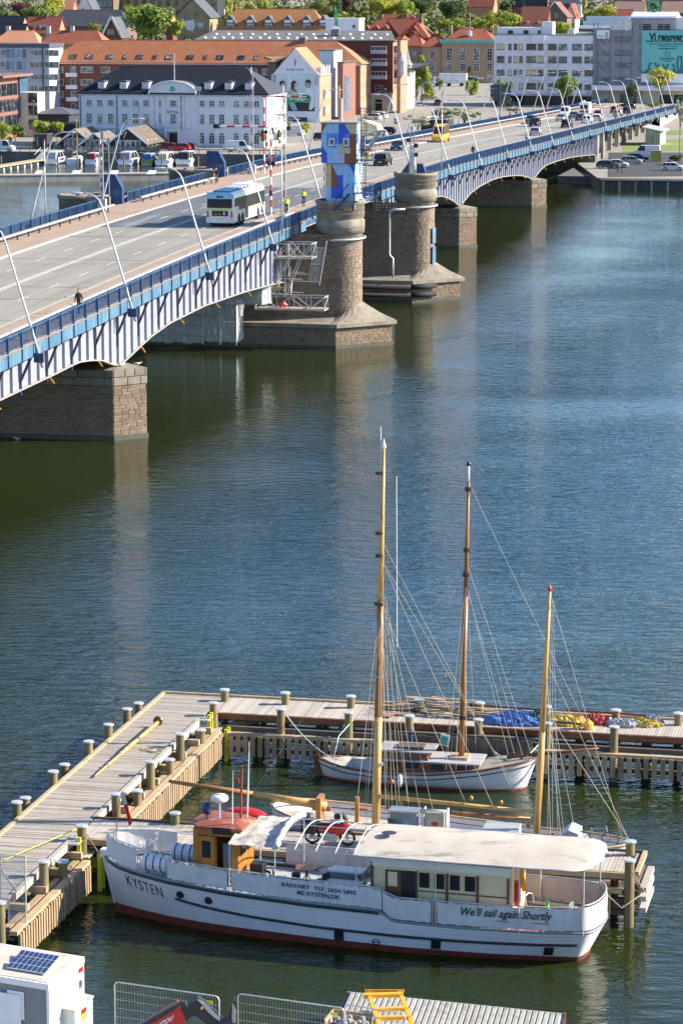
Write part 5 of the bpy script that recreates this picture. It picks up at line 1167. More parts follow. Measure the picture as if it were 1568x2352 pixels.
for s,z in((3.12,1.42),(4.3,1.35)):
 x,b=hull(s,z);mb=MB();mb.lathe([(0,.02),(.1,.02),(.1,.05),(.14,.05),(.16,.02),(.16,-.05)],(0,0,0),16,axis='y');T=Matrix.Translation(K(x,b,z))@Matrix.Rotation(KANG+math.pi+.05,4,'Z');mb.v=[T@v for v in mb.v];o=part('porthole',mb,'black_paint',ship,True)
 mb=MB();mb.lathe([(0,.052),(.1,.052),(.1,.04)],(0,0,0),16,axis='y');mb.v=[T@v for v in mb.v];part('pane',mb,'glass',o,False)if False else None
 g=part('glass_disc',mb,'glass',ship,True)
mb=MB();x,b=hull(10.9,.38);mb.lathe([(.1,.02),(.13,.02),(.13,.035),(.1,.035),(.1,.02)],(0,0,0),16,axis='y');T=Matrix.Translation(K(x,b,.38))@Matrix.Rotation(KANG+math.pi,4,'Z');mb.v=[T@v for v in mb.v];mb.beam(K(x-.16,b+.03,.38),K(x+.16,b+.03,.38),.01,.03);part('load_mark',mb,'black_paint',ship,True)
def deckpoly(s0,s1,dz,m,name):
 mb=MB();n=20;mb.grid([[K(s,-lerp(bDt,s)+.05,lerp(zSt,s)+dz),K(s,lerp(bDt,s)-.05,lerp(zSt,s)+dz)]for s in[s0+(s1-s0)*i/n for i in range(n+1)]]);return part(name,mb,m,ship,True)
deckpoly(-.35,5.6,-.1,'grey_deck','foredeck');deckpoly(5.6,11.0,-.1,'grey_deck','middle_deck');deckpoly(11.0,18.3,-.15,'red_paint','after_deck')
mb=MB();mb.prism([K(18.25,-1.6,1.09),K(18.25,1.6,1.09),K(18.75,1.0,1.09),K(18.95,0,1.09),K(18.75,-1.0,1.09)],(0,0,.02));part('after_deck',mb,'red_paint',ship,True)
def rk(s,side,dz=0,inset=.06):b=lerp(bDt,s)-inset;return K(s,side*b,lerp(zRt,s)+dz)
def stern_arc(z,inset=.06,n=12):return[K(18.4+(.6-inset)*math.sin(math.pi*i/n),(1.6-inset)*math.cos(math.pi*i/n),z)for i in range(n+1)]
for sd_ in(1,-1):
 mb=MB();mb.tube([rk(-.3+i*.374,sd_)for i in range(51)],.028,6);part('hand_rail',mb,'galv',ship,True,True)
mb=MB();mb.tube(stern_arc(2.3),.028,6);part('hand_rail',mb,'galv',ship,True,True)
for sd_ in(1,-1):
 for s in(-.1,1.35,2.7,3.9,5.2,6.9,8.6,10.4,11.6,13.0,13.15,14.6,16.2,17.8):
  mb=MB();mb.tube([rk(s,sd_),rk(s,sd_)+Vector((0,0,lerp(zSt,s)-lerp(zRt,s)-.05))],.02,5);part('stanchion',mb,'galv',ship,True)
def dodger(s0,s1,sd_,m='cloth_white',seed=0,top=.04):
 n=max(4,int((s1-s0)/.12));rows=[]
 for j in range(7):
  f=j/6;row=[]
  for i in range(n+1):
   s=s0+(s1-s0)*i/n;a=lerp(zSt,s)+.1;b=lerp(zRt,s)-top;w=.018*noise.noise(Vector((s*1.7,f*2,seed)))+.008*math.sin(i*math.pi);fl=.03*math.sin(math.pi*f)*noise.noise(Vector((s*.8,seed,5)))
   row.append(K(s,sd_*(lerp(bDt,s)-.02+w+fl),a+(b-a)*f+(.015*math.sin(s*12)if j in(0,6)else 0)))
  rows.append(row)
 mb=MB();mb.grid(rows);o=part('cloth_panel',mb,m,ship,True,True)
 mb=MB();s=s0+.1
 while s<s1:
  mb.beam(K(s,sd_*(lerp(bDt,s)-.0),lerp(zRt,s)-top-.05),K(s,sd_*(lerp(bDt,s)-.05),lerp(zRt,s)+.02),.018,.018);mb.beam(K(s,sd_*(lerp(bDt,s)-.0),lerp(zSt,s)+.14),K(s,sd_*(lerp(bDt,s)-.03),lerp(zSt,s)+.03),.018,.018);s+=.28
 q=part('lacing',mb,'rope_pale' if m!='cloth_white' else 'wire',o,False);T=inv(ship);q.data.transform(T)
for i,(a,b)in enumerate(((-.25,1.32),(2.72,5.15),(5.32,8.2),(8.2,11.1),(11.15,12.95),(13.2,15.8),(15.8,18.38))):dodger(a,b,1,seed=i)
for i,(a,b)in enumerate(((-.2,2.0),(6.2,8.3),(8.3,10.8),(11.0,14),(14,16.4),(16.4,18.38))):dodger(a,b,-1,seed=i+10)
mb=MB();lo=stern_arc(1.36,.02,16);hi=stern_arc(2.24,.02,16);mb.grid([[l.lerp(h,f)+(l-K(18.4,0,l.z)).normalized()*.03*math.sin(f*3.1)*noise.noise(Vector((i*.6,f,1)))for i,(l,h)in enumerate(zip(lo,hi))]for f in(0,.25,.5,.75,1)]);part('cloth_panel',mb,'cloth_white',ship,True,True)
def dodmap(s0,z0,slope):
 def fn(u,v,w):
  s=s0+u;return K(s,lerp(bDt,s)+.025+w,z0+slope*u+v)-ship.location
 return fn
textmesh('BÅDFART  TLF. 2624 5895',2.85,'letter_blue',dodmap(8.72,2.3,-.03),parent=ship,bold=.02,height=.2)
textmesh('MS KYSTEN.DK',1.65,'letter_blue',dodmap(8.72,2.04,-.03),parent=ship,bold=.02,height=.17)
textmesh("We'll sail again Shortly",3.3,'letter_black',dodmap(15.75,1.86,0.0),parent=ship,bold=.012,height=.42,shear=.35)
for a,b in((15.4,15.9),(16.7,17.3)):mb=MB();mb.beam(K(a,lerp(bDt,a)+.035,1.62),K(b,lerp(bDt,b)+.035,1.6),.005,.02);part('underline',mb,'letter_black',ship,True)
wh=thing('x','x','x');bpy.data.objects.remove(wh)
def kbox(s0,s1,y0,y1,z0,z1,m,name,root=None):mb=MB();mb.prism([K(s0,y0,z0),K(s1,y0,z0),K(s1,y1,z0),K(s0,y1,z0)],(0,0,z1-z0));return part(name,mb,m,root or ship,True)
kbox(3.5,3.62,-1.0,1.0,1.7,3.85,'varnish','wheelhouse_wall');kbox(3.5,5.25,-1.0,-.9,1.7,3.85,'varnish','wheelhouse_wall');kbox(5.13,5.25,-1.0,1.0,1.7,3.85,'varnish','wheelhouse_wall');kbox(3.5,3.7,.9,1.02,1.7,3.85,'varnish','wheelhouse_wall');kbox(5.0,5.25,.9,1.02,1.7,3.85,'varnish','wheelhouse_wall');kbox(3.62,5.13,.9,1.01,3.6,3.85,'varnish','wheelhouse_wall');kbox(3.62,5.1,-.9,.6,1.7,1.72,'steel_dark','wheelhouse_floor')
d=kbox(3.72,4.35,1.02,1.07,1.75,3.58,'varnish','door');kbox(3.86,4.2,1.07,1.08,2.75,3.4,'glass','door_pane');kbox(3.86,4.2,1.07,1.085,2.0,2.5,'mast_wood','door_panel')
kbox(4.5,4.85,.1,.5,1.75,3.2,'grey_box','instrument_board');kbox(4.35,4.4,.9,1.0,1.75,3.6,'varnish','door_post')
for y0,y1 in((-.75,-.15),(.05,.7)):kbox(3.46,3.5,y0,y1,2.8,3.5,'glass','front_window');kbox(5.25,5.28,y0,y1,2.8,3.5,'glass','rear_window')
mb=MB();n=16;bot=[];
for i in range(n+1):
 t=math.pi/2+math.pi*i/n;bot.append((3.9+.62*math.cos(t),1.12*math.sin(t)))
bot=[(5.45,1.12)]+bot+[(5.45,-1.12)]
mb.prism([K(s,y,3.86)for s,y in bot],(0,0,.1));mb.grid([[K(s,y,3.96)for s,y in bot],[K(4.5+(s-4.5)*.55,y*.55,4.08)for s,y in bot],[K(4.5,0,4.1)for s,y in bot]],closed=True);part('wheelhouse_roof',mb,mat('roof_red',(.3,.085,.045),(.22,.06,.035),.6,ns=2,dirt=(.5,.25,.18),ds=1.5),ship,True)
kbox(4.3,5.0,1.13,1.16,3.72,3.98,'black_paint','name_board')
sp=thing('searchlight','round black searchlight on the red wheelhouse roof','searchlight',K(3.85,.45,3.98));mb=MB();mb.tube([K(3.85,.45,3.98),K(3.85,.45,4.3)],.03,6);part('stand',mb,'black_paint',sp,True)
mb=MB();mb.lathe([(0,-.2),(.18,-.16),(.24,-.02),(.25,.12),(.2,.14),(0,.12)],(0,0,0),16,axis='x');mb.v=[v+K(3.85,.45,4.48)for v in mb.v];part('lamp_drum',mb,'navy',sp,True,True)
rd=thing('radar','white radar dome on a post on the wheelhouse roof','radar',K(4.3,.25,4.0));mb=MB();mb.tube([K(4.3,.25,4.0),K(4.3,.25,4.75)],.05,8);part('post',mb,'white_paint',rd,True)
mb=MB();mb.lathe([(0,0),(.28,.02),(.33,.08),(.33,.2),(.26,.26),(0,.28)],K(4.3,.25,4.72),20);part('dome',mb,'white_paint',rd,True,True);
an=thing('whip_antenna','left thin white whip antenna on the wheelhouse','antenna',K(4.95,.75,3.95));mb=MB();mb.tube([K(4.95,.75,3.95),K(4.97,.75,5.0),K(5.0,.75,6.1)],[.03,.022,.01],5);part('rod',mb,'white_paint',an,True)
an=thing('whip_antenna','tall right white whip antenna on the wheelhouse','antenna',K(5.2,-.3,4.0));mb=MB();mb.tube([K(5.2,-.3,4.0),K(5.25,-.3,5.3),K(5.3,-.3,6.95)],[.035,.03,.012],5);part('rod',mb,'white_paint',an,True)
mb=MB();mb.tube([K(5.05,0,4.0),K(5.1,0,6.1)],.045,8);mb.beam(K(5.1,0,6.08),K(5.3,0,6.08),.03,.03);mb.beam(K(4.85,0,5.5),K(4.98,0,5.5),.12,.2);part('signal_pole',mb,'boot_red',ship,True)
dg=thing('dinghy','upturned red dinghy on the roof behind the wheelhouse poles','dinghy',K(5.0,-.8,4.05));mb=MB();rows=[]
for i in range(13):
 u=i/12*2-1;w=.32*(1-u*u)**.5;h=.22*(1-u*u*.8);rows.append([K(4.95+u*.85,-.85+w*math.cos(t),4.02+h*math.sin(t))for t in[math.pi*j/8 for j in range(9)]])
mb.grid(rows);part('hull',mb,'bright_red',dg,True,True)
def canister(s,y,z,ang,label):
 r=thing('liferaft',label,'life raft',K(s,y,z),KANG+ang);mb=MB();mb.lathe([(0,-.52),(.28,-.5),(.34,-.44),(.34,.44),(.28,.5),(0,.52)],(0,0,.36),12,axis='x');part('shell',mb,'canister',r,smooth=False)
 for x in(-.3,0,.3):mb=MB();mb.lathe([(.345,-.02),(.355,-.02),(.355,.02),(.345,.02)],(x,0,.36),16,axis='x');part('strap',mb,'steel_dark',r)
 for x in(-.3,.3):mb=MB();mb.box(x-.04,x+.04,-.3,.3,-.02,.1);part('cradle',mb,'steel',r)
canister(2.05,1.05,2.02,-.12,'white life raft canister at the near rail behind the bow');canister(2.75,-.2,2.1,-.05,'white ribbed life raft canister lying before the wheelhouse')
def basket(s,y,z,label):
 r=thing('net_basket',label,'basket',K(s,y,z));mb=MB()
 for k in range(6):mb.lathe([(.14+k*.03,.0),(.15+k*.03,.01),(.14+k*.03,.02)],K(s,y,z+k*.07),16)
 for k in range(14):a=k*math.pi/7;mb.beam(K(s+.12*math.cos(a),y+.12*math.sin(a),z),K(s+.32*math.cos(a),y+.32*math.sin(a),z+.42),.02,.012)
 part('ribs',mb,'cloth_white',r,True)
basket(1.25,-.1,2.4,'pale open basket standing on the foredeck by the bow');basket(1.3,.35,2.05,'pale basket tucked below the other one on the foredeck')
mb=MB();mb.lathe([(.12,0),(.13,.25),(.1,.3),(0,.32)],K(2.7,.55,2.0),10);solo('bollard',mb,'grey_box','small grey ventilator beside the life raft canisters','ventilator',K(2.7,.55,1.9))
fl=thing('flag','drooping red and white flag on a thin staff at the bow','flag',K(.0,0,2.3));mb=MB();mb.tube([K(.02,0,2.3),K(.12,0,3.9),K(.3,0,4.75)],[.02,.018,.012],5);part('staff',mb,'varnish_dark',fl,True)
mb=MB();rows=[]
for j in range(9):
 f=j/8;z=4.7-f*1.25;w=.11*(1-.4*f);rows.append([K(.33+.32*f+w*(i/6-.5)*1.6,.05*math.sin(i*2+j),z+.1*(i/6-.5))for i in range(7)])
mb.grid(rows[:4]);part('white_cloth',mb,'cloth_white',fl,True,True);mb=MB();mb.grid(rows[3:]);part('red_cloth',mb,'bright_red',fl,True,True)
def arch(s,y0,y1,z0,z1,crown,n=14):return[K(s,y0+(y1-y0)*i/n,z0+(z1-z0)*i/n+crown*math.sin(math.pi*i/n))for i in range(n+1)]
mb=MB();rows=[]
for i in range(15):
 u=i/14;s=5.2+1.85*u;c=.16;rows.append([p+Vector((0,0,.03*noise.noise(p*1.9)-.04*abs(math.sin(u*math.pi*3))))for p in arch(s+.0,2.0,-1.55,3.68,3.8,c)])
mb.grid(rows);part('small_canvas',mb,'tarp_dirty',ship,True,True)
mb=MB();pts=arch(7.05,2.05,-1.5,3.72,3.95,.3,20);mb.tube([p+Vector((.03*math.sin(i*2),0,.02*math.cos(i*3)))for i,p in enumerate(pts)],[.11+.012*math.sin(i*1.7)for i in range(21)],8);part('rolled_canvas',mb,'cloth_white',ship,True,True)
for s in(6.9,7.75,8.55,9.3,10.0):mb=MB();mb.tube(arch(s,2.0,-1.75,3.62,3.72,.38),.028,6);part('hoop',mb,'lamp_paint',ship,True,True)
for y,z in((2.0,3.62),(1.1,3.88),(.1,4.03),(-.9,3.95),(-1.75,3.72)):mb=MB();mb.tube([K(6.9,y,z),K(10.2,y,z)],.022,5);part('frame_rail',mb,'lamp_paint',ship,True)
for s in(5.25,7.0,10.1,13.1,16.2,18.5):
 for y in(2.0,-1.75):
  yy=y*(.84 if s>18 else 1);mb=MB();mb.tube([K(s,yy,lerp(zSt,s)),K(s,yy,3.66)],.028,6);part('awning_post',mb,'lamp_paint',ship,True)
mb=MB();rows=[];n=34
for i in range(n+1):
 u=i/n;s=10.0+8.95*u;k=1 if s<17.9 else max(.02,1-((s-17.9)/1.06)**2.4)**.5
 rows.append([p+Vector((0,0,.012*noise.noise(p*2)+.012*abs(math.sin(u*17))))for p in arch(s,2.08*k,-1.95*k,3.64+.1*u,3.7+.08*u,.24*(.3+.7*k))])
mb.grid(rows);low=[[q-Vector((0,0,.035))for q in r]for r in rows];mb.grid(low[::-1]);part('awning',mb,'awning',ship,True,True)
mb=MB();mb.tube([r[0]-Vector((0,0,.02))for r in rows],.035,6);mb.tube([r[-1]-Vector((0,0,.02))for r in rows],.035,6);part('awning_edge',mb,'lamp_paint',ship,True,True)
mb=MB();c=K(10.9,.3,4.07);mb.lathe([(.0,.0),(.28,-.01)],c,16);part('awning_hole',mb,'black_paint',ship,True)
kbox(10.6,15.7,-1.35,1.38,1.1,3.3,'cream','cabin');kbox(10.5,15.8,-1.42,1.44,3.3,3.42,'white_paint','cabin_roof');kbox(10.55,15.75,1.39,1.43,3.12,3.3,'white_paint','fascia')
kbox(10.5,10.6,1.3,1.42,1.2,3.3,'frame_brown','corner_post')
def kpx(x0,x1,y0,y1,m,name,side=1.385,th=.03):
 (sa,za),(sb,zb_)=Kp(z6(x0,y0),side),Kp(z6(x1,y1),side);mb=MB();mb.prism([K(sa,side,zb_),K(sb,side,zb_),K(sb,side,za),K(sa,side,za)],KM*th);return part(name,mb,m,ship,True)
zt_tab=lambda x:(x-850)*.085
for x0,x1 in((850,940),(966,1055),(1085,1172),(1200,1290)):
 d0=zt_tab(x0);w=kpx(x0,x1,600+d0,735+d0,'cream','window_frame',th=.04);kpx(x0+6,x1-6,607+d0,728+d0,'glass','window_pane',side=1.43,th=.012)
for x0,x1 in((833,845),(1062,1078),(1296,1312),(1530,1545)):kpx(x0,x1,598+zt_tab(x0),830+zt_tab(x0),'frame_brown','timber_post',th=.05)
for i in range(7):x0=840+i*100;kpx(x0,x0+96,742+zt_tab(x0),758+zt_tab(x0),'frame_brown','timber_rail',th=.045)
kpx(715,828,590,835,'black_paint','doorway',th=.01)
o=kpx(600,710,582,795,'frame_brown','cabin_door',side=1.41,th=.05);kpx(618,688,600,715,'cream','door_pane',side=1.47,th=.01)
kpx(528,576,533,556,'white_paint','notice',side=1.44,th=.01)
def kthing(name,s,y,z,label,cat,rz=0,group=None):return thing(name,label,cat,K(s,y,z),KANG+rz,group)
tb=kthing('round_table',7.6,-.1,1.57,'round wooden table with folding legs on the open middle deck','table');mb=MB();mb.lathe([(0,.74),(.42,.74),(.43,.77),(0,.78)],(0,0,0),20);part('tabletop',mb,'varnish',tb)
for a in range(4):mb=MB();c=math.cos(a*math.pi/2+.5);s_=math.sin(a*math.pi/2+.5);mb.tube([(c*.3,s_*.3,0),(-c*.1,-s_*.1,.74)],.02,5);part('leg',mb,'black_plastic',tb)
def chair(s,y,z,rz,label,seat='galv'):
 c=kthing('chair',s,y,z,label,'chair',rz);mb=MB();mb.box(-.2,.2,-.2,.2,.43,.46);part('seat',mb,seat,c)
 mb=MB();mb.tube([(-.2,-.2,.44),(-.28,-.2,.8),(-.3,0,.88),(-.28,.2,.8),(-.2,.2,.44)],.02,5);part('backrest',mb,'galv',c)
 mb=MB();mb.box(-.3,-.26,-.18,.18,.55,.8);part('back_panel',mb,seat,c)
 for x in(-.18,.2):
  for yy in(-.2,.2):mb=MB();mb.tube([(x,yy,.44),(x*1.2,yy*1.1,0)],.016,5);part('leg',mb,'galv',c)
 return c
chair(8.1,-.9,1.57,-2.5,'silver armchair behind the round table');chair(8.3,.35,1.57,2.6,'black chair right of the round table','black_plastic');chair(6.75,.45,1.57,.4,'dark chair left of the round table','black_plastic');chair(17.5,.2,1.12,2.9,'dark blue chair on the red after deck near the stern','grey_box');chair(16.3,-.2,1.12,-.5,'black swivel-like chair by the cabin end on the after deck','black_plastic')
st=kthing('chair_stack',10.15,-.1,1.57,'tall stack of wire chairs beside the cabin','stacked chairs')
for i in range(11):
 mb=MB();z=.3+i*.095;x=.04*math.sin(i*1.3)+.03*i;mb.tube([(-.24+x,-.24,z),(.24+x,-.24,z),(.24+x,.24,z+.05),(-.24+x,.24,z+.05),(-.24+x,-.24,z)],.018,5);mb.tube([(.24+x,-.22,z),(.34+x,0,z+.35),(.24+x,.22,z)],.016,5);mb.tube([(-.24+x,-.24,z),(-.3+x*.3,-.26,z-.4)],.014,4);part('chair',mb,'wire',st)
bx=kthing('storage_box',9.1,-.45,1.57,'grey deck box with white lid and a green sign','box');mb=MB();mb.box(-.62,.62,-.3,.3,0,.66);part('body',mb,'grey_box',bx);mb=MB();mb.box(-.65,.65,-.33,.33,.66,.72);part('lid',mb,'white_paint',bx);mb=MB();mb.box(.35,.58,-.32,-.301,.3,.58);part('safety_sign',mb,'letter_green',bx);mb=MB();mb.lathe([(0,-.002),(.07,-.002),(.07,.004),(0,.004)],(.465,-.327,.44),10,axis='y');part('emblem',mb,'white_paint',bx)
bx=kthing('storage_box',9.0,.35,1.57,'long low grey bench box in front of the deck box','box');mb=MB();mb.box(-.85,.85,-.3,.3,0,.42);part('body',mb,'grey_deck',bx);mb=MB();mb.box(-.87,.87,-.32,.32,.42,.45);part('lid',mb,'white_paint',bx)
ck=kthing('stove',5.75,.1,1.57,'black stove with a coil of hose behind the wheelhouse','stove');mb=MB();mb.box(-.25,.25,-.25,.25,0,.85);part('body',mb,'black_plastic',ck);mb=MB();mb.tube([(.2,0,.6),(.45,0,.5),(.5,0,.2)],.05,6);part('hose',mb,'rubber',ck);mb=MB();mb.lathe([(.12,-.03),(.18,0),(.12,.03),(.08,0),(.12,-.03)],(-.4,-.3,.55),12);part('coil',mb,'rubber',ck)
bn=kthing('bench',5.75,.55,1.57,'small orange varnished bench behind the wheelhouse','bench');mb=MB();mb.box(-.4,.4,-.15,.15,.38,.43);part('seat',mb,'varnish',bn);mb=MB();mb.box(-.36,-.3,-.12,.12,0,.38);mb.box(.3,.36,-.12,.12,0,.38);part('leg',mb,'varnish',bn)
mb=MB();mb.lathe([(0,0),(.16,0),(.18,.3),(.1,.34),(0,.34)],K(7.0,-.7,1.57),10);solo('gas_bottle',mb,'steel_dark','dark round pot standing left of the round table','pot',K(7.0,-.7,1.57))
mb=MB();mb.lathe([(0,0),(.13,0),(.14,.25),(.06,.42),(.05,.55),(0,.55)],K(16.75,-.35,1.2),10);solo('watering_can',mb,'rope_green' if False else mat('can_green',(.02,.45,.08),None,.4),'bright green plastic can on the after deck','can',K(16.75,-.35,1.1))
mb=MB();mb.box(-.12,.12,-.1,.1,0,.3);mb.tube([(-.05,0,.3),(.05,0,.42)],.03,5);T=Matrix.Translation(K(16.85,.55,1.1));mb.v=[T@v for v in mb.v];solo('fuel_can',mb,'bright_red','small red fuel can on the after deck','fuel can',K(16.85,.55,1.1))
kbox(15.72,15.95,.6,.95,1.9,2.75,'tail_red','fire_locker');kbox(15.7,15.8,1.0,1.38,1.2,3.3,'cream','cabin_end')
mb=MB();mb.tube([K(15.95,0,2.2),K(15.9,.2,2.9),K(15.9,.3,3.3)],.1,6);solo('oar_bundle',mb,'orange_paint','orange rolled bundle hanging at the after end of the cabin','bundle',K(15.9,.2,2.2))
pts=[K(17.0+.35*math.cos(i*.5)+i*.012,.3+.3*math.sin(i*.5),1.13)for i in range(50)];loose_rope(pts,.03,'rope_pale','loose mooring rope lying on the red after deck',K(17,.3,1.1))
loose_rope([K(18.6,-1.4,2.0),K(19.3,-1.6,1.3),K(20.1,-1.9,1.9),J(24.85,-23.9,2.3)],.025,'rope_pale','pale mooring line from the stern to the last pile',K(19.3,-1.6,1.3))
loose_rope([K(-.2,-.1,2.3),K(-1.0,-.8,2.0),J(3.35,-23.4,2.3)],.02,'rope_pale','mooring line from the bow to the pile at the walkway corner',K(-1,-.8,2))
# ------------------------------------------------------------ generic wooden sailing hull
def sail_hull(root,P,L,B0,sheer,bow_over,m_hull,m_boot,m_rail,zboot=.12,deck='deck_wood_b',bul=.0,stern_round=.6):
 """P(s,y,z); bow at s=0 side; sheer(s)->z"""
 n=40
 def hb(u):return B0*(math.sin(math.pi*min(1,u*1.0)**.62)if u<.5 else 1)if False else B0*max(.012,(1-abs(2*(u**.82)-1)**2.6))**.62
 def sec(u,f):
  s=u*L;w=hb(u)*(.72+.28*f**.6);x=s+(bow_over*(1-u)**6*-f)+(stern_round*.8*f*u**8);return x,w
 def rng(fz,off=0,both=True):
  near=[];far=[]
  for i in range(n+1):
   u=i/n;z,f=fz(u);x,w=sec(u,f);near.append(P(x,w+off,z));far.append(P(x,-w-off,z))
  return near+(far[::-1]if both else[])
 zs=lambda u:sheer(u*L)
 mb=MB();mb.grid([rng(lambda u,f=f:(zboot+(zs(u)-zboot)*f,f))for f in[i/6 for i in range(7)]],closed=True);part('hull',mb,m_hull,root,True,True)
 mb=MB();mb.grid([rng(lambda u,z=z:(z,0))for z in(-.5,zboot)],closed=True);part('bottom',mb,m_boot,root,True,True)
 mb=MB();mb.tube(rng(lambda u:(zs(u)+.02,1),both=False),.05,6);mb.tube(rng(lambda u:(zs(u)+.02,1))[n+1:],.05,6);part('cap_rail',mb,m_rail,root,True,True)
 mb=MB();mb.tube(rng(lambda u:(zs(u)-.22,.85),.012,both=False),.022,5);mb.tube(rng(lambda u:(zs(u)-.22,.85),.012)[n+1:],.022,5);part('rubbing_strake',mb,'black_paint',root,True,True)
 a=rng(lambda u:(zs(u)-bul,.8));h=n+1;mb=MB();mb.grid([[a[i],a[2*h-1-i]]for i in range(h)]);part('deck',mb,deck,root,True)
 return hb
# ------------------------------------------------------------ brown-masted sailing ship behind it
GD=JN;GM=-JU;GO=J(10.2,-18.4,0)
def G(s,y,z):return GO+GD*s+GM*y+Vector((0,0,z))
gs=thing('sailing_ship','wooden two-masted sailing ship with long bowsprit moored behind the white passenger ship','sailing ship',G(7,0,0))
sh=lambda s:lerp([(0,2.35),(2,2.05),(4,1.85),(7,1.6),(10,1.45),(13.6,1.62)],s)
sail_hull(gs,G,13.7,2.05,sh,.5,'hull_white','boot_red','edge_wood',bul=.45,deck='deck_wood')
def spar(root,p,q,r0,r1,m,name,n=10):mb=MB();mb.tube([p,p.lerp(q,.5),q],[r0,(r0+r1)/2*1.05,r1],n);return part(name,mb,m,root,True,True)
spar(gs,G(1.75,-.1,2.35),G(-1.3,-.2,2.62),.17,.13,'mast_wood','bowsprit');spar(gs,G(-1.2,-.2,2.62),G(-4.85,-.25,2.95),.12,.07,'mast_dark','bowsprit')
m1b=G(3.8,0,1.3);m1t=G(4.1,0,17.0)
spar(gs,m1b,G(3.9,0,6.2),.17,.165,'mast_wood','main_mast');spar(gs,G(3.9,0,6.2),G(3.98,0,10.9),.16,.14,'mast_dark','main_mast');spar(gs,G(3.96,0,10.6),m1t,.13,.06,'mast_wood','topmast')
mb=MB();mb.lathe([(0,0),(.09,.05),(.09,.15),(.05,.25),(0,.45)],m1t,8);part('mast_truck',mb,'white_paint',gs,True,True)
for z in(4.2,7.8,9.4,10.75,12.7,13.6,16):mb=MB();mb.tube([G(3.93,0,z),G(3.93,0,z+.12)],.2 if z>10 and z<11 else .175,8);part('mast_band',mb,'black_paint' if z>10 else 'wire',gs,True)
m3b=G(10.3,0,1.3);m3t=G(10.72,0,11.6);spar(gs,m3b,m3b.lerp(m3t,.45),.14,.13,'mast_wood','mizzen_mast');spar(gs,m3b.lerp(m3t,.45),m3t,.125,.06,'mast_wood','mizzen_mast')
mb=MB();mb.lathe([(0,0),(.09,.04),(.1,.12),(.04,.2),(0,.35)],m3t,8);part('mast_truck',mb,'bright_red',gs,True,True)
spar(gs,G(3.75,.1,2.95),G(10.05,.15,2.7),.085,.07,'mast_wood','boom');spar(gs,G(4.3,.3,2.55),G(10.1,.3,2.45),.08,.065,'mast_dark','gaff')
mb=MB();mb.tube([m1t-Vector((.1,0,1.2)),m1t+Vector((-.12,0,.9))],.012,4);mb.tube([G(4.6,-.3,9.),G(4.55,-.3,15.9)],.012,4);part('antenna_wire',mb,'white_paint',gs,True)
def rig(root,p,q,r=.008,m='wire',name='rigging_line'):mb=MB();mb.tube([p,(p+q)/2-Vector((0,0,.0)),q],r,4);return part(name,mb,m,root,True)
top=m1t-Vector((0,0,.9))
for p,q,m_ in((top,G(-4.8,-.25,2.95),'wire'),(G(3.95,0,10.8),G(-1.3,-.2,2.7),'wire'),(G(3.95,0,12.7),G(10.0,.15,2.75),'rope_pale'),(G(3.95,0,13.5),G(9.8,.15,2.75),'rope_pale'),(G(3.95,0,10.9),G(7.5,.15,2.85),'rope_pale'),(G(3.95,0,12.7),G(8.6,.15,2.8),'rope_pale'),(G(3.95,0,11.6),G(6.8,1.8,1.6),'rope_pale'),(G(3.95,0,11.6),G(6.2,1.8,1.6),'rope_pale'),(m3t,G(13.8,.2,1.7),'wire'),(m3t-Vector((0,0,3.0)),G(14.1,.2,1.6),'rope_pale')):rig(gs,p,q,m=m_)
for k in range(4):
 for sd_ in(1,-1):rig(gs,G(3.95,0,10.7+k*.05),G(3.3+k*.5,sd_*2.0,1.75),.009,'wire' if k%2 else 'rope_pale','shroud')
for k in range(3):
 for sd_ in(1,-1):rig(gs,G(10.6,0,8.2),G(10.7+k*.45,sd_*1.75,1.5),.009,'black_paint' if k==0 else 'rope_white','shroud')
for dx in(.05,.12,.2,.3,-.15,.42):rig(gs,G(3.95+dx,.1,12.5-dx*5),G(3.9+dx*3.2,.25,2.2),.008,'rope_pale','halyard')
for dx in(.14,.24,.34):rig(gs,G(10.75+dx*.4,.1,11.2),G(10.5+dx*2,.2,2.0),.007,'rope_white','halyard')
for p,z in((G(7.7,.15,3.1),.12),(G(8.9,.15,3.0),.12),(G(4.5,.2,3.6),.12),(G(10.0,.15,2.1),.12),(G(6.6,.1,8),.09)):mb=MB();mb.lathe([(0,-z),(z*.7,-z*.4),(z*.7,z*.4),(0,z)],p,8);part('block',mb,'varnish',gs,True,True)
def gbox(s0,s1,y0,y1,z0,z1,m,name,root=None):mb=MB();mb.prism([G(s0,y0,z0),G(s1,y0,z0),G(s1,y1,z0),G(s0,y1,z0)],(0,0,z1-z0));return part(name,mb,m,root or gs,True)
gbox(1.4,1.6,-.5,.3,1.6,2.75,'varnish','bitts');gbox(1.15,1.9,-.35,-.2,2.1,2.3,'varnish','bitts');gbox(2.8,2.95,-.9,-.7,1.4,2.6,'varnish','pin_post');gbox(2.6,3.3,-1.0,-.9,2.0,2.1,'varnish','pin_rail');gbox(8.2,9.6,-.7,.7,1.3,1.95,'rail_paint','deck_house');gbox(11.4,12.3,-.5,.6,1.2,1.75,'rail_paint','hatch');gbox(11.0,11.15,.8,.9,1.2,2.1,'varnish','post')
mb=MB();mb.tube([G(4.6,1.0,1.75),G(7.2,.9,1.7)],.1,6);mb.tube([G(4.4,1.3,1.65),G(6.8,1.1,1.6)],.08,6);mb.tube([G(4.6,.7,1.9),G(6.6,.6,1.8)],.07,6);part('stowed_spar',mb,'rope_pale',gs,True,True)
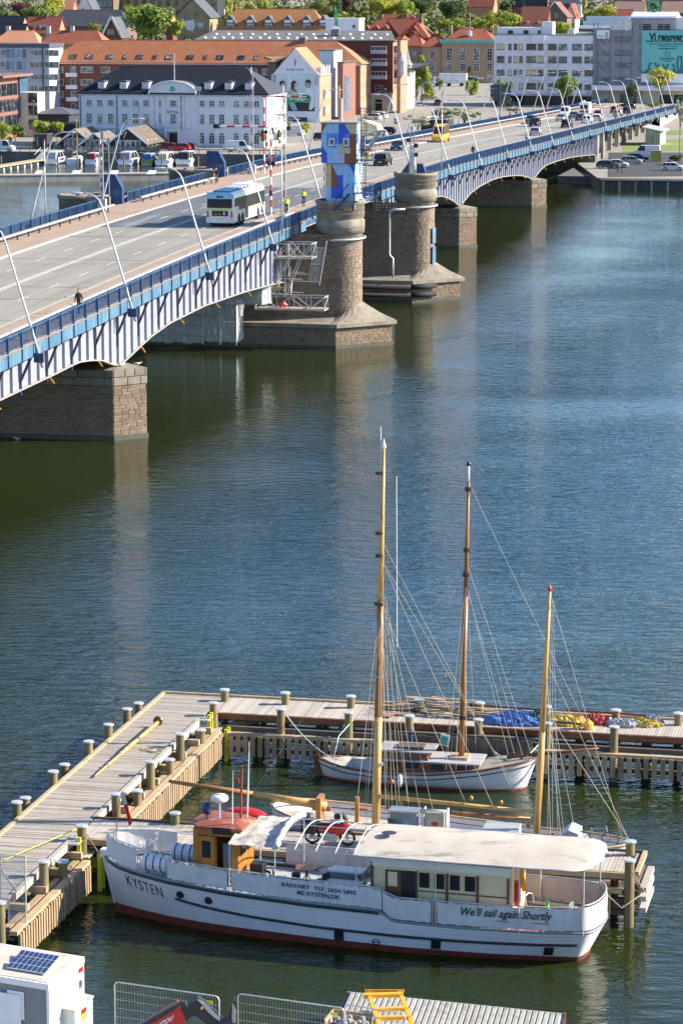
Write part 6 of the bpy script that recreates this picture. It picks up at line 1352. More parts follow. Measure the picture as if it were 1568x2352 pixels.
gb=thing('wheel_shelter','curved white shelter hood at the stern of the sailing ship','hood',G(11.6,.2,1.5));mb=MB();mb.prism([G(11.0,.9,1.3),G(12.1,.9,1.3),G(12.1,.9,2.1),G(11.7,.9,2.25),G(11.3,.9,1.9)],-GM*1.2);part('hood',mb,'lamp_paint',gb,True)
bicycle(G(12.7,.1,1.35),JANG+.2,'bicycle parked on the stern of the sailing ship','rail_paint')
loose_rope([G(13.6,.3,5.6)*0+m3b.lerp(m3t,.55),J(24.57,-21.3,2.55)],.014,'rope_pale','taut pale line from the rear mast down to the pile at the walkway end',J(24.57,-21.3,2.5))
cb=thing('shore_power_cabinet','dark green-grey fuel cabinet with open side door on the middle walkway','cabinet',J(15.8,-21.7,2),JANG);mb=MB();mb.box(-.5,.55,-.3,.3,0,1.35);part('body',mb,'grey_box',cb);mb=MB();mb.box(-.56,.62,-.36,.36,1.35,1.42);part('lid',mb,'mat' if False else 'steel',cb);mb=MB();mb.prism([(-.58,-.32,.1),(-.05,-.62,.1),(-.05,-.62,.85),(-.58,-.32,1.15)],(0,.03,0));part('door',mb,'steel_dark',cb);mb=MB();mb.box(.0,.35,-.32,-.3,.75,1.15);part('display',mb,'pane_blue',cb)
mb=MB();mb.lathe([(0,0),(.1,0),(.1,.01),(0,.01)],(-.32,-.49,.6),10,axis='y');part('emblem',mb,'cloth_white',cb)
cb=thing('shore_power_cabinet','pale cabinet in a tubular guard frame on the middle walkway','cabinet',J(17.05,-21.7,2),JANG);mb=MB();mb.box(-.36,.36,-.2,.2,.1,1.4);part('body',mb,mat('beige_box',(.42,.4,.3),None,.5),cb);mb=MB()
for x in(-.45,.45):mb.tube([(x,-.25,0),(x,-.25,1.5),(x,.2,1.5),(x,.2,0)],.05,8)
mb.tube([(-.45,-.25,1.5),(.45,-.25,1.5)],.05,8);part('guard_frame',mb,'lamp_paint',cb,smooth=True)
mb=MB();mb.lathe([(0,0),(.14,0),(.14,.012),(0,.012)],(0,-.215,.95),14,axis='y');mb.v=[Vector((v.x,v.y,.95+(v.z-.95)*.6))for v in mb.v];part('emblem',mb,'tail_red',cb)
mc=thing('motorcycle','red motorcycle with black top box and helmet standing on the middle walkway','motorcycle',J(13.0,-22.4,2.0),JANG)
for x in(-.7,.7):
 mb=MB();mb.lathe([(.24,-.06),(.31,-.05),(.33,0),(.31,.05),(.24,.06),(.24,-.06)],(x,0,.33),20,axis='y');w=part('wheel',mb,'rubber',mc,smooth=True);mb=MB();mb.lathe([(0,-.03),(.07,-.03),(.07,.03),(0,.03)],(x,0,.33),10,axis='y')
 for k in range(6):a=k*math.pi/3;mb.beam((x,0,.33),(x+.25*math.cos(a),0,.33+.25*math.sin(a)),.03,.03)
 part('rim',mb,'steel',w)
mb=MB();rows=[[Vector((x,-w,zl)),Vector((x,-w*1.1,(zl+zh)/2)),Vector((x,-w*.6,zh)),Vector((x,w*.6,zh)),Vector((x,w*1.1,(zl+zh)/2)),Vector((x,w,zl))]for x,w,zl,zh in((-.3,.06,.62,.74),(-.1,.12,.6,.86),(.12,.14,.45,.92),(.35,.15,.42,.86),(.55,.14,.55,.98),(.7,.1,.7,1.02),(.8,.03,.82,.9))];mb.grid(rows,closed=True);part('fairing',mb,'bright_red',mc,smooth=True)
mb=MB();mb.prism([(-.95,-.1,.75),(-.2,-.14,.6),(-.2,-.12,.72),(-.9,-.08,.95)],(0,.24,0));part('tail',mb,'bright_red',mc);mb=MB();mb.box(-.85,-.05,-.13,.13,.78,.86);part('seat',mb,'rubber',mc)
mb=MB();mb.lathe([(0,-.2),(.2,-.17),(.24,0),(.2,.15),(0,.2)],(-.85,0,1.05),12);part('top_box',mb,'steel_dark',mc,smooth=True);mb=MB();mb.box(-1.05,-.5,-.42,-.2,.5,.9);mb.box(-1.05,-.5,.2,.42,.5,.9);part('side_case',mb,'black_plastic',mc)
mb=MB();mb.box(-.2,.3,-.17,.17,.2,.5);mb.tube([(.3,-.16,.3),(-.8,-.18,.3)],.05,6);mb.tube([(.45,0,.9),(.7,0,.33)],.05,6);mb.tube([(.35,-.3,1.02),(.45,0,1.0),(.35,.3,1.02)],.02,5);mb.beam((-.1,.1,.3),(-.1,.35,0),.03,.03);part('engine',mb,'steel',mc);mb=MB();mb.prism([(.55,-.13,1.1),(.72,-.13,1.05),(.5,-.1,1.35)],(0,.26,0));part('windscreen',mb,'glass',mc)
mb=MB();mb.lathe([(0,-.12),(.12,-.08),(.14,.02),(.1,.12),(0,.15)],J(13.3,-22.4,3.15),12);solo('helmet',mb,'black_paint','black motorcycle helmet resting on the tank of the red motorcycle','helmet',J(13.3,-22.4,3.05),smooth=True)
# ------------------------------------------------------------ white yacht at the far walkway (bow to the right)
YO=J(18.2,-5.6,0);
def Y_(s,y,z):return YO-JN*s+JU*y*-1+Vector((0,0,z))
ya=thing('sailing_yacht','old white sailing yacht with brown cabin moored at the far walkway','yacht',Y_(4.6,0,0))
shy=lambda s:lerp([(0,1.42),(2,1.0),(4,.72),(6,.62),(8,.68),(9.2,.85)],s)
sail_hull(ya,Y_,9.2,1.45,shy,.45,'hull_white','boot_red','varnish_dark',zboot=.08,bul=.02,stern_round=.3)
def ybox(s0,s1,y0,y1,z0,z1,m,name,taper=0):mb=MB();mb.add([Y_(s0,y0,z0),Y_(s1,y0,z0),Y_(s1,y1,z0),Y_(s0,y1,z0),Y_(s0+taper,y0+taper,z1),Y_(s1-taper,y0+taper,z1),Y_(s1-taper,y1-taper,z1),Y_(s0+taper,y1-taper,z1)],[(0,1,5,4),(1,2,6,5),(2,3,7,6),(3,0,4,7),(4,5,6,7),(3,2,1,0)]);return part(name,mb,m,ya,True)
ybox(2.0,6.6,-.9,.9,.65,1.12,'varnish_dark','coach_roof_side',.05);ybox(1.95,6.65,-.93,.93,1.12,1.18,'lamp_paint','coach_roof');ybox(4.3,6.5,-.8,.8,1.18,1.5,'varnish_dark','deck_house',.08);ybox(4.1,6.6,-.85,.85,1.5,1.56,'girder_edge','deck_house_roof');ybox(4.6,5.8,-.4,.4,1.56,1.66,'old_wood','sliding_hatch');ybox(6.7,8.6,-.8,.8,.6,.75,'tarp_dirty','cockpit_well');ybox(2.6,3.4,-.4,.4,1.18,1.3,'edge_wood','fore_hatch')
for s in(2.5,3.6):
 mb=MB();mb.prism([Y_(s,.9,.82),Y_(s+.55,.9,.82),Y_(s+.55,.87,1.04),Y_(s,.87,1.04)],-JU*.03);part('window',mb,'glass',ya,True)
for s in(4.7,5.6):mb=MB();mb.prism([Y_(s,.9,.85),Y_(s+.6,.9,.85),Y_(s+.6,.87,1.07),Y_(s,.87,1.07)],-JU*.03);part('window',mb,'glass',ya,True)
mb=MB();mb.prism([Y_(9.2,.06,-.2),Y_(9.55,.06,-.2),Y_(9.65,.06,.95),Y_(9.4,.06,1.0)],JU*.12);part('rudder',mb,'varnish_dark',ya,True)
m2b=Y_(2.95,0,.9);m2t=Y_(2.72,0,13.6);spar(ya,m2b,m2b.lerp(m2t,.6),.13,.115,'mast_dark','mast');spar(ya,m2b.lerp(m2t,.6),m2t,.11,.06,'mast_dark','mast');spar(ya,m2t,m2t+Vector((0,0,.7)),.05,.045,'white_paint','mast_pole');mb=MB();mb.lathe([(0,0),(.1,.05),(.11,.14),(.05,.2),(0,.24)],m2t+Vector((0,0,.7)),8);part('mast_truck',mb,'black_paint',ya,True,True)
for z in(2.2,9.1,10.3,13.2):mb=MB();mb.tube([m2b.lerp(m2t,z/13.6),m2b.lerp(m2t,(z+.18)/13.6)],.155,8);part('mast_band',mb,'black_paint',ya,True)
spar(ya,Y_(.9,0,1.35),Y_(-3.15,-.05,1.95),.09,.05,'varnish_dark','bowsprit')
for p,q,m_ in((m2t,Y_(-3.1,0,1.95),'rope_white'),(m2b.lerp(m2t,.72),Y_(-.2,0,1.5),'rope_white'),(m2b.lerp(m2t,.71),Y_(.2,.1,1.5),'rope_white'),(m2b.lerp(m2t,.65),Y_(.9,-.4,1.3),'rope_white'),(m2b.lerp(m2t,.64),Y_(.6,-.4,1.3),'rope_white'),(m2b.lerp(m2t,.7),Y_(9,0,.9),'wire'),(Y_(-3.1,0,1.9),Y_(.1,0,.3),'rope_pale')):rig(ya,p,q,.008,m_)
for k in range(3):
 for sd_ in(1,-1):rig(ya,m2b.lerp(m2t,.68),Y_(2.5+k*.45,sd_*1.35,1.0),.007,'rope_white','shroud')
for dx in(.1,.22,.34):rig(ya,m2b.lerp(m2t,.7),Y_(2.95+dx*2,.2,1.2),.01,'rope_pale','halyard')
mb=MB();mb.prism([Y_(3.4,.9,1.9),Y_(3.8,.95,2.0),Y_(3.7,.95,2.5),Y_(3.3,.9,2.4)],JU*.04);pc=solo('framed_board',mb,'white_paint','small green and white board hanging in the rigging of the yacht','board',Y_(3.5,.9,1.9));mb=MB();mb.prism([Y_(3.42,.965,1.97),Y_(3.73,.99,2.05),Y_(3.66,.99,2.43),Y_(3.36,.965,2.35)],-JU*.01);T=Matrix.Translation(-pc.location);mb.v=[T@v for v in mb.v];put('picture',mb.mesh('picture','copper_green'),pc)
mb=MB();mb.lathe([(0,-.32),(.1,-.25),(.13,0),(.1,.25),(0,.32)],Y_(5.4,1.62,.42),10);solo('boat_fender',mb,'white_paint','white oval fender hanging from the near side of the yacht','boat fender',Y_(5.4,1.62,.4),smooth=True)
def sag(p,q,d,n=14):return[p.lerp(q,i/n)-Vector((0,0,d*4*(i/n)*(1-i/n)))for i in range(n+1)]
loose_rope(sag(J(6.6,-3.3,2.3),Y_(8.8,.3,.95),.25),.025,'rope_green','pale green mooring line from a pile down to the stern of the yacht',J(7.5,-4,1.6))
loose_rope(sag(J(6.7,-3.3,2.2),Y_(8.5,.4,.9),.35),.022,'rope_blue','blue mooring line from a pile down to the stern of the yacht',J(7.5,-4.1,1.4))
loose_rope([J(9.6,-3.45,2.1),Y_(8.6,-.4,1.75),J(9.9,-3.45,2.1)],.025,'rope_green','short forked pale line between a pile and the yacht\'s stern',J(9.7,-4,1.8));loose_rope([Y_(8.6,-.4,1.75),Y_(8.7,.1,.95)],.025,'rope_green','lower end of the forked pale line at the yacht\'s stern',Y_(8.6,0,1.2))
loose_rope(sag(J(12.6,-3.4,2.2),Y_(5.0,.8,1.0),.15),.02,'rope_blue','blue line from the pile behind the yacht down to its deck',J(12.6,-4,1.6))
loose_rope(sag(J(15.7,-3.4,2.1),Y_(.7,.1,1.3),.45),.028,'rope_green','pale green mooring line sagging to the bow of the yacht',J(16.5,-4.2,1.5));loose_rope(sag(J(18.8,-3.4,2.1),Y_(.0,.1,1.45),.1),.028,'rope_green','short pale green line from a pile to the bow of the yacht',J(18.5,-4.4,1.8))
# ------------------------------------------------------------ near quay: cabin, fence, telehandler, pontoon
mb=MB();mb.poly((-40,-30,2),(40,-30,2),(40,88.6,2),(-40,88.6,2));mb.poly((-40,88.6,-2),(40,88.6,-2),(40,88.6,2),(-40,88.6,2));struct('quay',mb,'concrete')
cz=4.62;c0=at(109.7,2259,cz);c1=at(189,2197.5,cz);c2=at(0,2148,cz);sd1=(c1-c0);wl=(at(0,2241,cz)-c0).normalized();D_=sd1.length
ct=thing('site_cabin','grey and white portable site cabin with solar panels on its roof','site cabin',Vector((c0.x-2,c0.y+1,2)))
Wc=5.0;ax=wl;ay=sd1.normalized()
def C_(u,v,z):return c0+ax*u+ay*v+Vector((0,0,z-cz))
mb=MB();mb.prism([C_(0,0,2),C_(Wc,0,2),C_(Wc,D_,2),C_(0,D_,2)],(0,0,2.4));part('walls',mb,mat('cabin_grey',(.2,.215,.22),(.18,.19,.2),.5,ns=1),ct,True)
mb=MB();mb.prism([C_(-.012,0.03,2),C_(-.012,D_-.03,2),C_(-.012,D_-.03,4.4),C_(-.012,.03,4.4)],ax*-.0-ax*.01);part('end_wall',mb,mat('cabin_light',(.55,.56,.54),(.5,.51,.5),.5,ns=1),ct,True)
mb=MB();mb.prism([C_(-.05,-.05,4.4),C_(Wc,-.05,4.4),C_(Wc,D_+.05,4.4),C_(-.05,D_+.05,4.4)],(0,0,.2));part('roof_edge',mb,'white_paint',ct,True)
mb=MB();mb.prism([C_(.05,.05,4.6),C_(Wc,.05,4.6),C_(Wc,D_-.05,4.6),C_(.05,D_-.05,4.6)],(0,0,.02));part('roof',mb,mat('roof_dust',(.55,.5,.42),(.48,.43,.36),.9,ns=1.2,dirt=(.36,.25,.18),ds=2),ct,True)
for u,v in((0,0),(0,D_)):mb=MB();q=C_(u,v,2);mb.beam(q,q+Vector((0,0,2.4)),.09,.09);part('corner_post',mb,'white_paint',ct,True)
for i,vv in enumerate((.55,1.25)):
 if D_<2:vv*=D_/2.2
 pa,pb,pc_,pd=[C_(u,v,z)for u,v,z in((.35+.1*i,vv,4.66),(1.75+.1*i,vv,4.66),(1.75+.1*i,vv+.48*D_/2,4.78),(.35+.1*i,vv+.48*D_/2,4.78))]
 r=put('solar_panel',None,ct);mb=MB();mb.prism([pa,pb,pc_,pd],(0,0,.04));o=part('solar_frame',mb,'galv',ct,True);bpy.data.objects.remove(r)
 for k in range(8):
  for l in range(2):
   f=lambda a,b:pa.lerp(pb,a).lerp(pd.lerp(pc_,a),b)+Vector((0,0,.045));mb=MB();a0,a1,b0_,b1_=k/8+.012,(k+1)/8-.012,l/2+.04,(l+1)/2-.04;mb.prism([f(a0,b0_),f(a1,b0_),f(a1,b1_),f(a0,b1_)],(0,0,.004));q=part('solar_cell',mb,'navy',o);q.data.transform(inv(ct))
mb=MB();mb.prism([C_(.95,-.04,2),C_(1.75,-.04,2),C_(1.75,-.04,4.1),C_(.95,-.04,4.1)],-ay*.06);dr=part('door',mb,'white_paint',ct,True);mb=MB();mb.prism([C_(.85,-.02,3.3),C_(1.45,-.02,3.3),C_(1.45,-.02,4.2),C_(.85,-.02,4.2)],-ay*.02);part('door_frame',mb,'white_paint',ct,True)
mb=MB();mb.prism([C_(-.02,D_*.78,3.55),C_(-.02,D_*.96,3.55),C_(-.02,D_*.96,4.05),C_(-.02,D_*.78,4.05)],-ax*.04);wf=part('window_frame',mb,'white_paint',ct,True);mb=MB();mb.prism([C_(-.065,D_*.83,3.68),C_(-.065,D_*.92,3.68),C_(-.065,D_*.92,3.95),C_(-.065,D_*.83,3.95)],-ax*.01);part('window_pane',mb,'pane',ct,True)
mb=MB();mb.prism([C_(-.02,D_*.86,4.16),C_(-.02,D_*.98,4.16),C_(-.02,D_*.98,4.32),C_(-.02,D_*.86,4.32)],-ax*.015);part('logo_plate',mb,'tail_red',ct,True)
bxm=MB();bxm.prism([C_(-.02,D_*.38,2),C_(-.02,D_*.9,2),C_(-.02,D_*.9,3.45),C_(-.02,D_*.38,3.45)],-ax*.45);cbx=part('meter_cabinet',bxm,'cabin_light',ct,True)
mb=MB();mb.prism([C_(-.02,D_*.36,3.45),C_(-.02,D_*.92,3.45),C_(-.5,D_*.92,3.42),C_(-.5,D_*.36,3.42)],(0,0,.04));part('cabinet_lid',mb,'roof_dust',ct,True)
for z0,z1,m_ in((2.95,3.3,'tail_red'),(2.98,3.14,'yellow_paint'),(2.3,2.5,'yellow_paint')):mb=MB();mb.prism([C_(-.475-.005*(m_!='tail_red'),D_*.56,z0),C_(-.475,D_*.7,z0),C_(-.475,D_*.7,z1),C_(-.475-.005*(m_!='tail_red'),D_*.56,z1)],-ax*.01);part('warning_label',mb,m_,ct,True)
def panel_fence(x0,y0,x1,y1,z,label,sign=True):
 p,q=at(x0,y0,z),at(x1,y1,z);L=(q-p).length;d=(q-p).normalized();r=thing('mesh_fence',label,'fence',(p+q)/2-Vector((0,0,2)))
 mb=MB();R_=.12;dn=Vector((0,0,1));pts=[p-dn*2,p-dn*R_,p-dn*R_*.3+d*R_*.3,p+d*R_,q-d*R_,q-dn*R_*.3-d*R_*.3,q-dn*R_,q-dn*2];mb.tube(pts,.021,6);mb.tube([p-dn*1.85,q-dn*1.85],.02,6);part('frame',mb,'galv',r,True,True)
 mb=MB();u=.1
 while u<L-.05:mb.beam(p+d*u-dn*.02,p+d*u-dn*1.85,.006,.006);u+=.1
 for z_ in(.3,.58,.86,1.14,1.4):mb.beam(p-dn*z_,q-dn*z_,.006,.006)
 part('wire_grid',mb,'galv',r,True)
 if sign:mb=MB();c=q-d*.45-dn*.28;mb.prism([c,c+d*.24,c+d*.24+dn*.1,c+dn*.1],Vector((0,-.01,0)));part('tag',mb,'yellow_paint',r,True)
panel_fence(263,2256,503,2290,4.0,'left galvanised mesh fence panel at the bottom of the picture');panel_fence(546,2283,790,2317,4.0,'middle galvanised mesh fence panel at the bottom of the picture');panel_fence(793,2308,930,2330,4.0,'right galvanised mesh fence panel behind the yellow frame',False)
def zb5(x,y,Yd):X,Y2=(500+x/3.136)*.5879,(3800+y/3.136)*.5879;d=ray(X,Y2);return CPOS+d*(Yd/d.y)
th=thing('telehandler','red and black telehandler boom reaching in at the bottom edge','telehandler',(-6,86,2));YB=86.5
mb=MB();mb.prism([zb5(x,y,YB)for x,y in((100,700),(600,400),(640,430),(715,600),(640,640),(400,760))],(0,.45,0));part('boom',mb,'bright_red',th,True)
mb=MB();mb.prism([zb5(x,y,YB-.05)for x,y in((60,700),(540,425),(600,395),(660,360),(690,380),(620,420),(560,470),(200,680))],(0,.2,0));mb.tube([zb5(680,360,YB),zb5(720,430,YB)],.07,8);part('hydraulic_ram',mb,'black_paint',th,True)
mb=MB();mb.prism([zb5(x,y,YB-.03)for x,y in((640,430),(700,420),(850,340),(905,380),(1120,575),(1160,625),(1120,690),(960,640),(830,535),(770,545),(730,600),(715,600))],(0,.5,0));part('gooseneck',mb,'black_plastic',th,True)
mb=MB();a_=[(850,337),(905,360),(1000,440),(1120,560),(1100,590),(990,500)];mb.prism([zb5(x,y,YB-.08)for x,y in a_],(0,.03,0));part('cover_plate',mb,'car_silver',th,True)
mb=MB();mb.lathe([(0,-.02),(.045,-.02),(.045,.01),(0,.01)],zb5(903,442,YB-.1),12,axis='y');part('reflector',mb,'orange_paint',th,True)
cc=zb5(480,598,YB);up_=(zb5(480,560,YB)-cc).normalized();rt_=(zb5(520,575,YB)-cc).normalized()
textmesh('MANITOU',.95,'white_paint',lambda u,v,w:(zb5(400,640,YB)+rt_*u+up_*v+Vector((0,-.012-w,0)))-th.location,parent=th,bold=.03,height=.16,shear=.3)
mb=MB();mb.prism([zb5(x,y,YB)for x,y in((1245,470),(1290,350),(1318,345),(1330,440),(1300,640),(1240,640))],(0,.4,0));mb.beam(zb5(1160,620,YB),zb5(1260,480,YB),.12,.1);mb.beam(zb5(1100,640,YB),zb5(1280,600,YB),.2,.2);part('fork_carriage',mb,'black_paint',th,True)
for i in range(7):mb=MB();mb.beam(zb5(1268+i*8,620,YB-.06),zb5(1285+i*7,380+i*14,YB-.06),.02,.02);part('carriage_bar',mb,'steel',th,True)
def zbb(x,y):return(1200+x/1.0688)*.5879,(3700+y/1.0688)*.5879
pt=thing('work_pontoon','low work pontoon with corrugated pale metal deck at the bottom right','pontoon',at(1150,2330,.9))
A=at(*zbb(390,218),.9);E_=at(*zbb(1075,288),.9);dx=(E_-A);L=dx.length;dx.normalize();dy=Vector((.2,-1,0)).normalized();dy=(at(*zbb(345,330),.9)-A);dy.z=0;dy.normalize()
mat('deck_metal',(.42,.42,.36),(.5,.5,.44),.5,.3,ns=2,dirt=(.3,.22,.15),ds=2,rnd=.12)
n=int(L/.2);mb=MB();mb.prism([A-dx*1.9,E_,E_+dy*5,A-dx*1.9+dy*5],(0,0,-.9));part('hull',mb,'steel_dark',pt,True)
for i in range(-9,n):
 mb=MB();p=A+dx*(i+.5)*.2;w=dx*.06;mb.prism([p-dx*.095,p-w,p+w,p+dx*.095],dy*5);mb.v=[v+(Vector((0,0,.07))if k%4 in(1,2)else Vector((0,0,.004)))for k,v in enumerate(mb.v)];part('rib',mb,'deck_metal',pt,True)
mb=MB();mb.beam(A-dx*1.9,E_,.05,.12);part('edge_strip',mb,'rail_paint',pt,True);mb=MB();mb.tube([E_-Vector((0,0,.9)),E_+Vector((0,0,.1))],.04,6);part('corner_post',mb,'red_paint',pt,True)
yf=thing('yellow_frame','yellow steel attachment frame with crossbars standing on the pontoon','steel frame',at(*zbb(330,300),1.2));zf_=1.6
def YP(x,y,z=zf_):return at(*zbb(x,y),z)
mb=MB();mb.beam(YP(255,195),YP(305,345),.14,.12);part('side_bar',mb,'orange_paint',yf,True);mb=MB();mb.beam(YP(385,190),YP(445,345),.14,.12);part('side_bar',mb,'orange_paint',yf,True)
for(xa,ya_,xb,yb_,w)in((235,205,398,200,.3),(275,265,420,258,.22),(290,300,432,294,.22),(305,335,445,330,.2)):mb=MB();mb.beam(YP(xa,ya_,zf_+.05),YP(xb,yb_,zf_+.05),w*.7,.12);part('cross_bar',mb,'orange_paint',yf,True)
for i in range(14):mb=MB();p=YP(240+i*12,186,zf_+.1);mb.beam(p,p+Vector((.07,0,0)),.05,.1);part('tooth',mb,'orange_paint',yf,True)
wb_=thing('rubble_crate','wooden crate full of grey rubble at the bottom edge','crate',YP(170,315,1.0));q=[YP(x,y,1.4)for x,y in((75,320),(110,278),(270,300),(265,345),(80,345))]
mb=MB()
for a,b in zip(q,q[1:]+q[:1]):mb.beam(a,b,.05,.3)
part('boards',mb,'edge_wood',wb_,True)
for i in range(50):
 c=YP(RN.uniform(95,255),RN.uniform(292,345),1.5+RN.uniform(-.1,.12));s_=RN.uniform(.04,.11);mb=MB();mb.lathe([(0,-s_),(s_,-s_*.3),(s_*.8,s_*.5),(0,s_*.8)],c,RN.choice([4,5,6]));part('rubble',mb,'concrete',wb_,True)
# ------------------------------------------------------------ town materials
mat('br_red',(.22,.075,.05),(.17,.06,.042),.9,ns=1,bump=.01,bs=8);mat('br_orange',(.42,.235,.14),(.36,.2,.12),.9,ns=1);mat('br_brown',(.2,.14,.1),(.15,.11,.08),.9,ns=1)
mat('br_yellow',(.34,.27,.16),(.27,.21,.13),.9,ns=.8);mat('render_white',(.72,.73,.76),(.64,.65,.69),.7,ns=.5,dirt=(.5,.52,.55),ds=.3,dl=(.55,.8),dsv=(1,1,.3));mat('render_tan',(.38,.26,.16),(.33,.225,.14),.85,ns=.4,dirt=(.27,.19,.12),ds=.3)
mat('render_grey',(.42,.43,.47),(.36,.37,.41),.8,ns=.5);mat('render_cream',(.66,.62,.5),(.58,.54,.44),.8,ns=.5);mat('metal_brown',(.25,.12,.09),(.2,.1,.075),.6);mat('timber_black',(.025,.027,.03),(.04,.04,.045),.8,ns=3)
mat('tile_orange',(.5,.185,.075),(.42,.15,.06),.8,ns=.5,ribs=('X',.62,(.2,.055,.02),.8),dirt=(.38,.2,.12),ds=.25,dl=(.5,.8));mat('tile_orange_y',(.55,.25,.13),(.47,.2,.1),.8,ns=.5,ribs=('Y',.62,(.38,.14,.06),.6))
mat('tile_red',(.36,.1,.055),(.28,.075,.04),.8,ns=.6,ribs=('X',.8,(.16,.045,.02),.75));mat('tile_red_y',(.4,.13,.07),(.32,.09,.05),.8,ns=.6);mat('tile_gold',(.5,.24,.08),(.42,.19,.06),.8,ns=.6,ribs=('X',.9,(.26,.08,.03),.75))
mat('tile_black',(.008,.01,.017),(.013,.016,.025),.75,ns=1,spec=.15,ribs=('X',.6,(.05,.055,.075),.4));mat('tile_black_y',(.02,.022,.028),(.035,.035,.043),.5,ns=1,ribs=('Y',.5,(.15,.15,.16),.4));mat('slate',(.09,.1,.12),(.06,.065,.08),.7,ns=1);mat('felt',(.13,.125,.12),(.085,.085,.085),.9,ns=.4,dirt=(.22,.21,.2),ds=.5);mat('tile_tan',(.36,.24,.13),(.3,.19,.1),.85,ns=.6,ribs=('Y',.3,(.24,.15,.08),.6));mat('tile_peach',(.55,.25,.14),(.5,.22,.12),.8,ns=.5);mat('tile_mauve',(.3,.19,.15),(.25,.15,.12),.85,ns=1.0);mat('shingle',(.2,.165,.13),(.12,.1,.085),.9,ns=1.5,rnd=.2)
mat('spire',(.35,.38,.42),None,.5)
WIN={}
def win_mesh(w,h,style,fr='frame_white',arch=False):
 key=(round(w,1),round(h,1),style,fr,arch)
 if key in WIN:return WIN[key]
 nx,ny=style;mb=MB();t=.09
 w_,h_=key[0],key[1]
 mb.box(0,w_,-.08,-.0,0,t);mb.box(0,w_,-.08,0,h_-t,h_);mb.box(0,t,-.08,0,t,h_-t);mb.box(w_-t,w_,-.08,0,t,h_-t)
 for i in range(1,nx):mb.box(w_*i/nx-t*.4,w_*i/nx+t*.4,-.07,0,t,h_-t)
 for i in range(1,ny):mb.box(t,w_-t,-.068,0,h_*i/ny-t*.35,h_*i/ny+t*.35)
 if arch:mb.prism([(0,-.08,h_)]+[(w_/2-w_/2*math.cos(math.pi*k/8),-.08,h_+w_*.42*math.sin(math.pi*k/8))for k in range(1,8)]+[(w_,-.08,h_)],(0,.06,0))
 f=mb.mesh('window',fr);g=MB();g.box(t,w_-t,-.03,-.01,t,h_-t)
 if arch:g.prism([(t,-.1,h_+.02)]+[(w_/2-(w_/2-t)*math.cos(math.pi*k/8),-.1,h_+(w_*.42-t)*math.sin(math.pi*k/8))for k in range(1,8)]+[(w_-t,-.1,h_+.02)],(0,.02,0))
 p=g.mesh('pane','pane');s=MB();s.box(-.08,w_+.08,-.16,0,-.1,-.0)
 WIN[key]=(f,p,s.mesh('sill','cap_stone' if fr!='frame_white' else 'kerb_stone'));return WIN[key]
def window(root,u,z,w,h,style=(2,1),fr='frame_white',y=0,rz=0,arch=False,pane=None,sill=True):
 f,p,s=win_mesh(w,h,style,fr,arch);o=put('window',f,root,(u,y,z)if not rz else u,(0,0,rz));q=put('pane',p,o)
 if pane:setmat(q,pane)
 if sill:put('sill',s,o)
 return o
class Bld:pass
def building(name,label,xl,xr,yb,ytop,D,wall,phi=-12,zg=None,Y=None,roof=None,cat='building',group=None):
 """front wall measured in the photograph: left/right edge, foot and eaves; D = depth in metres"""
 b=Bld();phi=math.radians(phi);d=Vector((math.cos(phi),math.sin(phi),0));nrm=Vector((math.sin(phi),-math.cos(phi),0))
 if Y is not None:
  r=ray(xl,yb);o=CPOS+r*(Y/r.y);o.z=zt(o.y)if zg is None else zg
 else:
  o=at(xl,yb,zg if zg is not None else 2.2)
 b.o,b.d,b.n,b.phi=o,d,nrm,phi
 q=onpl(xr,ytop,o,nrm);b.W=(q-o).dot(d);b.H=onpl(xl,ytop,o,nrm).z-o.z
 b.root=thing(name,label,cat,o,phi,group);b.wall=wall
 mb=MB();mb.box(0,b.W,0,D,-max(3,o.z-zt(o.y)+1),b.H);part('wall',mb,wall,b.root)
 b.D=D;b.u=lambda x,y=None:(onpl(x,y if y is not None else(yb+ytop)/2,o,nrm)-o).dot(d);b.z=lambda y,x=None:onpl(xl if x is None else x,y,o,nrm).z-o.z
 if roof:roofing(b,*roof)
 return b
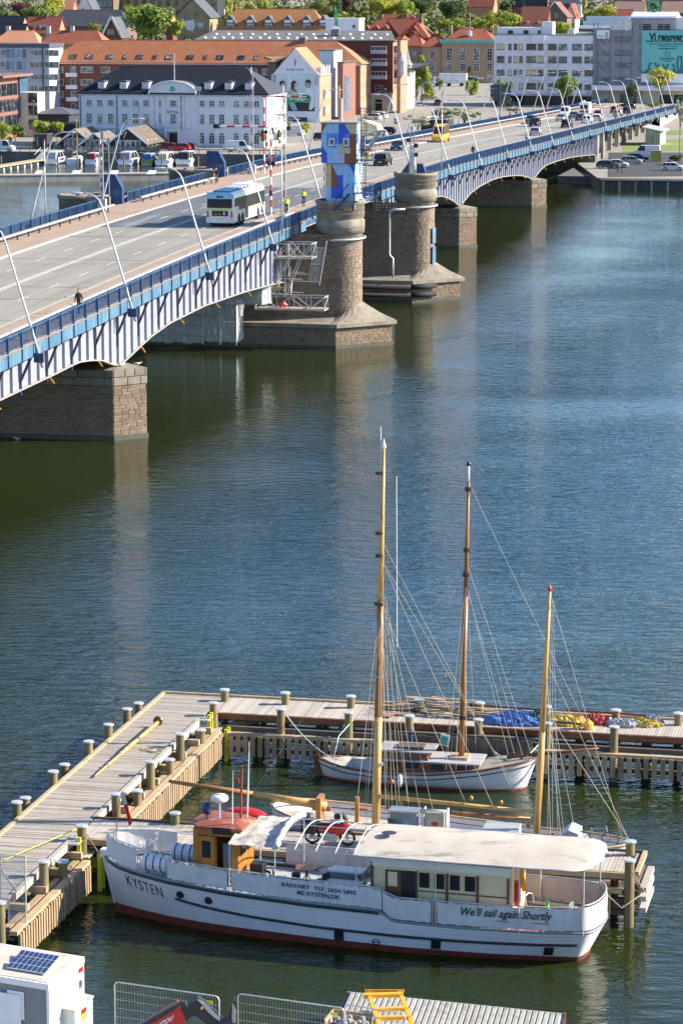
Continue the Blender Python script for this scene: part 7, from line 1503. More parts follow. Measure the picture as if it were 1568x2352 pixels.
def roofing(b,kind,rise=3,m='tile_orange',my=None,oh=.4,inset=None,rx=None):
 W,D,H=b.W,b.D,b.H;my=my or m;e=oh;ins=inset if inset is not None else D/2
 if kind=='flat':mb=MB();mb.box(-e,W+e,-e,D+e,H,H+rise);return part('roof',mb,m,b.root)
 r=None
 def face(pts,mm):
  nonlocal r
  mb=MB();c=[Vector(p)for p in pts];n=(c[1]-c[0]).cross(c[2]-c[0]).normalized()
  if n.z<0:n=-n
  mb.prism(c,n*.18);o=part('roof',mb,mm,b.root);r=r or o
 if kind in('hip','gable'):
  i0=i1=ins if kind=='hip' else-e
  if rx:i0,i1=rx
  A,B_,C_,D_=(-e,-e,H),(W+e,-e,H),(W+e,D+e,H),(-e,D+e,H);P=(i0,D/2,H+rise);Q=(W-i1,D/2,H+rise)
  face([A,B_,Q,P],m);face([C_,D_,P,Q],m)
  if kind=='hip' or(i0>0):face([D_,A,P],my)
  else:
   mb=MB();mb.prism([(0,0,H),(0,D,H),(0,D/2,H+rise*.98)],(.2,0,0));part('gable_wall',mb,b.wall,b.root)
  if kind=='hip' or(i1>0):face([B_,C_,Q],my)
  else:
   mb=MB();mb.prism([(W,0,H),(W,D,H),(W,D/2,H+rise*.98)],(-.2,0,0));part('gable_wall',mb,b.wall,b.root)
  mb=MB();mb.tube([P,Q],.16,6);o=part('ridge',mb,my,b.root);o.location=(0,0,.15)
 elif kind=='gablef':
  face([(-e,-e,H-e*rise/(W/2)),(-e,D+e,H-e*rise/(W/2)),(W/2,D+e,H+rise),(W/2,-e,H+rise)],m);face([(W+e,D+e,H-e*rise/(W/2)),(W+e,-e,H-e*rise/(W/2)),(W/2,-e,H+rise),(W/2,D+e,H+rise)],m)
  mb=MB();mb.prism([(0,0,H),(W,0,H),(W/2,0,H+rise*.97)],(0,D,0));part('gable_wall',mb,b.wall,b.root)
 b.roof=r
 return r
def wins(b,cols,rows,style=(2,1),fr='frame_white',arch=False,y=0,pane=None,skip=()):
 for i,(x0,x1)in enumerate(cols):
  for j,(y0,y1)in enumerate(rows):
   if(i,j)in skip:continue
   u0,u1,z1,z0=b.u(x0,(y0+y1)/2),b.u(x1,(y0+y1)/2),b.z(y0),b.z(y1);window(b.root,u0,z0,max(.4,u1-u0),max(.4,z1-z0),style,fr,y,arch=arch,pane=pane)
def sidewins(b,n,zs,w=1.0,h=1.5,fr='frame_white',style=(2,2),right=True,pane=None):
 for i in range(n):
  for z in zs:
   v=(i+.5)*b.D/n-w/2
   if right:window(b.root,(b.W,v,z),None,w,h,style,fr,rz=math.pi/2,pane=pane)if False else put_side(b,v,z,w,h,style,fr,pane)
def put_side(b,v,z,w,h,style,fr,pane):
 f,p,s=win_mesh(w,h,style,fr);o=put('window',f,b.root,(b.W,v,z),(0,0,math.pi/2));q=put('pane',p,o);put('sill',s,o)
 if pane:setmat(q,pane)
def bbox(b,u0,u1,v0,v1,z0,z1,m,name):mb=MB();mb.box(u0,u1,v0,v1,z0,z1);return part(name,mb,m,b.root)
def chimney(b,u,v,z,w=.7,h=1.5,m='br_red'):mb=MB();mb.box(u-w/2,u+w/2,v-w/2,v+w/2,z-1.5,z+h);mb.box(u-w/2-.08,u+w/2+.08,v-w/2-.08,v+w/2+.08,z+h,z+h+.15);return part('chimney',mb,m,b.root)
X1=lambda p:p*.3375
X2=lambda p:517.3+p*.3375
X6=lambda p:823.1+p*.2062
X7=lambda p:1117+p*.18747
X8=lambda p:1352.2+p*.13762
# ---- the white hotel
b=building('hotel','long white three-storey building with black tiled hip roof and arched central gable',182,612,333,214,17.5,'render_white',zg=2.1,roof=('hip',5.2,'tile_black','tile_black_y',.5,6.5))
cols=[tuple(X1(q)for q in c)for c in((588,627),(661,699),(734,772),(831,870),(903,941),(974,1012),(1068,1097),(1158,1201),(1266,1292),(1353,1391),(1422,1460),(1490,1528))]+[tuple(X2(q)for q in c)for c in((56,94),(124,162),(193,232))]
wins(b,cols,[(227,241)],(2,2));wins(b,cols,[(259,281)],(2,3));wins(b,[c for i,c in enumerate(cols)if i not in(6,7,8)],[(306,326)],(2,3),arch=True)
for y_ in(216,292,328):z=b.z(y_);bbox(b,-.1,b.W+.1,-.22,0,z-.15,z+.12,'render_white','cornice')
n=60
for i in range(n):u=b.W*(i+.5)/n;bbox(b,u-.12,u+.12,-.3,0,b.H-.32,b.H-.12,'render_grey','dentil')
ua,ub=b.u(344),b.u(452);ucx=(ua+ub)/2;hw=(ub-ua)/2
mb=MB();prof=[(ucx-hw*math.cos(math.pi*k/20),-.35,b.H+2.6*math.sin(math.pi*k/20)**.9)for k in range(21)];mb.prism(prof,(0,3.2,0));part('arched_gable',mb,'render_white',b.root)
mb=MB();mb.tube([Vector((p[0],-.5,p[2]+.05))for p in prof],.22,6);mb.mi=1;mb.grid([[Vector((p[0],-.5,p[2]+.16))for p in prof],[Vector((p[0],3.5,p[2]+.16))for p in prof]]);part('gable_cornice',mb,['render_white','slate'],b.root)
mb=MB();mb.lathe([(0,-.42),(.42,-.42),(.42,-.38),(.55,-.38),(.55,-.3)],(ucx,0,b.H+1.1),16,axis='y');part('clock',mb,'copper_green',b.root)
for x_ in(349,362,419,432,376,415):u=b.u(x_);bbox(b,u-.35,u+.35,-.22,0,b.z(292),b.H-.4,'render_white','pilaster')
u=b.u(398);bbox(b,u-1.6,u+1.6,-1.3,0,b.z(298),b.z(294),'render_white','balcony_floor')
for i in range(15):bbox(b,u-1.55+i*.22,u-1.45+i*.22,-1.25,-1.1,b.z(294),b.z(285),'render_white','baluster')
bbox(b,u-1.6,u+1.6,-1.32,-1.05,b.z(285),b.z(283.5),'render_white','balcony_rail');bbox(b,u-.9,u+.9,-.06,0,0,b.z(302),'black_paint','door')
for s_ in(-1,1):bbox(b,u+s_*1.35-.2,u+s_*1.35+.2,-1.2,0,0,b.z(298),'render_white','column')
textmesh('ROYAL',2.6,'letter_black',lambda uu,v,w:Vector((u+uu,-.02-w,b.z(254.5)+v)),parent=b.root,bold=.02,height=.55)
for i,x_ in enumerate((229.5,280,331,474,521.5,568)):
 u=b.u(x_,196);zb_=b.z(209)+.2;vy=1.0
 mb=MB();mb.box(u-.75,u+.75,vy,vy+2.2,zb_,zb_+1.75);mb.mi=1;mb.prism([(u-.95,vy-.15,zb_+1.75)]+[(u-.95*math.cos(math.pi*k/6),vy-.15,zb_+1.75+.3*math.sin(math.pi*k/6))for k in range(1,6)]+[(u+.95,vy-.15,zb_+1.75)],(0,2.6,0));d_=part('dormer',mb,['render_white','slate'],b.root)
 f,p,s=win_mesh(1.1,1.5,(2,2));o=put('window',f,d_,(u-.55,vy,zb_+.2));
for u_,z_ in((.0,0),):
 mb=MB();mb.tube([(ucx,1.2,b.H+2.3),(ucx,1.2,b.H+8.4)],[.12,.06],6);part('flagpole',mb,'lamp_paint',b.root)
sidewins(b,6,(b.z(241),b.z(281),1.2),1.1,1.7,style=(2,3));bbox(b,b.W,b.W+.2,0,b.D,b.z(292)-.15,b.z(292)+.1,'render_white','cornice');bbox(b,b.W,b.W+.2,0,b.D,b.H-.3,b.H-.05,'render_white','cornice')
for x_ in(X1(797),185):u=b.u(x_);bbox(b,u-.07,u+.07,-.15,0,0,b.H-.3,'slate','downpipe')
# ---- big red brick block with orange roof
b=building('apartment_block','long dark red brick apartment block with bright orange tiled roof and skylights',109,827,258,143,13,'br_red',zg=2.4,roof=('hip',5.4,'tile_orange','tile_orange_y',.6,7.5))
wins(b,[(118,146),(185.6,213.6)],[(152,165.3),(180.5,194.3),(208.8,222.6),(237,251)],(2,1));wins(b,[(232,253)],[(152,165.3)],(2,1));wins(b,[(X2(250),X2(292)),(X2(168),X2(215))],[(153,168),(182,196),(210,224)],(2,1))
for x0,x1 in((154,176),(270,290),(338,358),(453,474),(X2(160),X2(225))):
 for y0 in(148,176,204,232):
  if x0>200 and y0>148:continue
  u0,u1=b.u(x0),b.u(x1);bbox(b,u0,u1,-.03,.0,b.z(y0+17),b.z(y0),'frame_brown','balcony_recess');bbox(b,u0-.1,u1+.3,-.9,0,b.z(y0+27),b.z(y0+18),'render_white','balcony')if x0<200 else None
  if x0<200:window(b.root,b.u(163),b.z(y0+17),1.3,1.5,(1,1),y=-.05)
for x0,x1 in[tuple(X1(q)for q in c)for c in((461,510),(573,622),(713,762),(828,854),(914,962),(1029,1055),(1114,1163),(1259,1309),(1377,1400),(1463,1511))]+[tuple(X2(q)for q in c)for c in((74,122),(189,215),(276,327))]:
 f=.30;rise=5.4;run=b.D/2+.6;u0,u1=b.u(x0,127),b.u(x1,127);u0+=.1;u1+=.1
 def rp(u,f_):return Vector((u,-.6+run*f_,b.H+rise*f_+.22))
 mb=MB();mb.prism([rp(u0,.13),rp(u1,.13),rp(u1,.33),rp(u0,.33)],(0,-.05,.08));s_=part('skylight',mb,'steel_dark',b.root)
 k=2 if u1-u0>2 else 1
 for i in range(k):mb=MB();a0=u0+(u1-u0)*(i+.08)/k;a1=u0+(u1-u0)*(i+.92)/k;mb.prism([rp(a0,.15),rp(a1,.15),rp(a1,.31),rp(a0,.31)],(0,-.07,.11));part('pane',mb,'pane',s_)
bbox(b,-.6,b.W+.6,-.62,-.5,b.H-.25,b.H+.02,'rail_paint','gutter');chimney(b,b.u(673,90)+1,b.D/2,b.H+5.4,1.6,.9,'br_brown')
sidewins(b,4,(2,5,8,11),.9,1.6)
bbox(b,b.W,b.W+.06,0,b.D,-1,b.H,'br_orange','end_wall')
# ---- bank house with painted gable
b=building('bank_house','tall white gable house carrying a large bank poster',624,733,279,170,13,'render_white',zg=2.4);W_,D_=b.W,b.D;hz=b.z(112)-b.H
mb=MB();mb.prism([(.25,0,b.H-2.5),(.25,0,b.H),(W_*.48,0,b.H+hz),(W_-.1,0,b.H),(W_-.1,0,b.H-2.5)],(0,D_,0));part('gable_wall',mb,'render_white',b.root)
for sg,u0,u1 in((0,-.15,W_*.48),(1,W_+.25,W_*.48)):
 mb=MB();mb.prism([(u0,.15,b.H-.5),(u1,.15,b.H+hz+.15),(u1,D_,b.H+hz+.15),(u0,D_,b.H-.5)],(0,0,.2));part('roof',mb,'tile_tan',b.root)
bbox(b,W_,W_+.06,0,D_,-1,b.H-.3,'br_orange','side_wall')
for v in(2.5,5,8,10.8):
 for z in(1.5,5.5,9.2):put_side(b,v-.6,z,1.2,1.9,(2,3),'frame_white',None)
 mb=MB();mb.box(W_-.8,W_+.1,v-.6,v+.6,b.H-.3,b.H+1.6);mb.prism([(W_-1.4,v-.75,b.H+1.6),(W_+.15,v-.75,b.H+1.6),(W_+.15,v,b.H+2.4),(W_+.15,v+.75,b.H+1.6)],(-.0,0,.05));part('dormer',mb,'render_white',b.root)
for z in(1.5,5.5):bbox(b,W_+.06,W_+.9,3.6,6,z+.2,z+2.2,'render_cream','bay')
PX=lambda p:X2(p)
def pan2(x0,x1,y0,y1,m,name,th=.05,v=-.0):return bbox(b,b.u(PX(x0)),b.u(PX(x1)),-v-th,-v,b.z(X1(y1)),b.z(X1(y0)),m,name)
mat('poster_room',(.42,.55,.56),(.55,.66,.68),.6,ns=.25);mat('poster_green',(.05,.36,.1),None,.6);mat('poster_white',(.7,.74,.78),(.6,.66,.72),.7);mat('poster_dark',(.03,.035,.04),None,.7);mat('poster_flower',(.5,.55,.45),(.25,.35,.28),.7,ns=2.5);mat('poster_blue',(.25,.45,.55),None,.7);mat('flame',(.5,.12,.08),(.6,.3,.2),.6,ns=2)
pst=pan2(344,607,497,752,'poster_room','poster',.05);pan2(425,446,497,640,'poster_white','poster_post',.06,.05);pan2(425,607,690,752,'poster_dark','poster_base',.06,.05)
def flatpoly(pts,m,name,v):mb=MB();mb.prism([(b.u(PX(x)),-v,b.z(X1(y)))for x,y in pts],(0,-.03,0));return part(name,mb,m,b.root)
flatpoly([(365,650),(370,600),(385,585),(405,588),(412,610),(414,655)],'poster_white','printed_man',.13);flatpoly([(372,560),(380,548),(400,548),(408,562),(412,575),(400,592),(386,592),(374,580)],'skin','printed_head',.17);flatpoly([(370,566),(374,550),(392,545),(406,552),(404,560),(385,562),(380,580)],'hair','printed_hair',.2)
flatpoly([(430,655),(428,620),(445,598),(475,598),(490,620),(495,655)],'poster_flower','printed_woman',.13);flatpoly([(455,560),(462,548),(480,552),(484,572),(475,592),(460,590)],'skin','printed_head',.17);flatpoly([(450,600),(450,560),(462,546),(480,548),(486,560),(470,562),(466,600),(488,618),(480,620)],'hair','printed_hair',.2)
flatpoly([(538,655),(540,610),(560,590),(590,592),(606,620),(606,720),(585,745),(570,740),(575,690)],'poster_white','printed_man',.13);flatpoly([(545,560),(552,545),(575,545),(580,570),(572,595),(552,592),(542,578)],'skin','printed_head',.17);flatpoly([(543,556),(552,540),(572,537),(582,548),(580,575),(572,560),(556,556)],'hair','printed_hair',.2);flatpoly([(430,690),(470,690),(492,745),(465,752),(440,720)],'poster_blue','printed_jeans',.13)
flatpoly([(385,652),(392,647),(575,647),(582,652),(582,688),(575,693),(392,693),(385,688)],'poster_green','slogan_band',.22)
bt=lambda xc,yc,v0:(lambda u,v,w:Vector((b.u(PX(xc))+u,-v0-w,b.z(X1(yc))+v)))
textmesh('Du er vigtigst',b.u(PX(553))-b.u(PX(395)),'white_paint',bt(474,670,.26),parent=b.root,bold=.02,height=.85);textmesh('Nordjyske Bank',b.u(PX(537))-b.u(PX(414)),'letter_green',bt(475,471,.02),parent=b.root,bold=.01,height=.75)
flatpoly([(470,420),(466,408),(476,390),(474,400),(484,405),(482,416),(476,420)],'flame','emblem_flame',.0);flatpoly([(468,422),(484,422),(480,430),(478,444),(473,444),(471,430)],'letter_green','emblem_torch',.0)
pan2(428,557,794,822,'black_paint','shop_sign',.1);textmesh('LILLE NYHAVN',b.u(PX(512))-b.u(PX(432)),'white_paint',bt(472,807,.12),parent=b.root,bold=.02,height=.5);pan2(420,600,832,850,'white_paint','awning',.9)
b2=building('annex','narrow dark brick annex left of the bank poster house',PX(290),PX(345),276,142,8,'br_brown',zg=2.4,Y=None,roof=('hip',1.2,'tile_tan'));
b3=building('white_house','white rendered block rising behind the bank poster house',PX(640),PX(735),262,115,10,'render_white',Y=725,roof=('flat',.2,'felt'));bbox(b3,b3.W,b3.W+.1,0,10,0,b3.H,'render_white','side_wall');sidewins(b3,3,(b3.H-4,),1,2)
b4=building('glass_stairwell','brown steel and glass stair building on the side street',PX(762),PX(800),276,143,15,'metal_brown',Y=712,roof=('flat',.2,'felt'));bbox(b4,b4.W,b4.W+.12,2,7,2,b4.H-3,'pane_blue','glass_front')
for z in(4,7,10):bbox(b4,b4.W+.12,b4.W+.2,2,7,z,z+.3,'metal_brown','floor_band')
# ---- grey flat-roofed brick block behind
b=building('apartment_block','red brick apartment block with wide flat grey roof, round rooflights and white balconies',452,902,251,90,20,'br_red',zg=2.6);mb=MB();mb.grid([[Vector((-.5,-.5,b.H)),Vector((b.W+.5,-.5,b.H))],[Vector((-.5,10,b.H+1.1)),Vector((b.W+.5,10,b.H+1.1))],[Vector((-.5,20.5,b.H+2.1)),Vector((b.W+.5,20.5,b.H+2.1))]]);mb.box(-.5,b.W+.5,-.5,20.5,b.H-.3,b.H-.01);part('roof',mb,'felt',b.root)
k=0
for row,(v,n_)in enumerate(((3.0,20),(11,15))):
 for i in range(n_):
  u=1.5+(b.W-3)*(i+.3*row)/n_;mb=MB();mb.lathe([(0,.42),(.35,.35),(.5,.1),(.55,-.1)],(u,v,b.H+v*.1+.05),8);part('rooflight',mb,'white_paint',b.root,smooth=True);k+=1
for y0,y1 in((102.5,119.5),(131,147),(159.5,177)):
 u0,u1=b.u(X2(995)),b.u(X2(1098));bbox(b,u0,u1,-.7,0,b.z(y1),b.z(y0),'frame_brown','loggia');bbox(b,u0-.1,u1+.1,-.9,-.7,b.z(y1)-.1,b.z(y1)+.9,'render_white','balcony');bbox(b,u0,u1,-.9,-.7,b.z(y0)-.25,b.z(y0),'frame_white','lintel')
 for i in range(5):u=u0+(u1-u0)*i/4;bbox(b,u-.06,u+.06,-.86,-.74,b.z(y1),b.z(y0),'frame_white','mullion')
 bbox(b,b.W,b.W+.9,1,8,b.z(y1)-.2,b.z(y0),'pane','bay_glass');bbox(b,b.W,b.W+.95,.9,8.1,b.z(y1)-.9,b.z(y1)+.2,'render_white','bay_front')
bbox(b,b.W,b.W+.05,0,20,-1,b.H,'br_orange','side_wall');wins(b,[(X2(1020),X2(1070))],[(192,207)],(2,2));bbox(b,b.u(X2(990)),b.W+.1,-.3,0,0,b.z(209),'render_cream','shop_front');bbox(b,b.u(X2(1022)),b.u(X2(1068)),-.35,-.3,0,b.z(224),'black_paint','shop_opening');bbox(b,b.u(X2(1028)),b.u(X2(1066)),-.45,-.35,b.z(233),b.z(230),'orange_paint','shop_sign')
t=thing('ventilation_tower','slatted grey ventilation tower with pyramid cap on the flat roof','ventilation tower',at(770,60,20)*0+(b.root.location+b.d*(b.u(770))+Vector((0,9,b.H+1))));mb=MB()
for i in range(4):mb.lathe([(1.5,i*.4),(1.9,i*.4+.1),(1.5,i*.4+.3)],(0,0,0),4,math.pi/4,math.pi*2.25)
mb.lathe([(1.4,0),(1.4,1.7),(2.0,1.7),(0,2.6)],(0,0,0),4,math.pi/4,math.pi*2.25);part('louvres',mb,'spire',t)
fg=thing('banner_flag','green banner flag on a roof pole','flag',t.location+Vector((0,4,1)));mb=MB();mb.tube([(0,0,0),(0,0,6.4)],.06,5);part('pole',mb,'lamp_paint',fg);mb=MB();mb.grid([[Vector((-.3+.9*i/4+.1*math.sin(j),.1*math.sin(i+j),6.3-j*.45-i*.2))for i in range(5)]for j in range(11)]);part('cloth',mb,mat('flag_green',(.03,.5,.16),(.02,.4,.12),.7),fg)
# ---- towers on the side street
b=building('corner_house','narrow orange brick corner house with little spire',X2(1166),X2(1192),249,90,9,'br_orange',Y=742,roof=('hip',5,'tile_red'));mb=MB();mb.lathe([(1.0,b.H-9),(1.0,b.H-5.6),(1.2,b.H-5.5),(0,b.H-2.6)],(b.W+.2,.5,0),8);part('turret',mb,'spire',b.root);sidewins(b,2,(2,5.5,9,12.5),1,1.7)
b=building('corner_house','pale green plastered house with slender grey spire',X2(1203),X2(1222),246,163,14,'render_cream',Y=760,roof=('hip',1.8,'slate'));mb=MB();mb.lathe([(1.0,b.H-1),(1.0,b.H+1.5),(1.3,b.H+1.6),(.6,b.H+2.6),(0,b.H+5.7)],(b.W+.2,3,0),8);part('spire',mb,'spire',b.root);sidewins(b,5,(1.5,5),1,1.8)
# ---- grey flats at left
b=building('apartment_block','pale grey apartment block with glazed bays behind the brown office, at the left edge',-30,112,262,108,12,'render_grey',Y=745);bbox(b,-.3,b.W+.3,-.4,12,b.H,b.H+1.0,'slate','roof');R4=[(113,126.5),(140,153.5),(168,181),(195,207.5)]
wins(b,[(68,98.5),(101,135)],R4,(3,1),'frame_white');wins(b,[(-8,13)],R4,(2,1))
for x0,x1 in((14.5,38),(40.5,65)):
 for y0,y1 in((109,133),(137,160),(165,188),(193,212)):u0,u1=b.u(x0),b.u(x1);bbox(b,u0,u1,-.5,0,b.z(y1),b.z(y0),'frame_white','glazed_bay');bbox(b,u0+.1,(u0+u1)/2-.05,-.53,-.5,b.z(y1-1),b.z(y0+1),'pane_blue','pane');bbox(b,(u0+u1)/2+.05,u1-.1,-.53,-.5,b.z(y1-1),b.z(y0+1),'pane_blue','pane')
bbox(b,b.u(98.5),b.u(100.5),-.3,0,0,b.H,'steel_dark','downpipe')
# ---- brown office at the left edge
b=building('office_building','brown metal-clad office building with overhanging roof at the left edge',-60,-4,318,178,13,'metal_brown',zg=2.2);bbox(b,-1,b.W+1.6,-1.5,b.D+6,b.H,b.H+.5,'metal_brown','roof');H_=b.H
for z in(2.2,5.6,9.0):
 for i in range(11):v=.5+i*1.05;bbox(b,b.W,b.W+.12,v,v+.5,z,z+2.5,'pane','window');bbox(b,b.W+.02,b.W+.3,v+.55,v+.62,z,z+2.5,'steel_dark','fin')
 bbox(b,b.W,b.W+.15,0,b.D,z-.75,z-.1,'metal_brown','band')
bbox(b,b.W-3,b.W+.5,b.D,b.D+5.5,4,H_-.2,'pane_blue','glass_corner');bbox(b,b.W-3,b.W+4.2,b.D+.5,b.D+6,-1,H_-3.5,'render_cream','white_wing')
for z in(1.5,4.5,7.2):bbox(b,b.W+2.2,b.W+4.3,b.D+.4,b.D+.5,z,z+2.1,'pane','window')
# ---- tan building with green cornice
b=building('public_building','tan plastered public building with red roof and green cornice',X6(925),1136,192,97,14,'render_tan',Y=948,phi=-12,roof=('hip',4.2,'tile_red','tile_red_y',.5,5));bbox(b,-.5,b.W+.5,-.8,.3,b.H-.2,b.H+.9,'copper_green','cornice')
c4_=[(X6(980),X6(1045)),(X6(1130),X6(1193)),(X6(1280),X6(1342)),(X6(1428),X6(1490))];wins(b,c4_,[(109,138)],(2,4));wins(b,c4_,[(144,162)],(2,3));wins(b,[c4_[0],c4_[3]],[(171,184)],(2,3))
bbox(b,b.u(X6(1150)),b.u(X6(1345)),-.4,0,0,b.z(173),'render_cream','porch');bbox(b,b.u(X6(1165)),b.u(X6(1330)),-.45,-.4,0,b.z(176),'glass','porch_opening');bbox(b,b.u(X6(1225)),b.u(X6(1245)),-.6,0,b.z(165),b.z(152),'black_paint','statue');
mb=MB();mb.tube([(b.u(X6(1222)),3,b.H+2),(b.u(X6(1222)),3,b.z(32))],[.12,.06],6);part('flagpole',mb,'lamp_paint',b.root);bbox(b,b.u(X6(1205)),b.u(X6(1238)),2.5,3.6,b.H+2,b.H+3.6,'white_paint','vent');chimney(b,1.5,7,b.H+3.6,1.2,1.8,'br_yellow');chimney(b,b.W-.8,7,b.H+3.6,1.3,1.8,'br_yellow')
b=building('public_building','lower left wing of the tan public building',X6(705),X6(925),192,107,12,'render_tan',Y=950,roof=('hip',4,'tile_red','tile_red_y',.5,4));wins(b,[(X6(800),X6(852))],[(116.5,133),(143.5,162),(171,184)],(2,3))
b=building('public_building','set back wing of the tan building behind the bright green tree',X6(490),X6(705),192,105,12,'render_tan',Y=962,roof=('hip',4.4,'tile_red','tile_red_y',.5,4));wins(b,[(X6(602),X6(650))],[(115,131),(142,158)],(2,3))
b=building('apartment_block','large block with deep red tiled roof, chimneys and small gabled dormers',X6(0),X6(770),150,66+20,16,'br_red',Y=985,zg=4,roof=('hip',7.5,'tile_red','tile_red_y',.5,7))
for x_,w_ in((200,1),(470,1.3),(635,1.3),(430,.7),(592,.7)):chimney(b,b.u(X6(x_),60),7 if w_>.9 else 10,b.H+6.3,w_*1.6,1.3,'br_brown' if w_>.9 else 'white_paint')
for x_ in(85,190,295,395,500,605):
 u=b.u(X6(x_),70);mb=MB();mb.box(u-1.1,u+1.1,1.0,4,b.H+.4,b.H+2.4);part('dormer',mb,'frame_white',b.root);mb=MB();mb.prism([(u-1.6,.8,b.H+2.3),(u+1.6,.8,b.H+2.3),(u,.8,b.H+4.2)],(0,4.5,0));part('dormer_roof',mb,'tile_red',b.root);bbox(b,u-.6,u+.6,.95,1.0,b.H+.8,b.H+2.1,'glass','dormer_pane')
# ---- white five-storey block
b=building('apartment_block','white five-storey modernist apartment block with dark-framed windows and roof terrace',1133,1363,240,79.5,14,'render_white',zg=3,phi=-12,roof=('flat',.2,'felt',None,.1))
cw=[(X7(q),X7(r))for q,r in((127,220),(268,306),(333,372),(400,439),(488,606),(630,693),(751,858),(880,988),(1050,1165),(1200,1305))];sty=[(3,1),(1,1),(1,1),(1,1),(3,1),(2,1),(2,1),(2,1),(2,1),(2,1)]
for i,c in enumerate(cw):
 for j,r_ in enumerate([(99,113),(128,142.5),(159,172),(189,203)]):
  if j==3 and i<3:continue
  wins(b,[c],[r_],sty[i],'frame_dark',pane='pane' if i>5 or(i+j)%3 else 'cream')
for y0 in(115,144.5,174,205):
 bbox(b,0,b.u(X7(470)),-.5,0,b.z(y0+7),b.z(y0),'render_white','balcony_band')if False else None
 bbox(b,b.u(X7(555)),b.u(X7(720)),-1.1,0,b.z(y0+9),b.z(y0),'render_white','balcony');bbox(b,b.u(X7(1165)),b.u(X7(1235)),-1.1,0,b.z(y0+9),b.z(y0+1),'render_white','balcony');bbox(b,b.u(X7(805)),b.u(X7(872)),-.8,0,b.z(y0+8),b.z(y0+1),'render_white','balcony')
bbox(b,b.u(X7(555)),b.u(X7(715)),-.9,0,b.z(98),b.H,'render_white','bow_front');bbox(b,.3,b.W-.3,-.05,0,0,b.z(217),'glass','shop_front')
for i in range(10):u=b.W*(i+.5)/10;bbox(b,u-.25,u+.25,-.12,0,0,b.z(217),'frame_dark','shop_pillar')
bbox(b,0,b.W,-1.2,0,b.z(218),b.z(215),'render_grey','canopy');bbox(b,.5,b.u(X7(650),70),2.5,10,b.H,b.z(62),'poster_white','penthouse');bbox(b,b.u(X7(655),60),b.u(X7(790),60),3,8,b.H,b.z(49),'render_white','stair_tower');bbox(b,b.u(X7(990),70),b.u(X7(1055),70),3,6,b.H,b.z(65),'render_white','chimney_block');bbox(b,b.u(X7(1055),75),b.W,4,9,b.H,b.z(73),'render_cream','penthouse')
for q in(245,435,610):bbox(b,b.u(X7(q),72),b.u(X7(q+62 if q<600 else q+35),72),2.45,2.5,b.z(77),b.z(68.5),'glass','penthouse_window')
bbox(b,b.W,b.W+.05,0,14,0,b.H,'render_white','side_wall')
# ---- scaffolded building with teal banner
b=building('scaffolded_building','white office building wrapped in grey scaffold netting under renovation',1363.5,1600,238,66,16,'render_grey',zg=3,Y=781,phi=-12,roof=('flat',.2,'felt',None,.1));rw=[(82.5,95.6),(113,126.5),(143,155),(175,188.5)];cs=[(X8(180),X8(340)),(X8(430),X8(695)),(X8(830),X8(890))]
wins(b,[cs[0]],rw,(3,1),'frame_dark');wins(b,[cs[1]],rw,(5,1),'frame_dark');wins(b,[cs[2]],rw,(1,1),'frame_dark');wins(b,[(X8(835),X8(1040)),(X8(1150),X8(1355))],[(53.5,67)],(3,1),'frame_dark')if False else None
bbox(b,b.u(X8(718),50),b.u(X8(1460),50),-.3,12,b.H,b.z(39),'render_grey','upper_storey')
for q0,q1 in((835,1040),(1150,1355)):bbox(b,b.u(X8(q0),60),b.u(X8(q1),60),-.34,-.3,b.z(67),b.z(54),'glass','upper_window')
mat('scaf_net',(.5,.53,.6),(.4,.43,.5),.8,ns=.3,alpha=.2,dirt=(.62,.65,.72),ds=.4,dl=(.5,.7));mat('tent_white',(.68,.71,.9),(.6,.65,.85),.6)
sc2=thing('facade_scaffold','grey tube scaffold with netting over the front of the office building','scaffold',b.root.location+b.n*1.5,b.phi)
def sbox(u0,u1,v0,v1,z0,z1,m,name):mb=MB();mb.box(u0,u1,v0,v1,z0,z1);return part(name,mb,m,sc2)
us=[b.u(X8(q))for q in(75,145,355,540,718,900)];zs_=[b.z(y)for y in(215,192,175,156,137,117,97,77,50)]
for u in us:sbox(u-.05,u+.05,0,.1,0,zs_[-1],'steel_dark','standard');sbox(u-.05,u+.05,1.1,1.2,0,zs_[-1],'steel_dark','standard')
for z in zs_:sbox(us[0],us[-1],0,1.2,z-.06,z,'rail_paint','deck');sbox(us[0],us[-1],-.02,.06,z+.9,z+.95,'steel','rail');sbox(us[0],us[-1],-.02,.06,z+.45,z+.5,'steel','rail')
for i,z in enumerate(zs_[:-1]):mb=MB();mb.beam((us[1]+.4,.6,zs_[i+1]),(us[2]-.6,.6,z),.7,.12);part('stair',mb,'galv',sc2)
mb=MB();mb.poly((us[0],-.15,1),(us[-1],-.15,1),(us[-1],-.15,zs_[-1]),(us[0],-.15,zs_[-1]));part('netting',mb,'scaf_net',sc2)
u0,u1=b.u(X8(365),60),b.u(X8(718),60);mb=MB();mb.grid([[Vector((u0+(u1-u0)*i/14,-.2+.3*noise.noise(Vector((i*.6,j,0))),b.z(67)+(b.z(48)-b.z(67))*j/5+.5*noise.noise(Vector((i*.5,7,j)))))for i in range(15)]for j in range(6)]);part('plastic_sheet',mb,'cloth_white',sc2)
u0,u1=b.u(X8(725),30),b.u(X8(1455),30);mb=MB();mb.prism([(u0-.2,-.5,b.z(39)),(u0-.2,12,b.z(39)),(u0-.2,5,b.z(26)),(u0-.2,-.2,b.z(35))],(u1-u0+.4,0,0));part('tent_roof',mb,'tent_white',sc2)
for q in(718,900,1080,1260,1440):u=b.u(X8(q),50);sbox(u-.05,u+.05,-.1,0,b.z(68),b.z(36),'steel','standard')
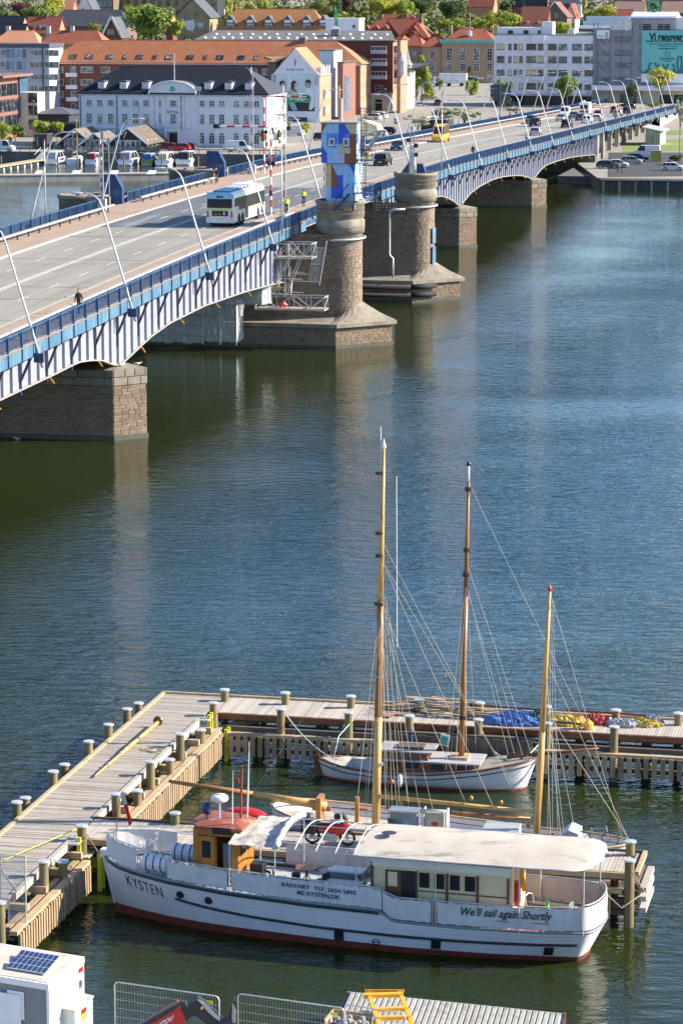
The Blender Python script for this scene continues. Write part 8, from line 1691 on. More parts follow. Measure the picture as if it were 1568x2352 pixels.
for y in(46,51,57,63):sbox(u0,u1,-.1,0,b.z(y)-.04,b.z(y)+.04,'steel','rail')
bn_=thing('advertising_banner','huge teal advertising banner hung on the scaffolded building','banner',b.root.location+b.n*1.75,b.phi);teal=mat('teal',(.13,.45,.43),(.16,.5,.47),.6,ns=.2);u0,u1=b.u(X8(892),110),b.u(X8(1800),110)
mb=MB();mb.box(u0,u1,0,.08,b.z(166.5),b.z(68));part('cloth',mb,'teal',bn_);mb=MB();mb.box(u0,u1,-.02,.06,b.z(187),b.z(167));part('white_panel',mb,'white_paint',bn_)
def bnt(txt,x0,x1,yc,h,m='letter_black',bold=.02):
 ua,ub=b.u(X8(x0),110),b.u(X8(x1),110);textmesh(txt,ub-ua,m,lambda u,v,w:Vector(((ua+ub)/2+u,-.03-w,b.z(yc)+v)),parent=bn_,bold=bold,height=h)
mat('letter_navy',(.01,.03,.05),None,.6);mat('ring_green',(.01,.3,.2),None,.5);mat('hands',(.02,.12,.13),(.04,.2,.2),.7)
bnt('Vi renoverer',1010,1690,82.5,2.0,'letter_navy',.05);bnt('Kender du en forening, der også trænger',952,1750,92.8,.75,'letter_navy',.03);bnt('Book et møde og deltag i lodtrækningen',1025,1620,99.2,.6,'letter_green');bnt('10.000 kr. til renovering',1165,1480,104,.55,'letter_green');bnt('spard.dk/renovering',1180,1465,109.6,.6,'letter_navy',.03);bnt('Sparekassen',1190,1445,132.5,.95,'letter_green');bnt('DANMARK',1245,1395,138,.35,'letter_green',.03)
def ringm(u,v,z,r,m,root,w=.35,name='ring_emblem'):mb=MB();mb.lathe([(r-w,-.04),(r,-.04),(r,.04),(r-w,.04),(r-w,-.04)],(u,v,z),24,axis='y');return part(name,mb,m,root)
ringm(b.u(X8(1320),120),-.03,b.z(121.8),.72,'ring_green',bn_,.25)
for k,(x_,h_,w_)in enumerate(((1075,24,70),(1215,20,60),(1370,21,75),(1520,40,40),(1640,24,60))):
 u=b.u(X8(x_),150);pts=[];z0=b.z(166);zz=b.z(166-h_);ww=(b.u(X8(x_+w_),150)-u)
 mb=MB();n=20
 for s_ in(-1,1):
  arc=[Vector((u+s_*ww*(.15+.75*math.sin(math.pi*(i/n)*.9)),-.03,z0+(zz-z0)*(i/n)**.8))for i in range(n+1)]
  for p,q in zip(arc,arc[1:]):mb.beam(p,q,.03,.55*(1.3-(p-arc[0]).length/9),(0,1,0))if False else mb.beam(p,q,.5,.04,(0,1,0))
 part('printed_hands',mb,'hands',bn_)
mb=MB();n=30;mb.grid([[Vector((u0+(u1-u0)*i/n,-.045,b.z(166.4)))for i in range(n+1)],[Vector((u0+(u1-u0)*i/n,-.045,b.z(159+4*math.sin(i*1.3))))for i in range(n+1)]]);part('printed_crowd',mb,'hands',bn_)
sg_=thing('roof_ring','large green ring sign on the roof of the scaffolded building','sign',b.root.location+b.d*b.u(X8(1105),33)+Vector((0,3,b.z(26))),b.phi);ringm(0,0,1.6,1.75,'ring_green',sg_,.6,'ring')
pn=thing('site_poster','small white poster at the top left of the scaffold','poster',b.root.location+b.n*1.75,b.phi);u0,u1=b.u(X8(145),75),b.u(X8(355),75);mb=MB();mb.box(u0,u1,0,.06,b.z(87),b.z(67.5));part('board',mb,'white_paint',pn);mb=MB();mb.box(u0+.3,u0+1.9,-.02,0,b.z(80.5),b.z(79));mb.box(u0+.3,u0+1.9,-.02,0,b.z(83.5),b.z(82));mb.box(u1-1.1,u1-.4,-.02,0,b.z(86),b.z(72));part('print',mb,'poster_blue',pn)
bbox(b,-.2,b.W+1,-4.5,0,b.z(205),b.z(194),'render_white','canopy');bbox(b,0,b.W,-.5,0,0,b.z(206),'render_cream','ground_floor')
for q0,q1 in((520,640),(690,800),(1185,1390),(1420,1570)):bbox(b,b.u(X8(q0),225),b.u(X8(q1),225),-.56,-.5,0,b.z(215),'glass','shop_window')
for q in(635,1525):ringm(b.u(X8(q),225),-.62,b.z(224.5),.75,'ring_green',b.root,.28)
ox=b.u(X8(1560),60);bbox(b,ox-2.2,ox+4,-.3,8,b.H,b.z(38),'render_white','white_extension')
textmesh('SPAREKASSEN',4.2,'rail_paint',lambda u,v,w:Vector((b.u(X8(860),105)+u,-.04-w,b.z(105.5)+v)),parent=b.root,bold=.02,height=.8)
# ------------------------------------------------------------ upper strip of hillside houses
def X3(p):return p*.18747
def X4(p):return 282.2+p*.18747
def X5(p):return 558.5+p*.18747
Y4=Y5=Y7=lambda p:p*.18747
Y8=lambda p:p*.13762
Y6=lambda p:p*.2062
def house(label,x0,x1,yb,yt,Y,wall,roof,D=9,wcols=None,wrows=None,name='house',fr='frame_white',style=(2,2),phi=-12):
 b=building(name,label,x0,x1,yb,yt,D,wall,phi=phi,Y=Y,roof=roof,cat='house')
 b.root.location.z=(onpl(x0,yb,b.root.location,b.n).z);dz=b.root.location.z-b.o.z;b.o.z+=0
 o=b.root.location.copy();b.o=o;H2=onpl(x0,yt,o,b.n).z-o.z
 return b
def hh(label,x0,x1,ye,yf,Y,wall,roof,D=9,wins_=None,style=(2,2),name='house',phi=-12,fr='frame_white'):
 """ye eaves, yf visible foot; the foot sits on the slope at depth Y"""
 r=ray(x0,yf);o=CPOS+r*(Y/r.y);b=building(name,label,x0,x1,yf,ye,D,wall,phi=phi,Y=Y,zg=o.z,roof=roof,cat='house')
 if wins_:
  for cols,rows in wins_:wins(b,cols,rows,style,fr)
 return b
hh('black-tiled house with orange gable at the far left',X3(-160),X3(262),X3(328),X3(420),1010,'br_orange',('gable',3.6,'tile_black',None,.3),8);hh('low black-tiled house in front of the far left house',X3(-200),X3(292),X3(412),X3(500),985,'br_orange',('gable',3.2,'tile_black',None,.3),7)
b=hh('red-roofed house with four roof windows at the left',X3(310),X3(705),X3(412),X3(470),1000,'br_orange',('gable',5.6,'tile_red',None,.4),10)
for q0,q1 in((365,398),(468,565)):u0,u1=b.u(X3(q0),70),b.u(X3(q1),70);mb=MB();mb.prism([(u0,1.0,b.H+1.7),(u1,1.0,b.H+1.7),(u1,2.1,b.H+2.9),(u0,2.1,b.H+2.9)],(0,-.15,.2));part('skylight',mb,'pane',b.root)
chimney(b,b.u(X3(515),50),5,b.H+5.2,1,1.6,'br_brown')
b=hh('long school building with ribbed dark grey roof and arched windows',X3(600),X3(1560),X3(320),X3(440),1030,'br_brown',('hip',5.5,mat('zinc_dark',(.055,.055,.06),(.07,.07,.075),.5,ns=.5,ribs=('X',1.0,(.11,.11,.12),.5)),None,.3,4),12);wins(b,[(X3(q),X3(q+42))for q in(892,950,1006)],[(X3(358),X3(425))],(2,3),'frame_brown',arch=True);wins(b,[(X3(775),X3(818))],[(X3(338),X3(398))],(2,2),'frame_brown')
b=hh('dark brick gable house with broad white bargeboards',X3(1262),X3(1480),X3(448)-3,X3(500),1000,'br_red',('gablef',6.2,'slate',None,.5),10);wins(b,[(X3(1315),X3(1350)),(X3(1360),X3(1398))],[(X3(357),X3(415))],(2,2))
for s_ in(0,1):
 mb=MB();u=0 if s_==0 else b.W;mb.beam((u+(-.6 if s_==0 else .6),-.6,b.H-.7),(b.W/2,-.6,b.H+6.5),.2,.7);part('bargeboard',mb,'white_paint',b.root)
hh('white gable house under the blue-panelled block',X3(945),X3(1120),X3(95),X3(192),1090,'render_white',('gablef',5.5,'slate',None,.3),10,[([(X3(955),X3(970)),(X3(1004),X3(1028))],[(X3(95),X3(130))])]);hh('orange-roofed cottage beside the green trees',X3(775),X3(885),X3(145),X3(195),1080,'br_orange',('gable',4.5,'tile_peach',None,.3),7,[([(X3(800),X3(830))],[(X3(155),X3(185))])]);hh('narrow orange brick gable house with black roof',X3(860),X3(940),X3(60),X3(190),1100,'br_orange',('gablef',4.5,'tile_black',None,.3),9)
b=hh('tall block with bright blue window panels',X3(1120),X3(1385),-40,X3(200),1120,'br_brown',None,12,name='office_building');
for i in range(3):
 for j in range(6):
  x0=X3(1140+i*78);y0=X3(-190+j*96-96+5);bbox(b,b.u(x0),b.u(x0+12.5),-.12,0,b.z(y0+17),b.z(y0+10),'fascia_blue','blue_panel');wins(b,[(x0,x0+12.5)],[(y0,y0+10)],(2,2),'frame_white')
b=hh('long dark brown brick institution building across the top of the picture',X3(1385),X4(1240),-45,Y4(200),1130,'br_yellow',None,14,name='institution');wins(b,[(X4(q),X4(q+48))for q in(-220,-130,-60,40,135,235,335,430,530,635,730,980,1080)],[(Y4(-5),Y4(65)),(Y4(-140),Y4(-70))],(2,2),'frame_dark');bbox(b,0,b.W,-.05,0,b.z(Y4(200)),b.z(Y4(120)),'slate','lower_roof')
mb=MB();
for i in range(5):u=b.u(X4(1170+i*18),10);bbox(b,u-.2,u+.2,-.6,0,b.z(36),b.z(-20),'render_cream','buttress')
b=hh('ochre brick gable house with a faded wall painting',X4(640),X4(1062),Y4(200),Y4(450),1040,'br_yellow',('gablef',6.3,'slate',None,.5),14,[([(X4(755),X4(808)),(X4(877),X4(930))],[(Y4(152),Y4(207))])],fr='frame_dark')
flat2=lambda pts,m,v=.02:part('wall_painting',MB().prism([(b.u(X4(x),55),-v,b.z(Y4(y)))for x,y in pts],(0,-.04,0)),m,b.root)
flat2([(730,260),(800,245),(870,235),(890,300),(860,370),(800,395),(770,330)],'poster_white');flat2([(900,275),(985,270),(985,325),(930,330)],'poster_room');flat2([(780,360),(880,375),(880,400),(790,400)],'tile_peach',.05)
b=hh('low terrace with smooth peach tiled roof behind the grey flats',X3(-100),X3(470),X3(545),X3(600),800,'br_orange',('hip',3.6,'tile_peach','tile_peach',.3,3),10);b=hh('low terrace with ribbed red tiled roof behind the grey flats',X3(474),X3(1260),X3(545),X3(600),800,'br_orange',('hip',3.6,'tile_red','tile_red_y',.3,3),10)
for q in(32,528,820):chimney(b,b.u(X3(q),85),5,b.H+3.4,1,1.4,'render_grey')
b=hh('long building with golden orange roof and five blue-grey dormers',X5(-330),X5(990),Y5(372),Y5(420),960,'br_orange',('hip',6.8,'tile_gold','tile_red_y',.3,5),14)
for q in(-165,80,305,538,770,975):
 u=b.u(X5(q),60);mb=MB();mb.box(u-1.2,u+1.2,.6,5,b.H+.2,b.H+2.8);d_=part('dormer',mb,'render_grey',b.root);mb=MB();mb.prism([(u-2.0,.2,b.H+2.4),(u+2.0,.2,b.H+2.4),(u,.2,b.H+5.1)],(0,6.5,0));part('dormer_roof',mb,'slate',b.root);bbox(b,u-1,u+1,.5,.6,b.H+.5,b.H+1.8,'pane','dormer_pane');bbox(b,u-1.0,u+1.0,.12,.2,b.H+2.7,b.H+3.5,'render_white','dormer_gable')
hh('white box-shaped roof building with a small window',X5(1008),X5(1418),Y5(232),Y5(365),900,'render_white',('flat',.4,'white_paint',None,.2),8,[([(X5(1335),X5(1378))],[(Y5(293),Y5(338))])],name='white_building',style=(1,1))
hh('small red timber gable house by the conifers',X4(1468),X4(1568),Y4(145),Y4(205),1050,'red_paint',('gablef',3.4,'shingle',None,.4),7,[([(X4(1475),X4(1508)),(X4(1522),X4(1556))],[(Y4(145),Y4(195))])],style=(2,1))
hh('small red-orange shed roof seen behind the big tree',X4(535),X4(610),Y4(330),Y4(410),1010,'br_red',('gablef',3.5,'tile_peach',None,.3),6)
b=hh('red-tiled house half behind green trees, right of centre',X6(1222),X6(1500),Y6(80)-1,Y6(160),1080,'br_orange',('gable',6.5,'tile_red',None,.3),10)
b=hh('black-roofed brick house with two white windows',X7(305),X7(730),Y7(75),Y7(180),1090,'br_red',('gable',7,'tile_black',None,.4),10,[([(X7(490),X7(548)),(X7(625),X7(672))],[(Y7(80),Y7(122))])]);b=hh('grey-roofed villa with white bay tower',X7(762),X7(1150),Y7(40),Y7(205),1080,'navy',('hip',5.5,'slate',None,.4,5),10,[([(X7(822),X7(884)),(X7(903),X7(928)),(X7(1065),X7(1088))],[(Y7(48),Y7(95))])]);bbox(b,b.u(X7(1060),20),b.W+.3,-.4,5,b.z(Y7(200)),b.z(Y7(30)),'render_white','bay_tower')
b=hh('brown brick gable house with white-edged roof in front of the villa',X7(685),X7(985),Y7(190),Y7(330),1030,'br_brown',('gablef',4.8,'tile_red',None,.5),12,[([(X7(755),X7(790)),(X7(835),X7(870))],[(Y7(152),Y7(207))])])
for s_ in(-1,1):mb=MB();mb.beam((b.W/2+s_*(b.W/2+.5),-.6,b.H-.5),(b.W/2,-.6,b.H+5),.2,.45);part('bargeboard',mb,'white_paint',b.root)
hh('white gable-ended house right of the brown gable',X7(960),X7(1085),Y7(200),Y7(310),1045,'render_white',('gablef',4.6,'tile_red',None,.3),12)
b=hh('house with large brown-red tiled roof behind the white flats',X7(415),X7(735),Y7(320),Y7(345),990,'br_red',('gable',6.5,mat('tile_brown',(.22,.075,.05),(.16,.055,.04),.85,ns=1.5),None,.3),12)
for q in(495,635):bbox(b,b.u(X7(q-14),55),b.u(X7(q+14),55),.5,1.5,b.H+.4,b.H+1.8,'cloth_pale','roof_hatch')
b=hh('low flat building with three dark striped roof bands',X7(1125),X8(580),Y8(470),Y8(490),960,'slate',('flat',.5,'white_paint',None,.1),6,name='flat_building')
for i in range(3):bbox(b,.3,b.W-.3,1+i*9,8.6+i*9,b.H+.6+i*1.4-.3,b.H+.9+i*1.4,'navy','roof_band');bbox(b,.2,b.W-.2,.6+i*9,1+i*9,b.H,b.H+1.0+i*1.4,'white_paint','roof_kerb')
hh('row of flats with mauve-brown roof, left part, top right of the picture',X8(410),X8(920),Y8(215),Y8(250),1080,'br_brown',('gable',4.2,'tile_mauve',None,.2),10);hh('row of flats with mauve-brown roof, right part, top right corner',X8(1205),X8(1700),Y8(215),Y8(250),1080,'br_brown',('gable',4.2,'tile_mauve',None,.2),10)
hh('brown brick flats with dark solar roof at the top right',X8(405),X8(890),-5,Y8(85),1140,'br_brown',None,10,[([(X8(495),X8(525))],[(Y8(0),Y8(30))])]);hh('dark modern flats with glazed fronts at the top right corner',X8(1120),X8(1700),-10,Y8(100),1150,'br_brown',None,10,[([(X8(1255),X8(1390)),(X8(1500),X8(1560))],[(Y8(-5),Y8(50))])],fr='frame_dark');hh('low red-orange roof between the flats and the scaffold tent',X8(450),X8(715),Y8(340),Y8(360),985,'br_orange',('gable',3.5,'tile_red',None,.2),8)
def hroad(pts,m='asphalt',name='street'):mb=MB();rows=[];mb.add([(p[0],p[1],zt(p[1])+.25)for p in pts],[list(range(len(pts)))]);return struct(name,mb,m)
def hillpt(x,y):
 lo,hi=700.,1600.
 for _ in range(50):
  m_=(lo+hi)/2;r=ray(x,y);q=CPOS+r*(m_/r.y)
  if q.z>zt(m_):lo=m_
  else:hi=m_
 q.z=zt(m_);return q
for pts,nm in(([(1334,37),(1392,37),(1400,18),(1410,-5),(1340,-5)],'car_park'),([(628,20),(705,14),(700,-5),(652,-5)],'street')):
 mb=MB();q=[hillpt(*p)for p in pts]
 a,c=q[0],q[-1];mb.add([v+Vector((0,-.2,.35))for v in q],[list(range(len(q)))]);struct(nm,mb,'asphalt')
for i,(x,y,c)in enumerate(((1349,36,'car_navy'),(1356,26,'car_black'),(1361,17,'car_black'),(1364,8,'car_silver'),(1366,1,'car_white'))):q=hillpt(x,y);car('hatch',c,q+Vector((0,0,.45)),.5,'parked %s car in the hillside row at top right, %s from below'%(c.split('_')[1],ORD[i]),'car','cars parked up the hill')
q=hillpt(656,13);car('hatch','car_silver',q+Vector((0,0,.4)),1.2,'silver car on the hill street above the golden roof','car','cars parked up the hill')
# ------------------------------------------------------------ roads, kerbs and details on the far shore
def gpoly(name,pix,m,dz):return patch(name,[pq(*p)for p in pix],m,dz)
gpoly('side_street',[(790,300),(860,247),(900,243),(1010,243),(1130,232),(1150,250),(1000,275),(880,310),(862,330),(800,332)],'asphalt',.03)
gpoly('street',[(1130,244),(1366,250),(1568,252),(1568,262),(1366,262),(1130,256)],'asphalt',.035)
gpoly('quay_road',[(455,333),(662,328),(745,318),(745,326),(662,338),(455,345),(392,346),(392,338)],'paving',.03)
gpoly('lawn',[(1430,330),(1568,318),(1568,345),(1430,350)],'grass',.03);gpoly('lawn',[(1490,300),(1568,298),(1568,308),(1490,310)],'grass',.04);gpoly('lawn',[(330,333),(640,331),(640,334),(330,337)],'grass',.03);gpoly('lawn',[(60,330),(180,327),(180,332),(60,336)],'grass',.03)
gpoly('car_park',[(1398,350),(1568,350),(1568,404),(1396,406)],mat('asphalt_shade_tone',(.055,.055,.058),(.04,.04,.042),.9,ns=1),.05)  # asphalt coloured extra dark to paint in the shadow lying over this quay
for i in range(9):
 a=pq(868+(i*10.5),263.5+.0*i);mb=MB();mb.poly(*[Vector((a.x+dx,a.y+dy,zt(a.y)+.05))for dx,dy in((0,0),(.6,0),(.9,3.2),(.3,3.2))]);part_=struct('crosswalk_stripe',mb,'road_paint')
b=building('boat_shed','small white shed with shallow grey felt roof below the bridge end',1481,1515,333,304,11,'render_grey',zg=2.0,phi=-12);bbox(b,b.W-.0,b.W+.08,0,11,0,b.H,'render_white','side_wall');mb=MB();mb.prism([(-.6,-.8,b.H+1.0),(b.W+.8,-.8,b.H+.1),(b.W+.8,11.6,b.H+.1),(-.6,11.6,b.H+1.0)],(0,0,.25));part('roof',mb,'rail_paint',b.root);mb=MB();mb.prism([(0,0,b.H),(b.W,0,b.H),(0,0,b.H+.95)],(0,11,0));part('gable_wall',mb,'render_grey',b.root)
for i in range(3):bbox(b,b.W*i/3+.15,b.W*(i+1)/3-.1,-.05,0,.3,b.H-.4,'concrete','panel')
for(k,c,x,y,rz,lab)in(('hatch','car_teal',1398,388,0,'dark teal car parked in the bridge shadow at the quay'),('hatch','car_white',1420,386,.1,'white hatchback parked beside the dark teal car'),('hatch','car_silver',1452,378,.1,'silver car parked behind the white hatchback'),('sedan','car_navy',1463,371,.1,'dark blue car rearmost in the quay car park'),('van','car_white',1487,361,math.pi,'white van with side logo parked on the quay road'),('hatch','car_white',1547,393,0,'white electric-looking hatchback at the right edge of the quay')):
 q=pq(x,y);car(k,c,q+Vector((0,2,.05)),rz-.2,lab,'van' if k=='van' else 'car','cars parked on the right quay')
mb=MB();q=pq(1505,371);mb.box(q.x-.8,q.x+1,q.y,q.y+1.5,2,4.1);solo('container',mb,'olive','mustard coloured skip container behind the parked cars on the quay','container',q)
for(k,c,x,y,rz,lab,ca)in(('hatch','car_red',383,344,math.pi-.2,'dark red car parked by the boathouses, left','car'),('hatch','bright_red',413,345,math.pi-.2,'bright red car parked by the boathouses','car'),('hatch','car_navy',426,344,math.pi-.2,'dark blue car parked beside the bright red one','car'),('van','car_white',548,348,-.2,'white delivery van with dark lettering before the white hotel','van'),('van','car_white',672,311,math.pi-.2,'pale van parked under the bank poster house','van'),('suv','car_black',741,322,0,'black car parked just left of the coloured cabin','car'),('suv','car_white',855,275,2.6,'white car at the junction, left one','car'),('suv','car_white',868,272,2.6,'white car at the junction, right one','car'),('suv','car_black',885,308,2.9,'dark car on the street below the bridge near the parking sign','car'),('hatch','car_white',867,312,2.9,'pale car half hidden by the sloping glass of the cabin','car'),('suv','car_grey',985,229,.5,'grey car parked by the bright green tree','car'),('hatch','car_red',1005,240,1.5,'dark red car on the street beyond the junction','car'),('van','car_teal',1165,243,0,'dark van parked before the white flats','van'),('suv','car_white',1468,243,2.9,'white pick-up style car before the scaffolded building','car'),('suv','car_black',1555,243,2.9,'dark car at the right edge before the shop windows','car'),('van','car_white',5,347,-.2,'white van cut off by the left edge on the marina quay','van')):
 q=pq(x,y);car(k,c,q+Vector((0,0,.05)),rz,lab,ca,'cars and vans on the far shore')
q=pq(1037,196);lo_=thing('lorry','white box lorry parked in front of the tan building','lorry',q+Vector((0,-4,0)),-.2);mb=MB();mb.box(-4,4.6,-1.2,1.2,1.0,4.0);part('box_body',mb,'car_white',lo_);mb=MB();mb.box(-5.8,-4.1,-1.1,1.1,.6,3.0);part('cab',mb,'car_white',lo_)
for x in(-4.8,-1,3):mb=MB();mb.lathe([(0,-1.25),(.5,-1.25),(.5,1.25),(0,1.25)],(x,0,.5),10,axis='y');part('wheel',mb,'rubber',lo_)
def boathouse(x0,x1,yb,ye,D,rise,label,glass=True):
 b=building('boathouse',label,x0,x1,yb,ye,D,'timber_black',zg=2.0,phi=-12,roof=('gablef',rise,'shingle',None,.7));W_=b.W
 for s_ in(-1,1):mb=MB();mb.beam((W_/2+s_*(W_/2+.8),-.75,b.H-.45),(W_/2,-.75,b.H+rise+.12),.12,.3);part('bargeboard',mb,'white_paint',b.root)
 if glass:
  n=max(3,int(W_/1.2))
  for i in range(n):window(b.root,W_*(.12+.76*i/n),.2,W_*.72/n,2.0,(1,1),y=-.02,sill=False)
 for s_ in(0,.3):mb=MB();mb.beam((W_*(.1+s_),-.8,b.H+rise*.3),(W_*(.5),-.8,b.H+rise*(.75+s_*.2)),.08,.12);part('truss',mb,'white_paint',b.root)
 for i in range(3):put_side(b,1.5+i*3,1.0,1.0,1.2,(1,2),'frame_white',None)
 return b
boathouse(139,210,341,328-2,12,2.6,'left black timber boathouse restaurant with white gable boards');boathouse(190,246,344,329,10,2.0,'middle low black timber boathouse with terrace');boathouse(256,333,346,325,14,2.7,'right large black timber boathouse restaurant with white gable boards')
te=thing('terrace','glass-screened restaurant terrace in front of the boathouses','terrace',pq(240,350));mb=MB();c=te.location
for i in range(22):mb.beam(c+Vector((-8+i*.9,1.5-i*.17,0)),c+Vector((-8+i*.9,1.5-i*.17,1.3)),.06,.06)
mb.beam(c+Vector((-8,1.5,1.3)),c+Vector((11,-2.1,1.3)),.08,.08);part('railing',mb,'timber_black',te,True);mb=MB();mb.beam(c+Vector((-8,1.5,.65)),c+Vector((11,-2.1,.65)),.02,1.1);part('glass_screen',mb,'pane',te,True)
for i in range(8):
 c_=c+Vector((-7+i*1.5,2.6-i*.2,0));q=thing('parasol' if False else 'cafe_table','white cafe table behind the terrace screen, %s from the left'%ORD[i],'table',c_,group='cafe tables on the terrace');mb=MB();mb.lathe([(0,.7),(.5,.7),(.5,.75),(0,.75)],(0,0,0),8);mb.tube([(0,0,0),(0,0,.7)],.05,5);part('top',mb,'white_paint',q)
tl=building('toilet_block','dark free-standing toilet cabin on the quay',80,107,342,309,4,'timber_black',zg=2.0,phi=-12);bbox(tl,-.2,tl.W+.2,-.2,4.2,tl.H,tl.H+.2,'slate','roof');textmesh('TOILET',2.2,'rail_paint',lambda u,v,w:Vector((.6+v*.9,-.02-w,tl.H/2+.2-u)),parent=tl.root,bold=.02,height=.4)
b=building('shed','long low dark shed behind the round trees',78,158,330,262,12,'timber_black',Y=640,roof=('hip',1.3,'slate',None,.5,4));b=building('shed','black flat-roofed shed left of the hotel',140,180,335,285,8,'timber_black',Y=610,roof=('flat',.2,'slate',None,.2))
pn_=thing('breakwater_pontoon','long grey concrete breakwater pontoon across the marina mouth','pontoon',at(230,405,0));A_,B__=at(-80,406,1.0),at(475,399,1.0);d_=(B__-A_);mb=MB();mb.beam(A_-Vector((0,0,.7)),B__-Vector((0,0,.7)),2.4,1.9);part('hull',mb,'concrete',pn_,True);mb=MB();mb.beam(A_+Vector((0,0,.3)),B__+Vector((0,0,.3)),2.6,.18);part('deck',mb,'deck_wood_b',pn_,True)
for i,x in enumerate((88,172,258,345)):
 p=at(x,400,1.2);r=thing('sunlounger' if False else 'solar_lamp','small tilted white box on the breakwater pontoon, %s from the left'%ORD[i],'box',p,0,'tilted boxes on the pontoon');mb=MB();mb.prism([(-.7,-.4,0),(.7,-.4,0),(1.1,.4,.6),(-.3,.4,.6)],(0,0,.12));part('lid',mb,'white_paint',r)
wy=thing('timber_pontoon','yellowish timber gangway pontoon on white floats at the left','pontoon',at(40,385,0));A_,B__=at(-20,384,.9),at(90,366,.9);mb=MB();mb.beam(A_,B__,2.2,.25);part('deck',mb,'edge_wood',wy,True)
for i in range(7):p=A_.lerp(B__,(i+.5)/7);mb=MB();mb.box(p.x-.45,p.x+.45,p.y-1.2,p.y+1,-.3,.75);part('float',mb,'white_paint',wy,True)
mb=MB();p,q=at(88,366,1.0),at(102,350,2.2);mb.beam(p,q,1.4,.15);mb.tube([p+Vector((.7,0,1)),q+Vector((.7,0,1))],.05,5);mb.tube([p+Vector((-.7,0,1)),q+Vector((-.7,0,1))],.05,5);solo('gangway',mb,'rail_paint','short railed gangway down to the timber pontoon','gangway',p)
def cruiser(x,y,L,Wd,ang,label,canopy='grey_deck',hullm='hull_white',kind='motor'):
 p=at(x,y,0);r=thing('motor_boat' if kind!='sail' else 'sailing_boat',label,'boat',p+Vector((0,L/2,0)),ang,'boats moored in the marina')
 mb=MB();n=14;rows=[]
 for j,(z,f)in enumerate(((-.3,.75),(.15,.86),(.6,.95),(1.05,1.0))):
  a=[];c=[]
  for i in range(n+1):
   u=i/n;w=Wd/2*f*(1-max(0,(u-.45)/.55)**2.2);s=-L/2+L*u*(1-.06*(3-j)/3);a.append(Vector((s,w,z+.35*u**2*(j/3))));c.append(Vector((s,-w,z+.35*u**2*(j/3))))
  rows.append(a+c[::-1])
 mb.grid(rows,closed=True);mb.f.append(list(range(len(mb.v)-len(rows[0]),len(mb.v))));mb.m.append(0);part('hull',mb,hullm,r)
 mb=MB();mb.tube([rows[-1][i]for i in range(n+1)]+[rows[-1][i]for i in range(n+1,2*n+2)],.05,4);part('rub_rail',mb,'steel_dark',r)
 if kind=='motor':
  h=Wd*.42;mb=MB();mb.add([(-L*.42,-Wd*.38,1.05),(L*.2,-Wd*.34,1.15),(L*.2,Wd*.34,1.15),(-L*.42,Wd*.38,1.05),(-L*.38,-Wd*.3,1.1+h),(L*.02,-Wd*.28,1.15+h),(L*.02,Wd*.28,1.15+h),(-L*.38,Wd*.3,1.1+h)],[(0,1,5,4),(1,2,6,5),(2,3,7,6),(3,0,4,7)]);part('cabin_glass',mb,'glass',r)
  mb=MB();mb.box(-L*.4,L*.04,-Wd*.32,Wd*.32,1.1+h,1.22+h);mb.box(-L*.46,L*.32,-Wd*.39,Wd*.39,1.0,1.28);
  for sx in(-.38,-.15,.02):
   for sy in(-1,1):mb.beam((L*sx,sy*Wd*.31,1.1+h),(L*(sx if sx<0 else .19),sy*Wd*.36,1.2),.09,.09)
  part('cabin',mb,'white_paint',r);mb=MB();mb.prism([(-L*.49,-Wd*.3,.95),(-L*.47,-Wd*.3,1.15+h*.9),(-L*.3,-Wd*.32,1.25+h),(-L*.3,-Wd*.3,1.3)],(0,Wd*.6,0));part('canopy',mb,canopy,r);mb=MB();mb.box(-L*.56,-L*.49,-Wd*.4,Wd*.4,.1,.22);part('bathing_platform',mb,'white_paint',r)
  mb=MB();mb.tube([(L*.45,0,1.9),(L*.3,Wd*.3,1.85),(L*.05,Wd*.45,1.7)],.025,4);mb.tube([(L*.45,0,1.9),(L*.3,-Wd*.3,1.85),(L*.05,-Wd*.45,1.7)],.025,4);mb.tube([(-L*.2,0,1.2+h),(-L*.2,0,2.1+h)],.03,4);part('pulpit',mb,'chrome',r)
 else:
  mb=MB();mb.box(-L*.1,L*.25,-Wd*.25,Wd*.25,1.0,1.45);part('cabin',mb,'white_paint',r);mb=MB();mb.tube([(L*.08,0,1),(L*.08,0,L*1.25)],[.09,.05],6);mb.tube([(L*.08,0,2.2),(-L*.38,0,2.1)],.06,5);mb.tube([(L*.08,0,L*1.2),(-L*.48,0,1.1)],.015,3);mb.tube([(L*.08,0,L*1.2),(L*.48,0,1.4)],.015,3);part('mast',mb,'mast_wood',r);mb=MB();mb.tube([(L*.05,0,2.35),(-L*.36,0,2.25)],.16,6);part('sail_cover',mb,canopy,r)
 return r
A90=math.pi/2-.2
cruiser(127,377,8,2.9,A90,'white motor cruiser at the left of the marina row');cruiser(172,377,7,2.4,A90,'small white sailing boat with blue sail cover and wooden mast','tarp_blue',kind='sail');cruiser(216,378,6.5,2.5,A90,'white motor boat with bright red canopy','tarp_red');cruiser(297,379,9,3.2,A90,'large white motor cruiser with grey windscreen cover','tarp_grey');cruiser(344,379,6,2.4,A90,'mustard yellow wooden boat with blue cover','tarp_blue','olive');cruiser(382,380,8.5,3.0,A90,'white cabin cruiser with cream flybridge cover','cream');cruiser(430,378,8.5,3.2,A90,'white motor cruiser with dark windows at the right of the row','timber_black');cruiser(528,362,8,2.8,A90,'white boat moored right of the lattice mast, left one','white_paint');cruiser(571,366,7,2.6,A90,'white boat moored right of the lattice mast, right one','cloth_white')
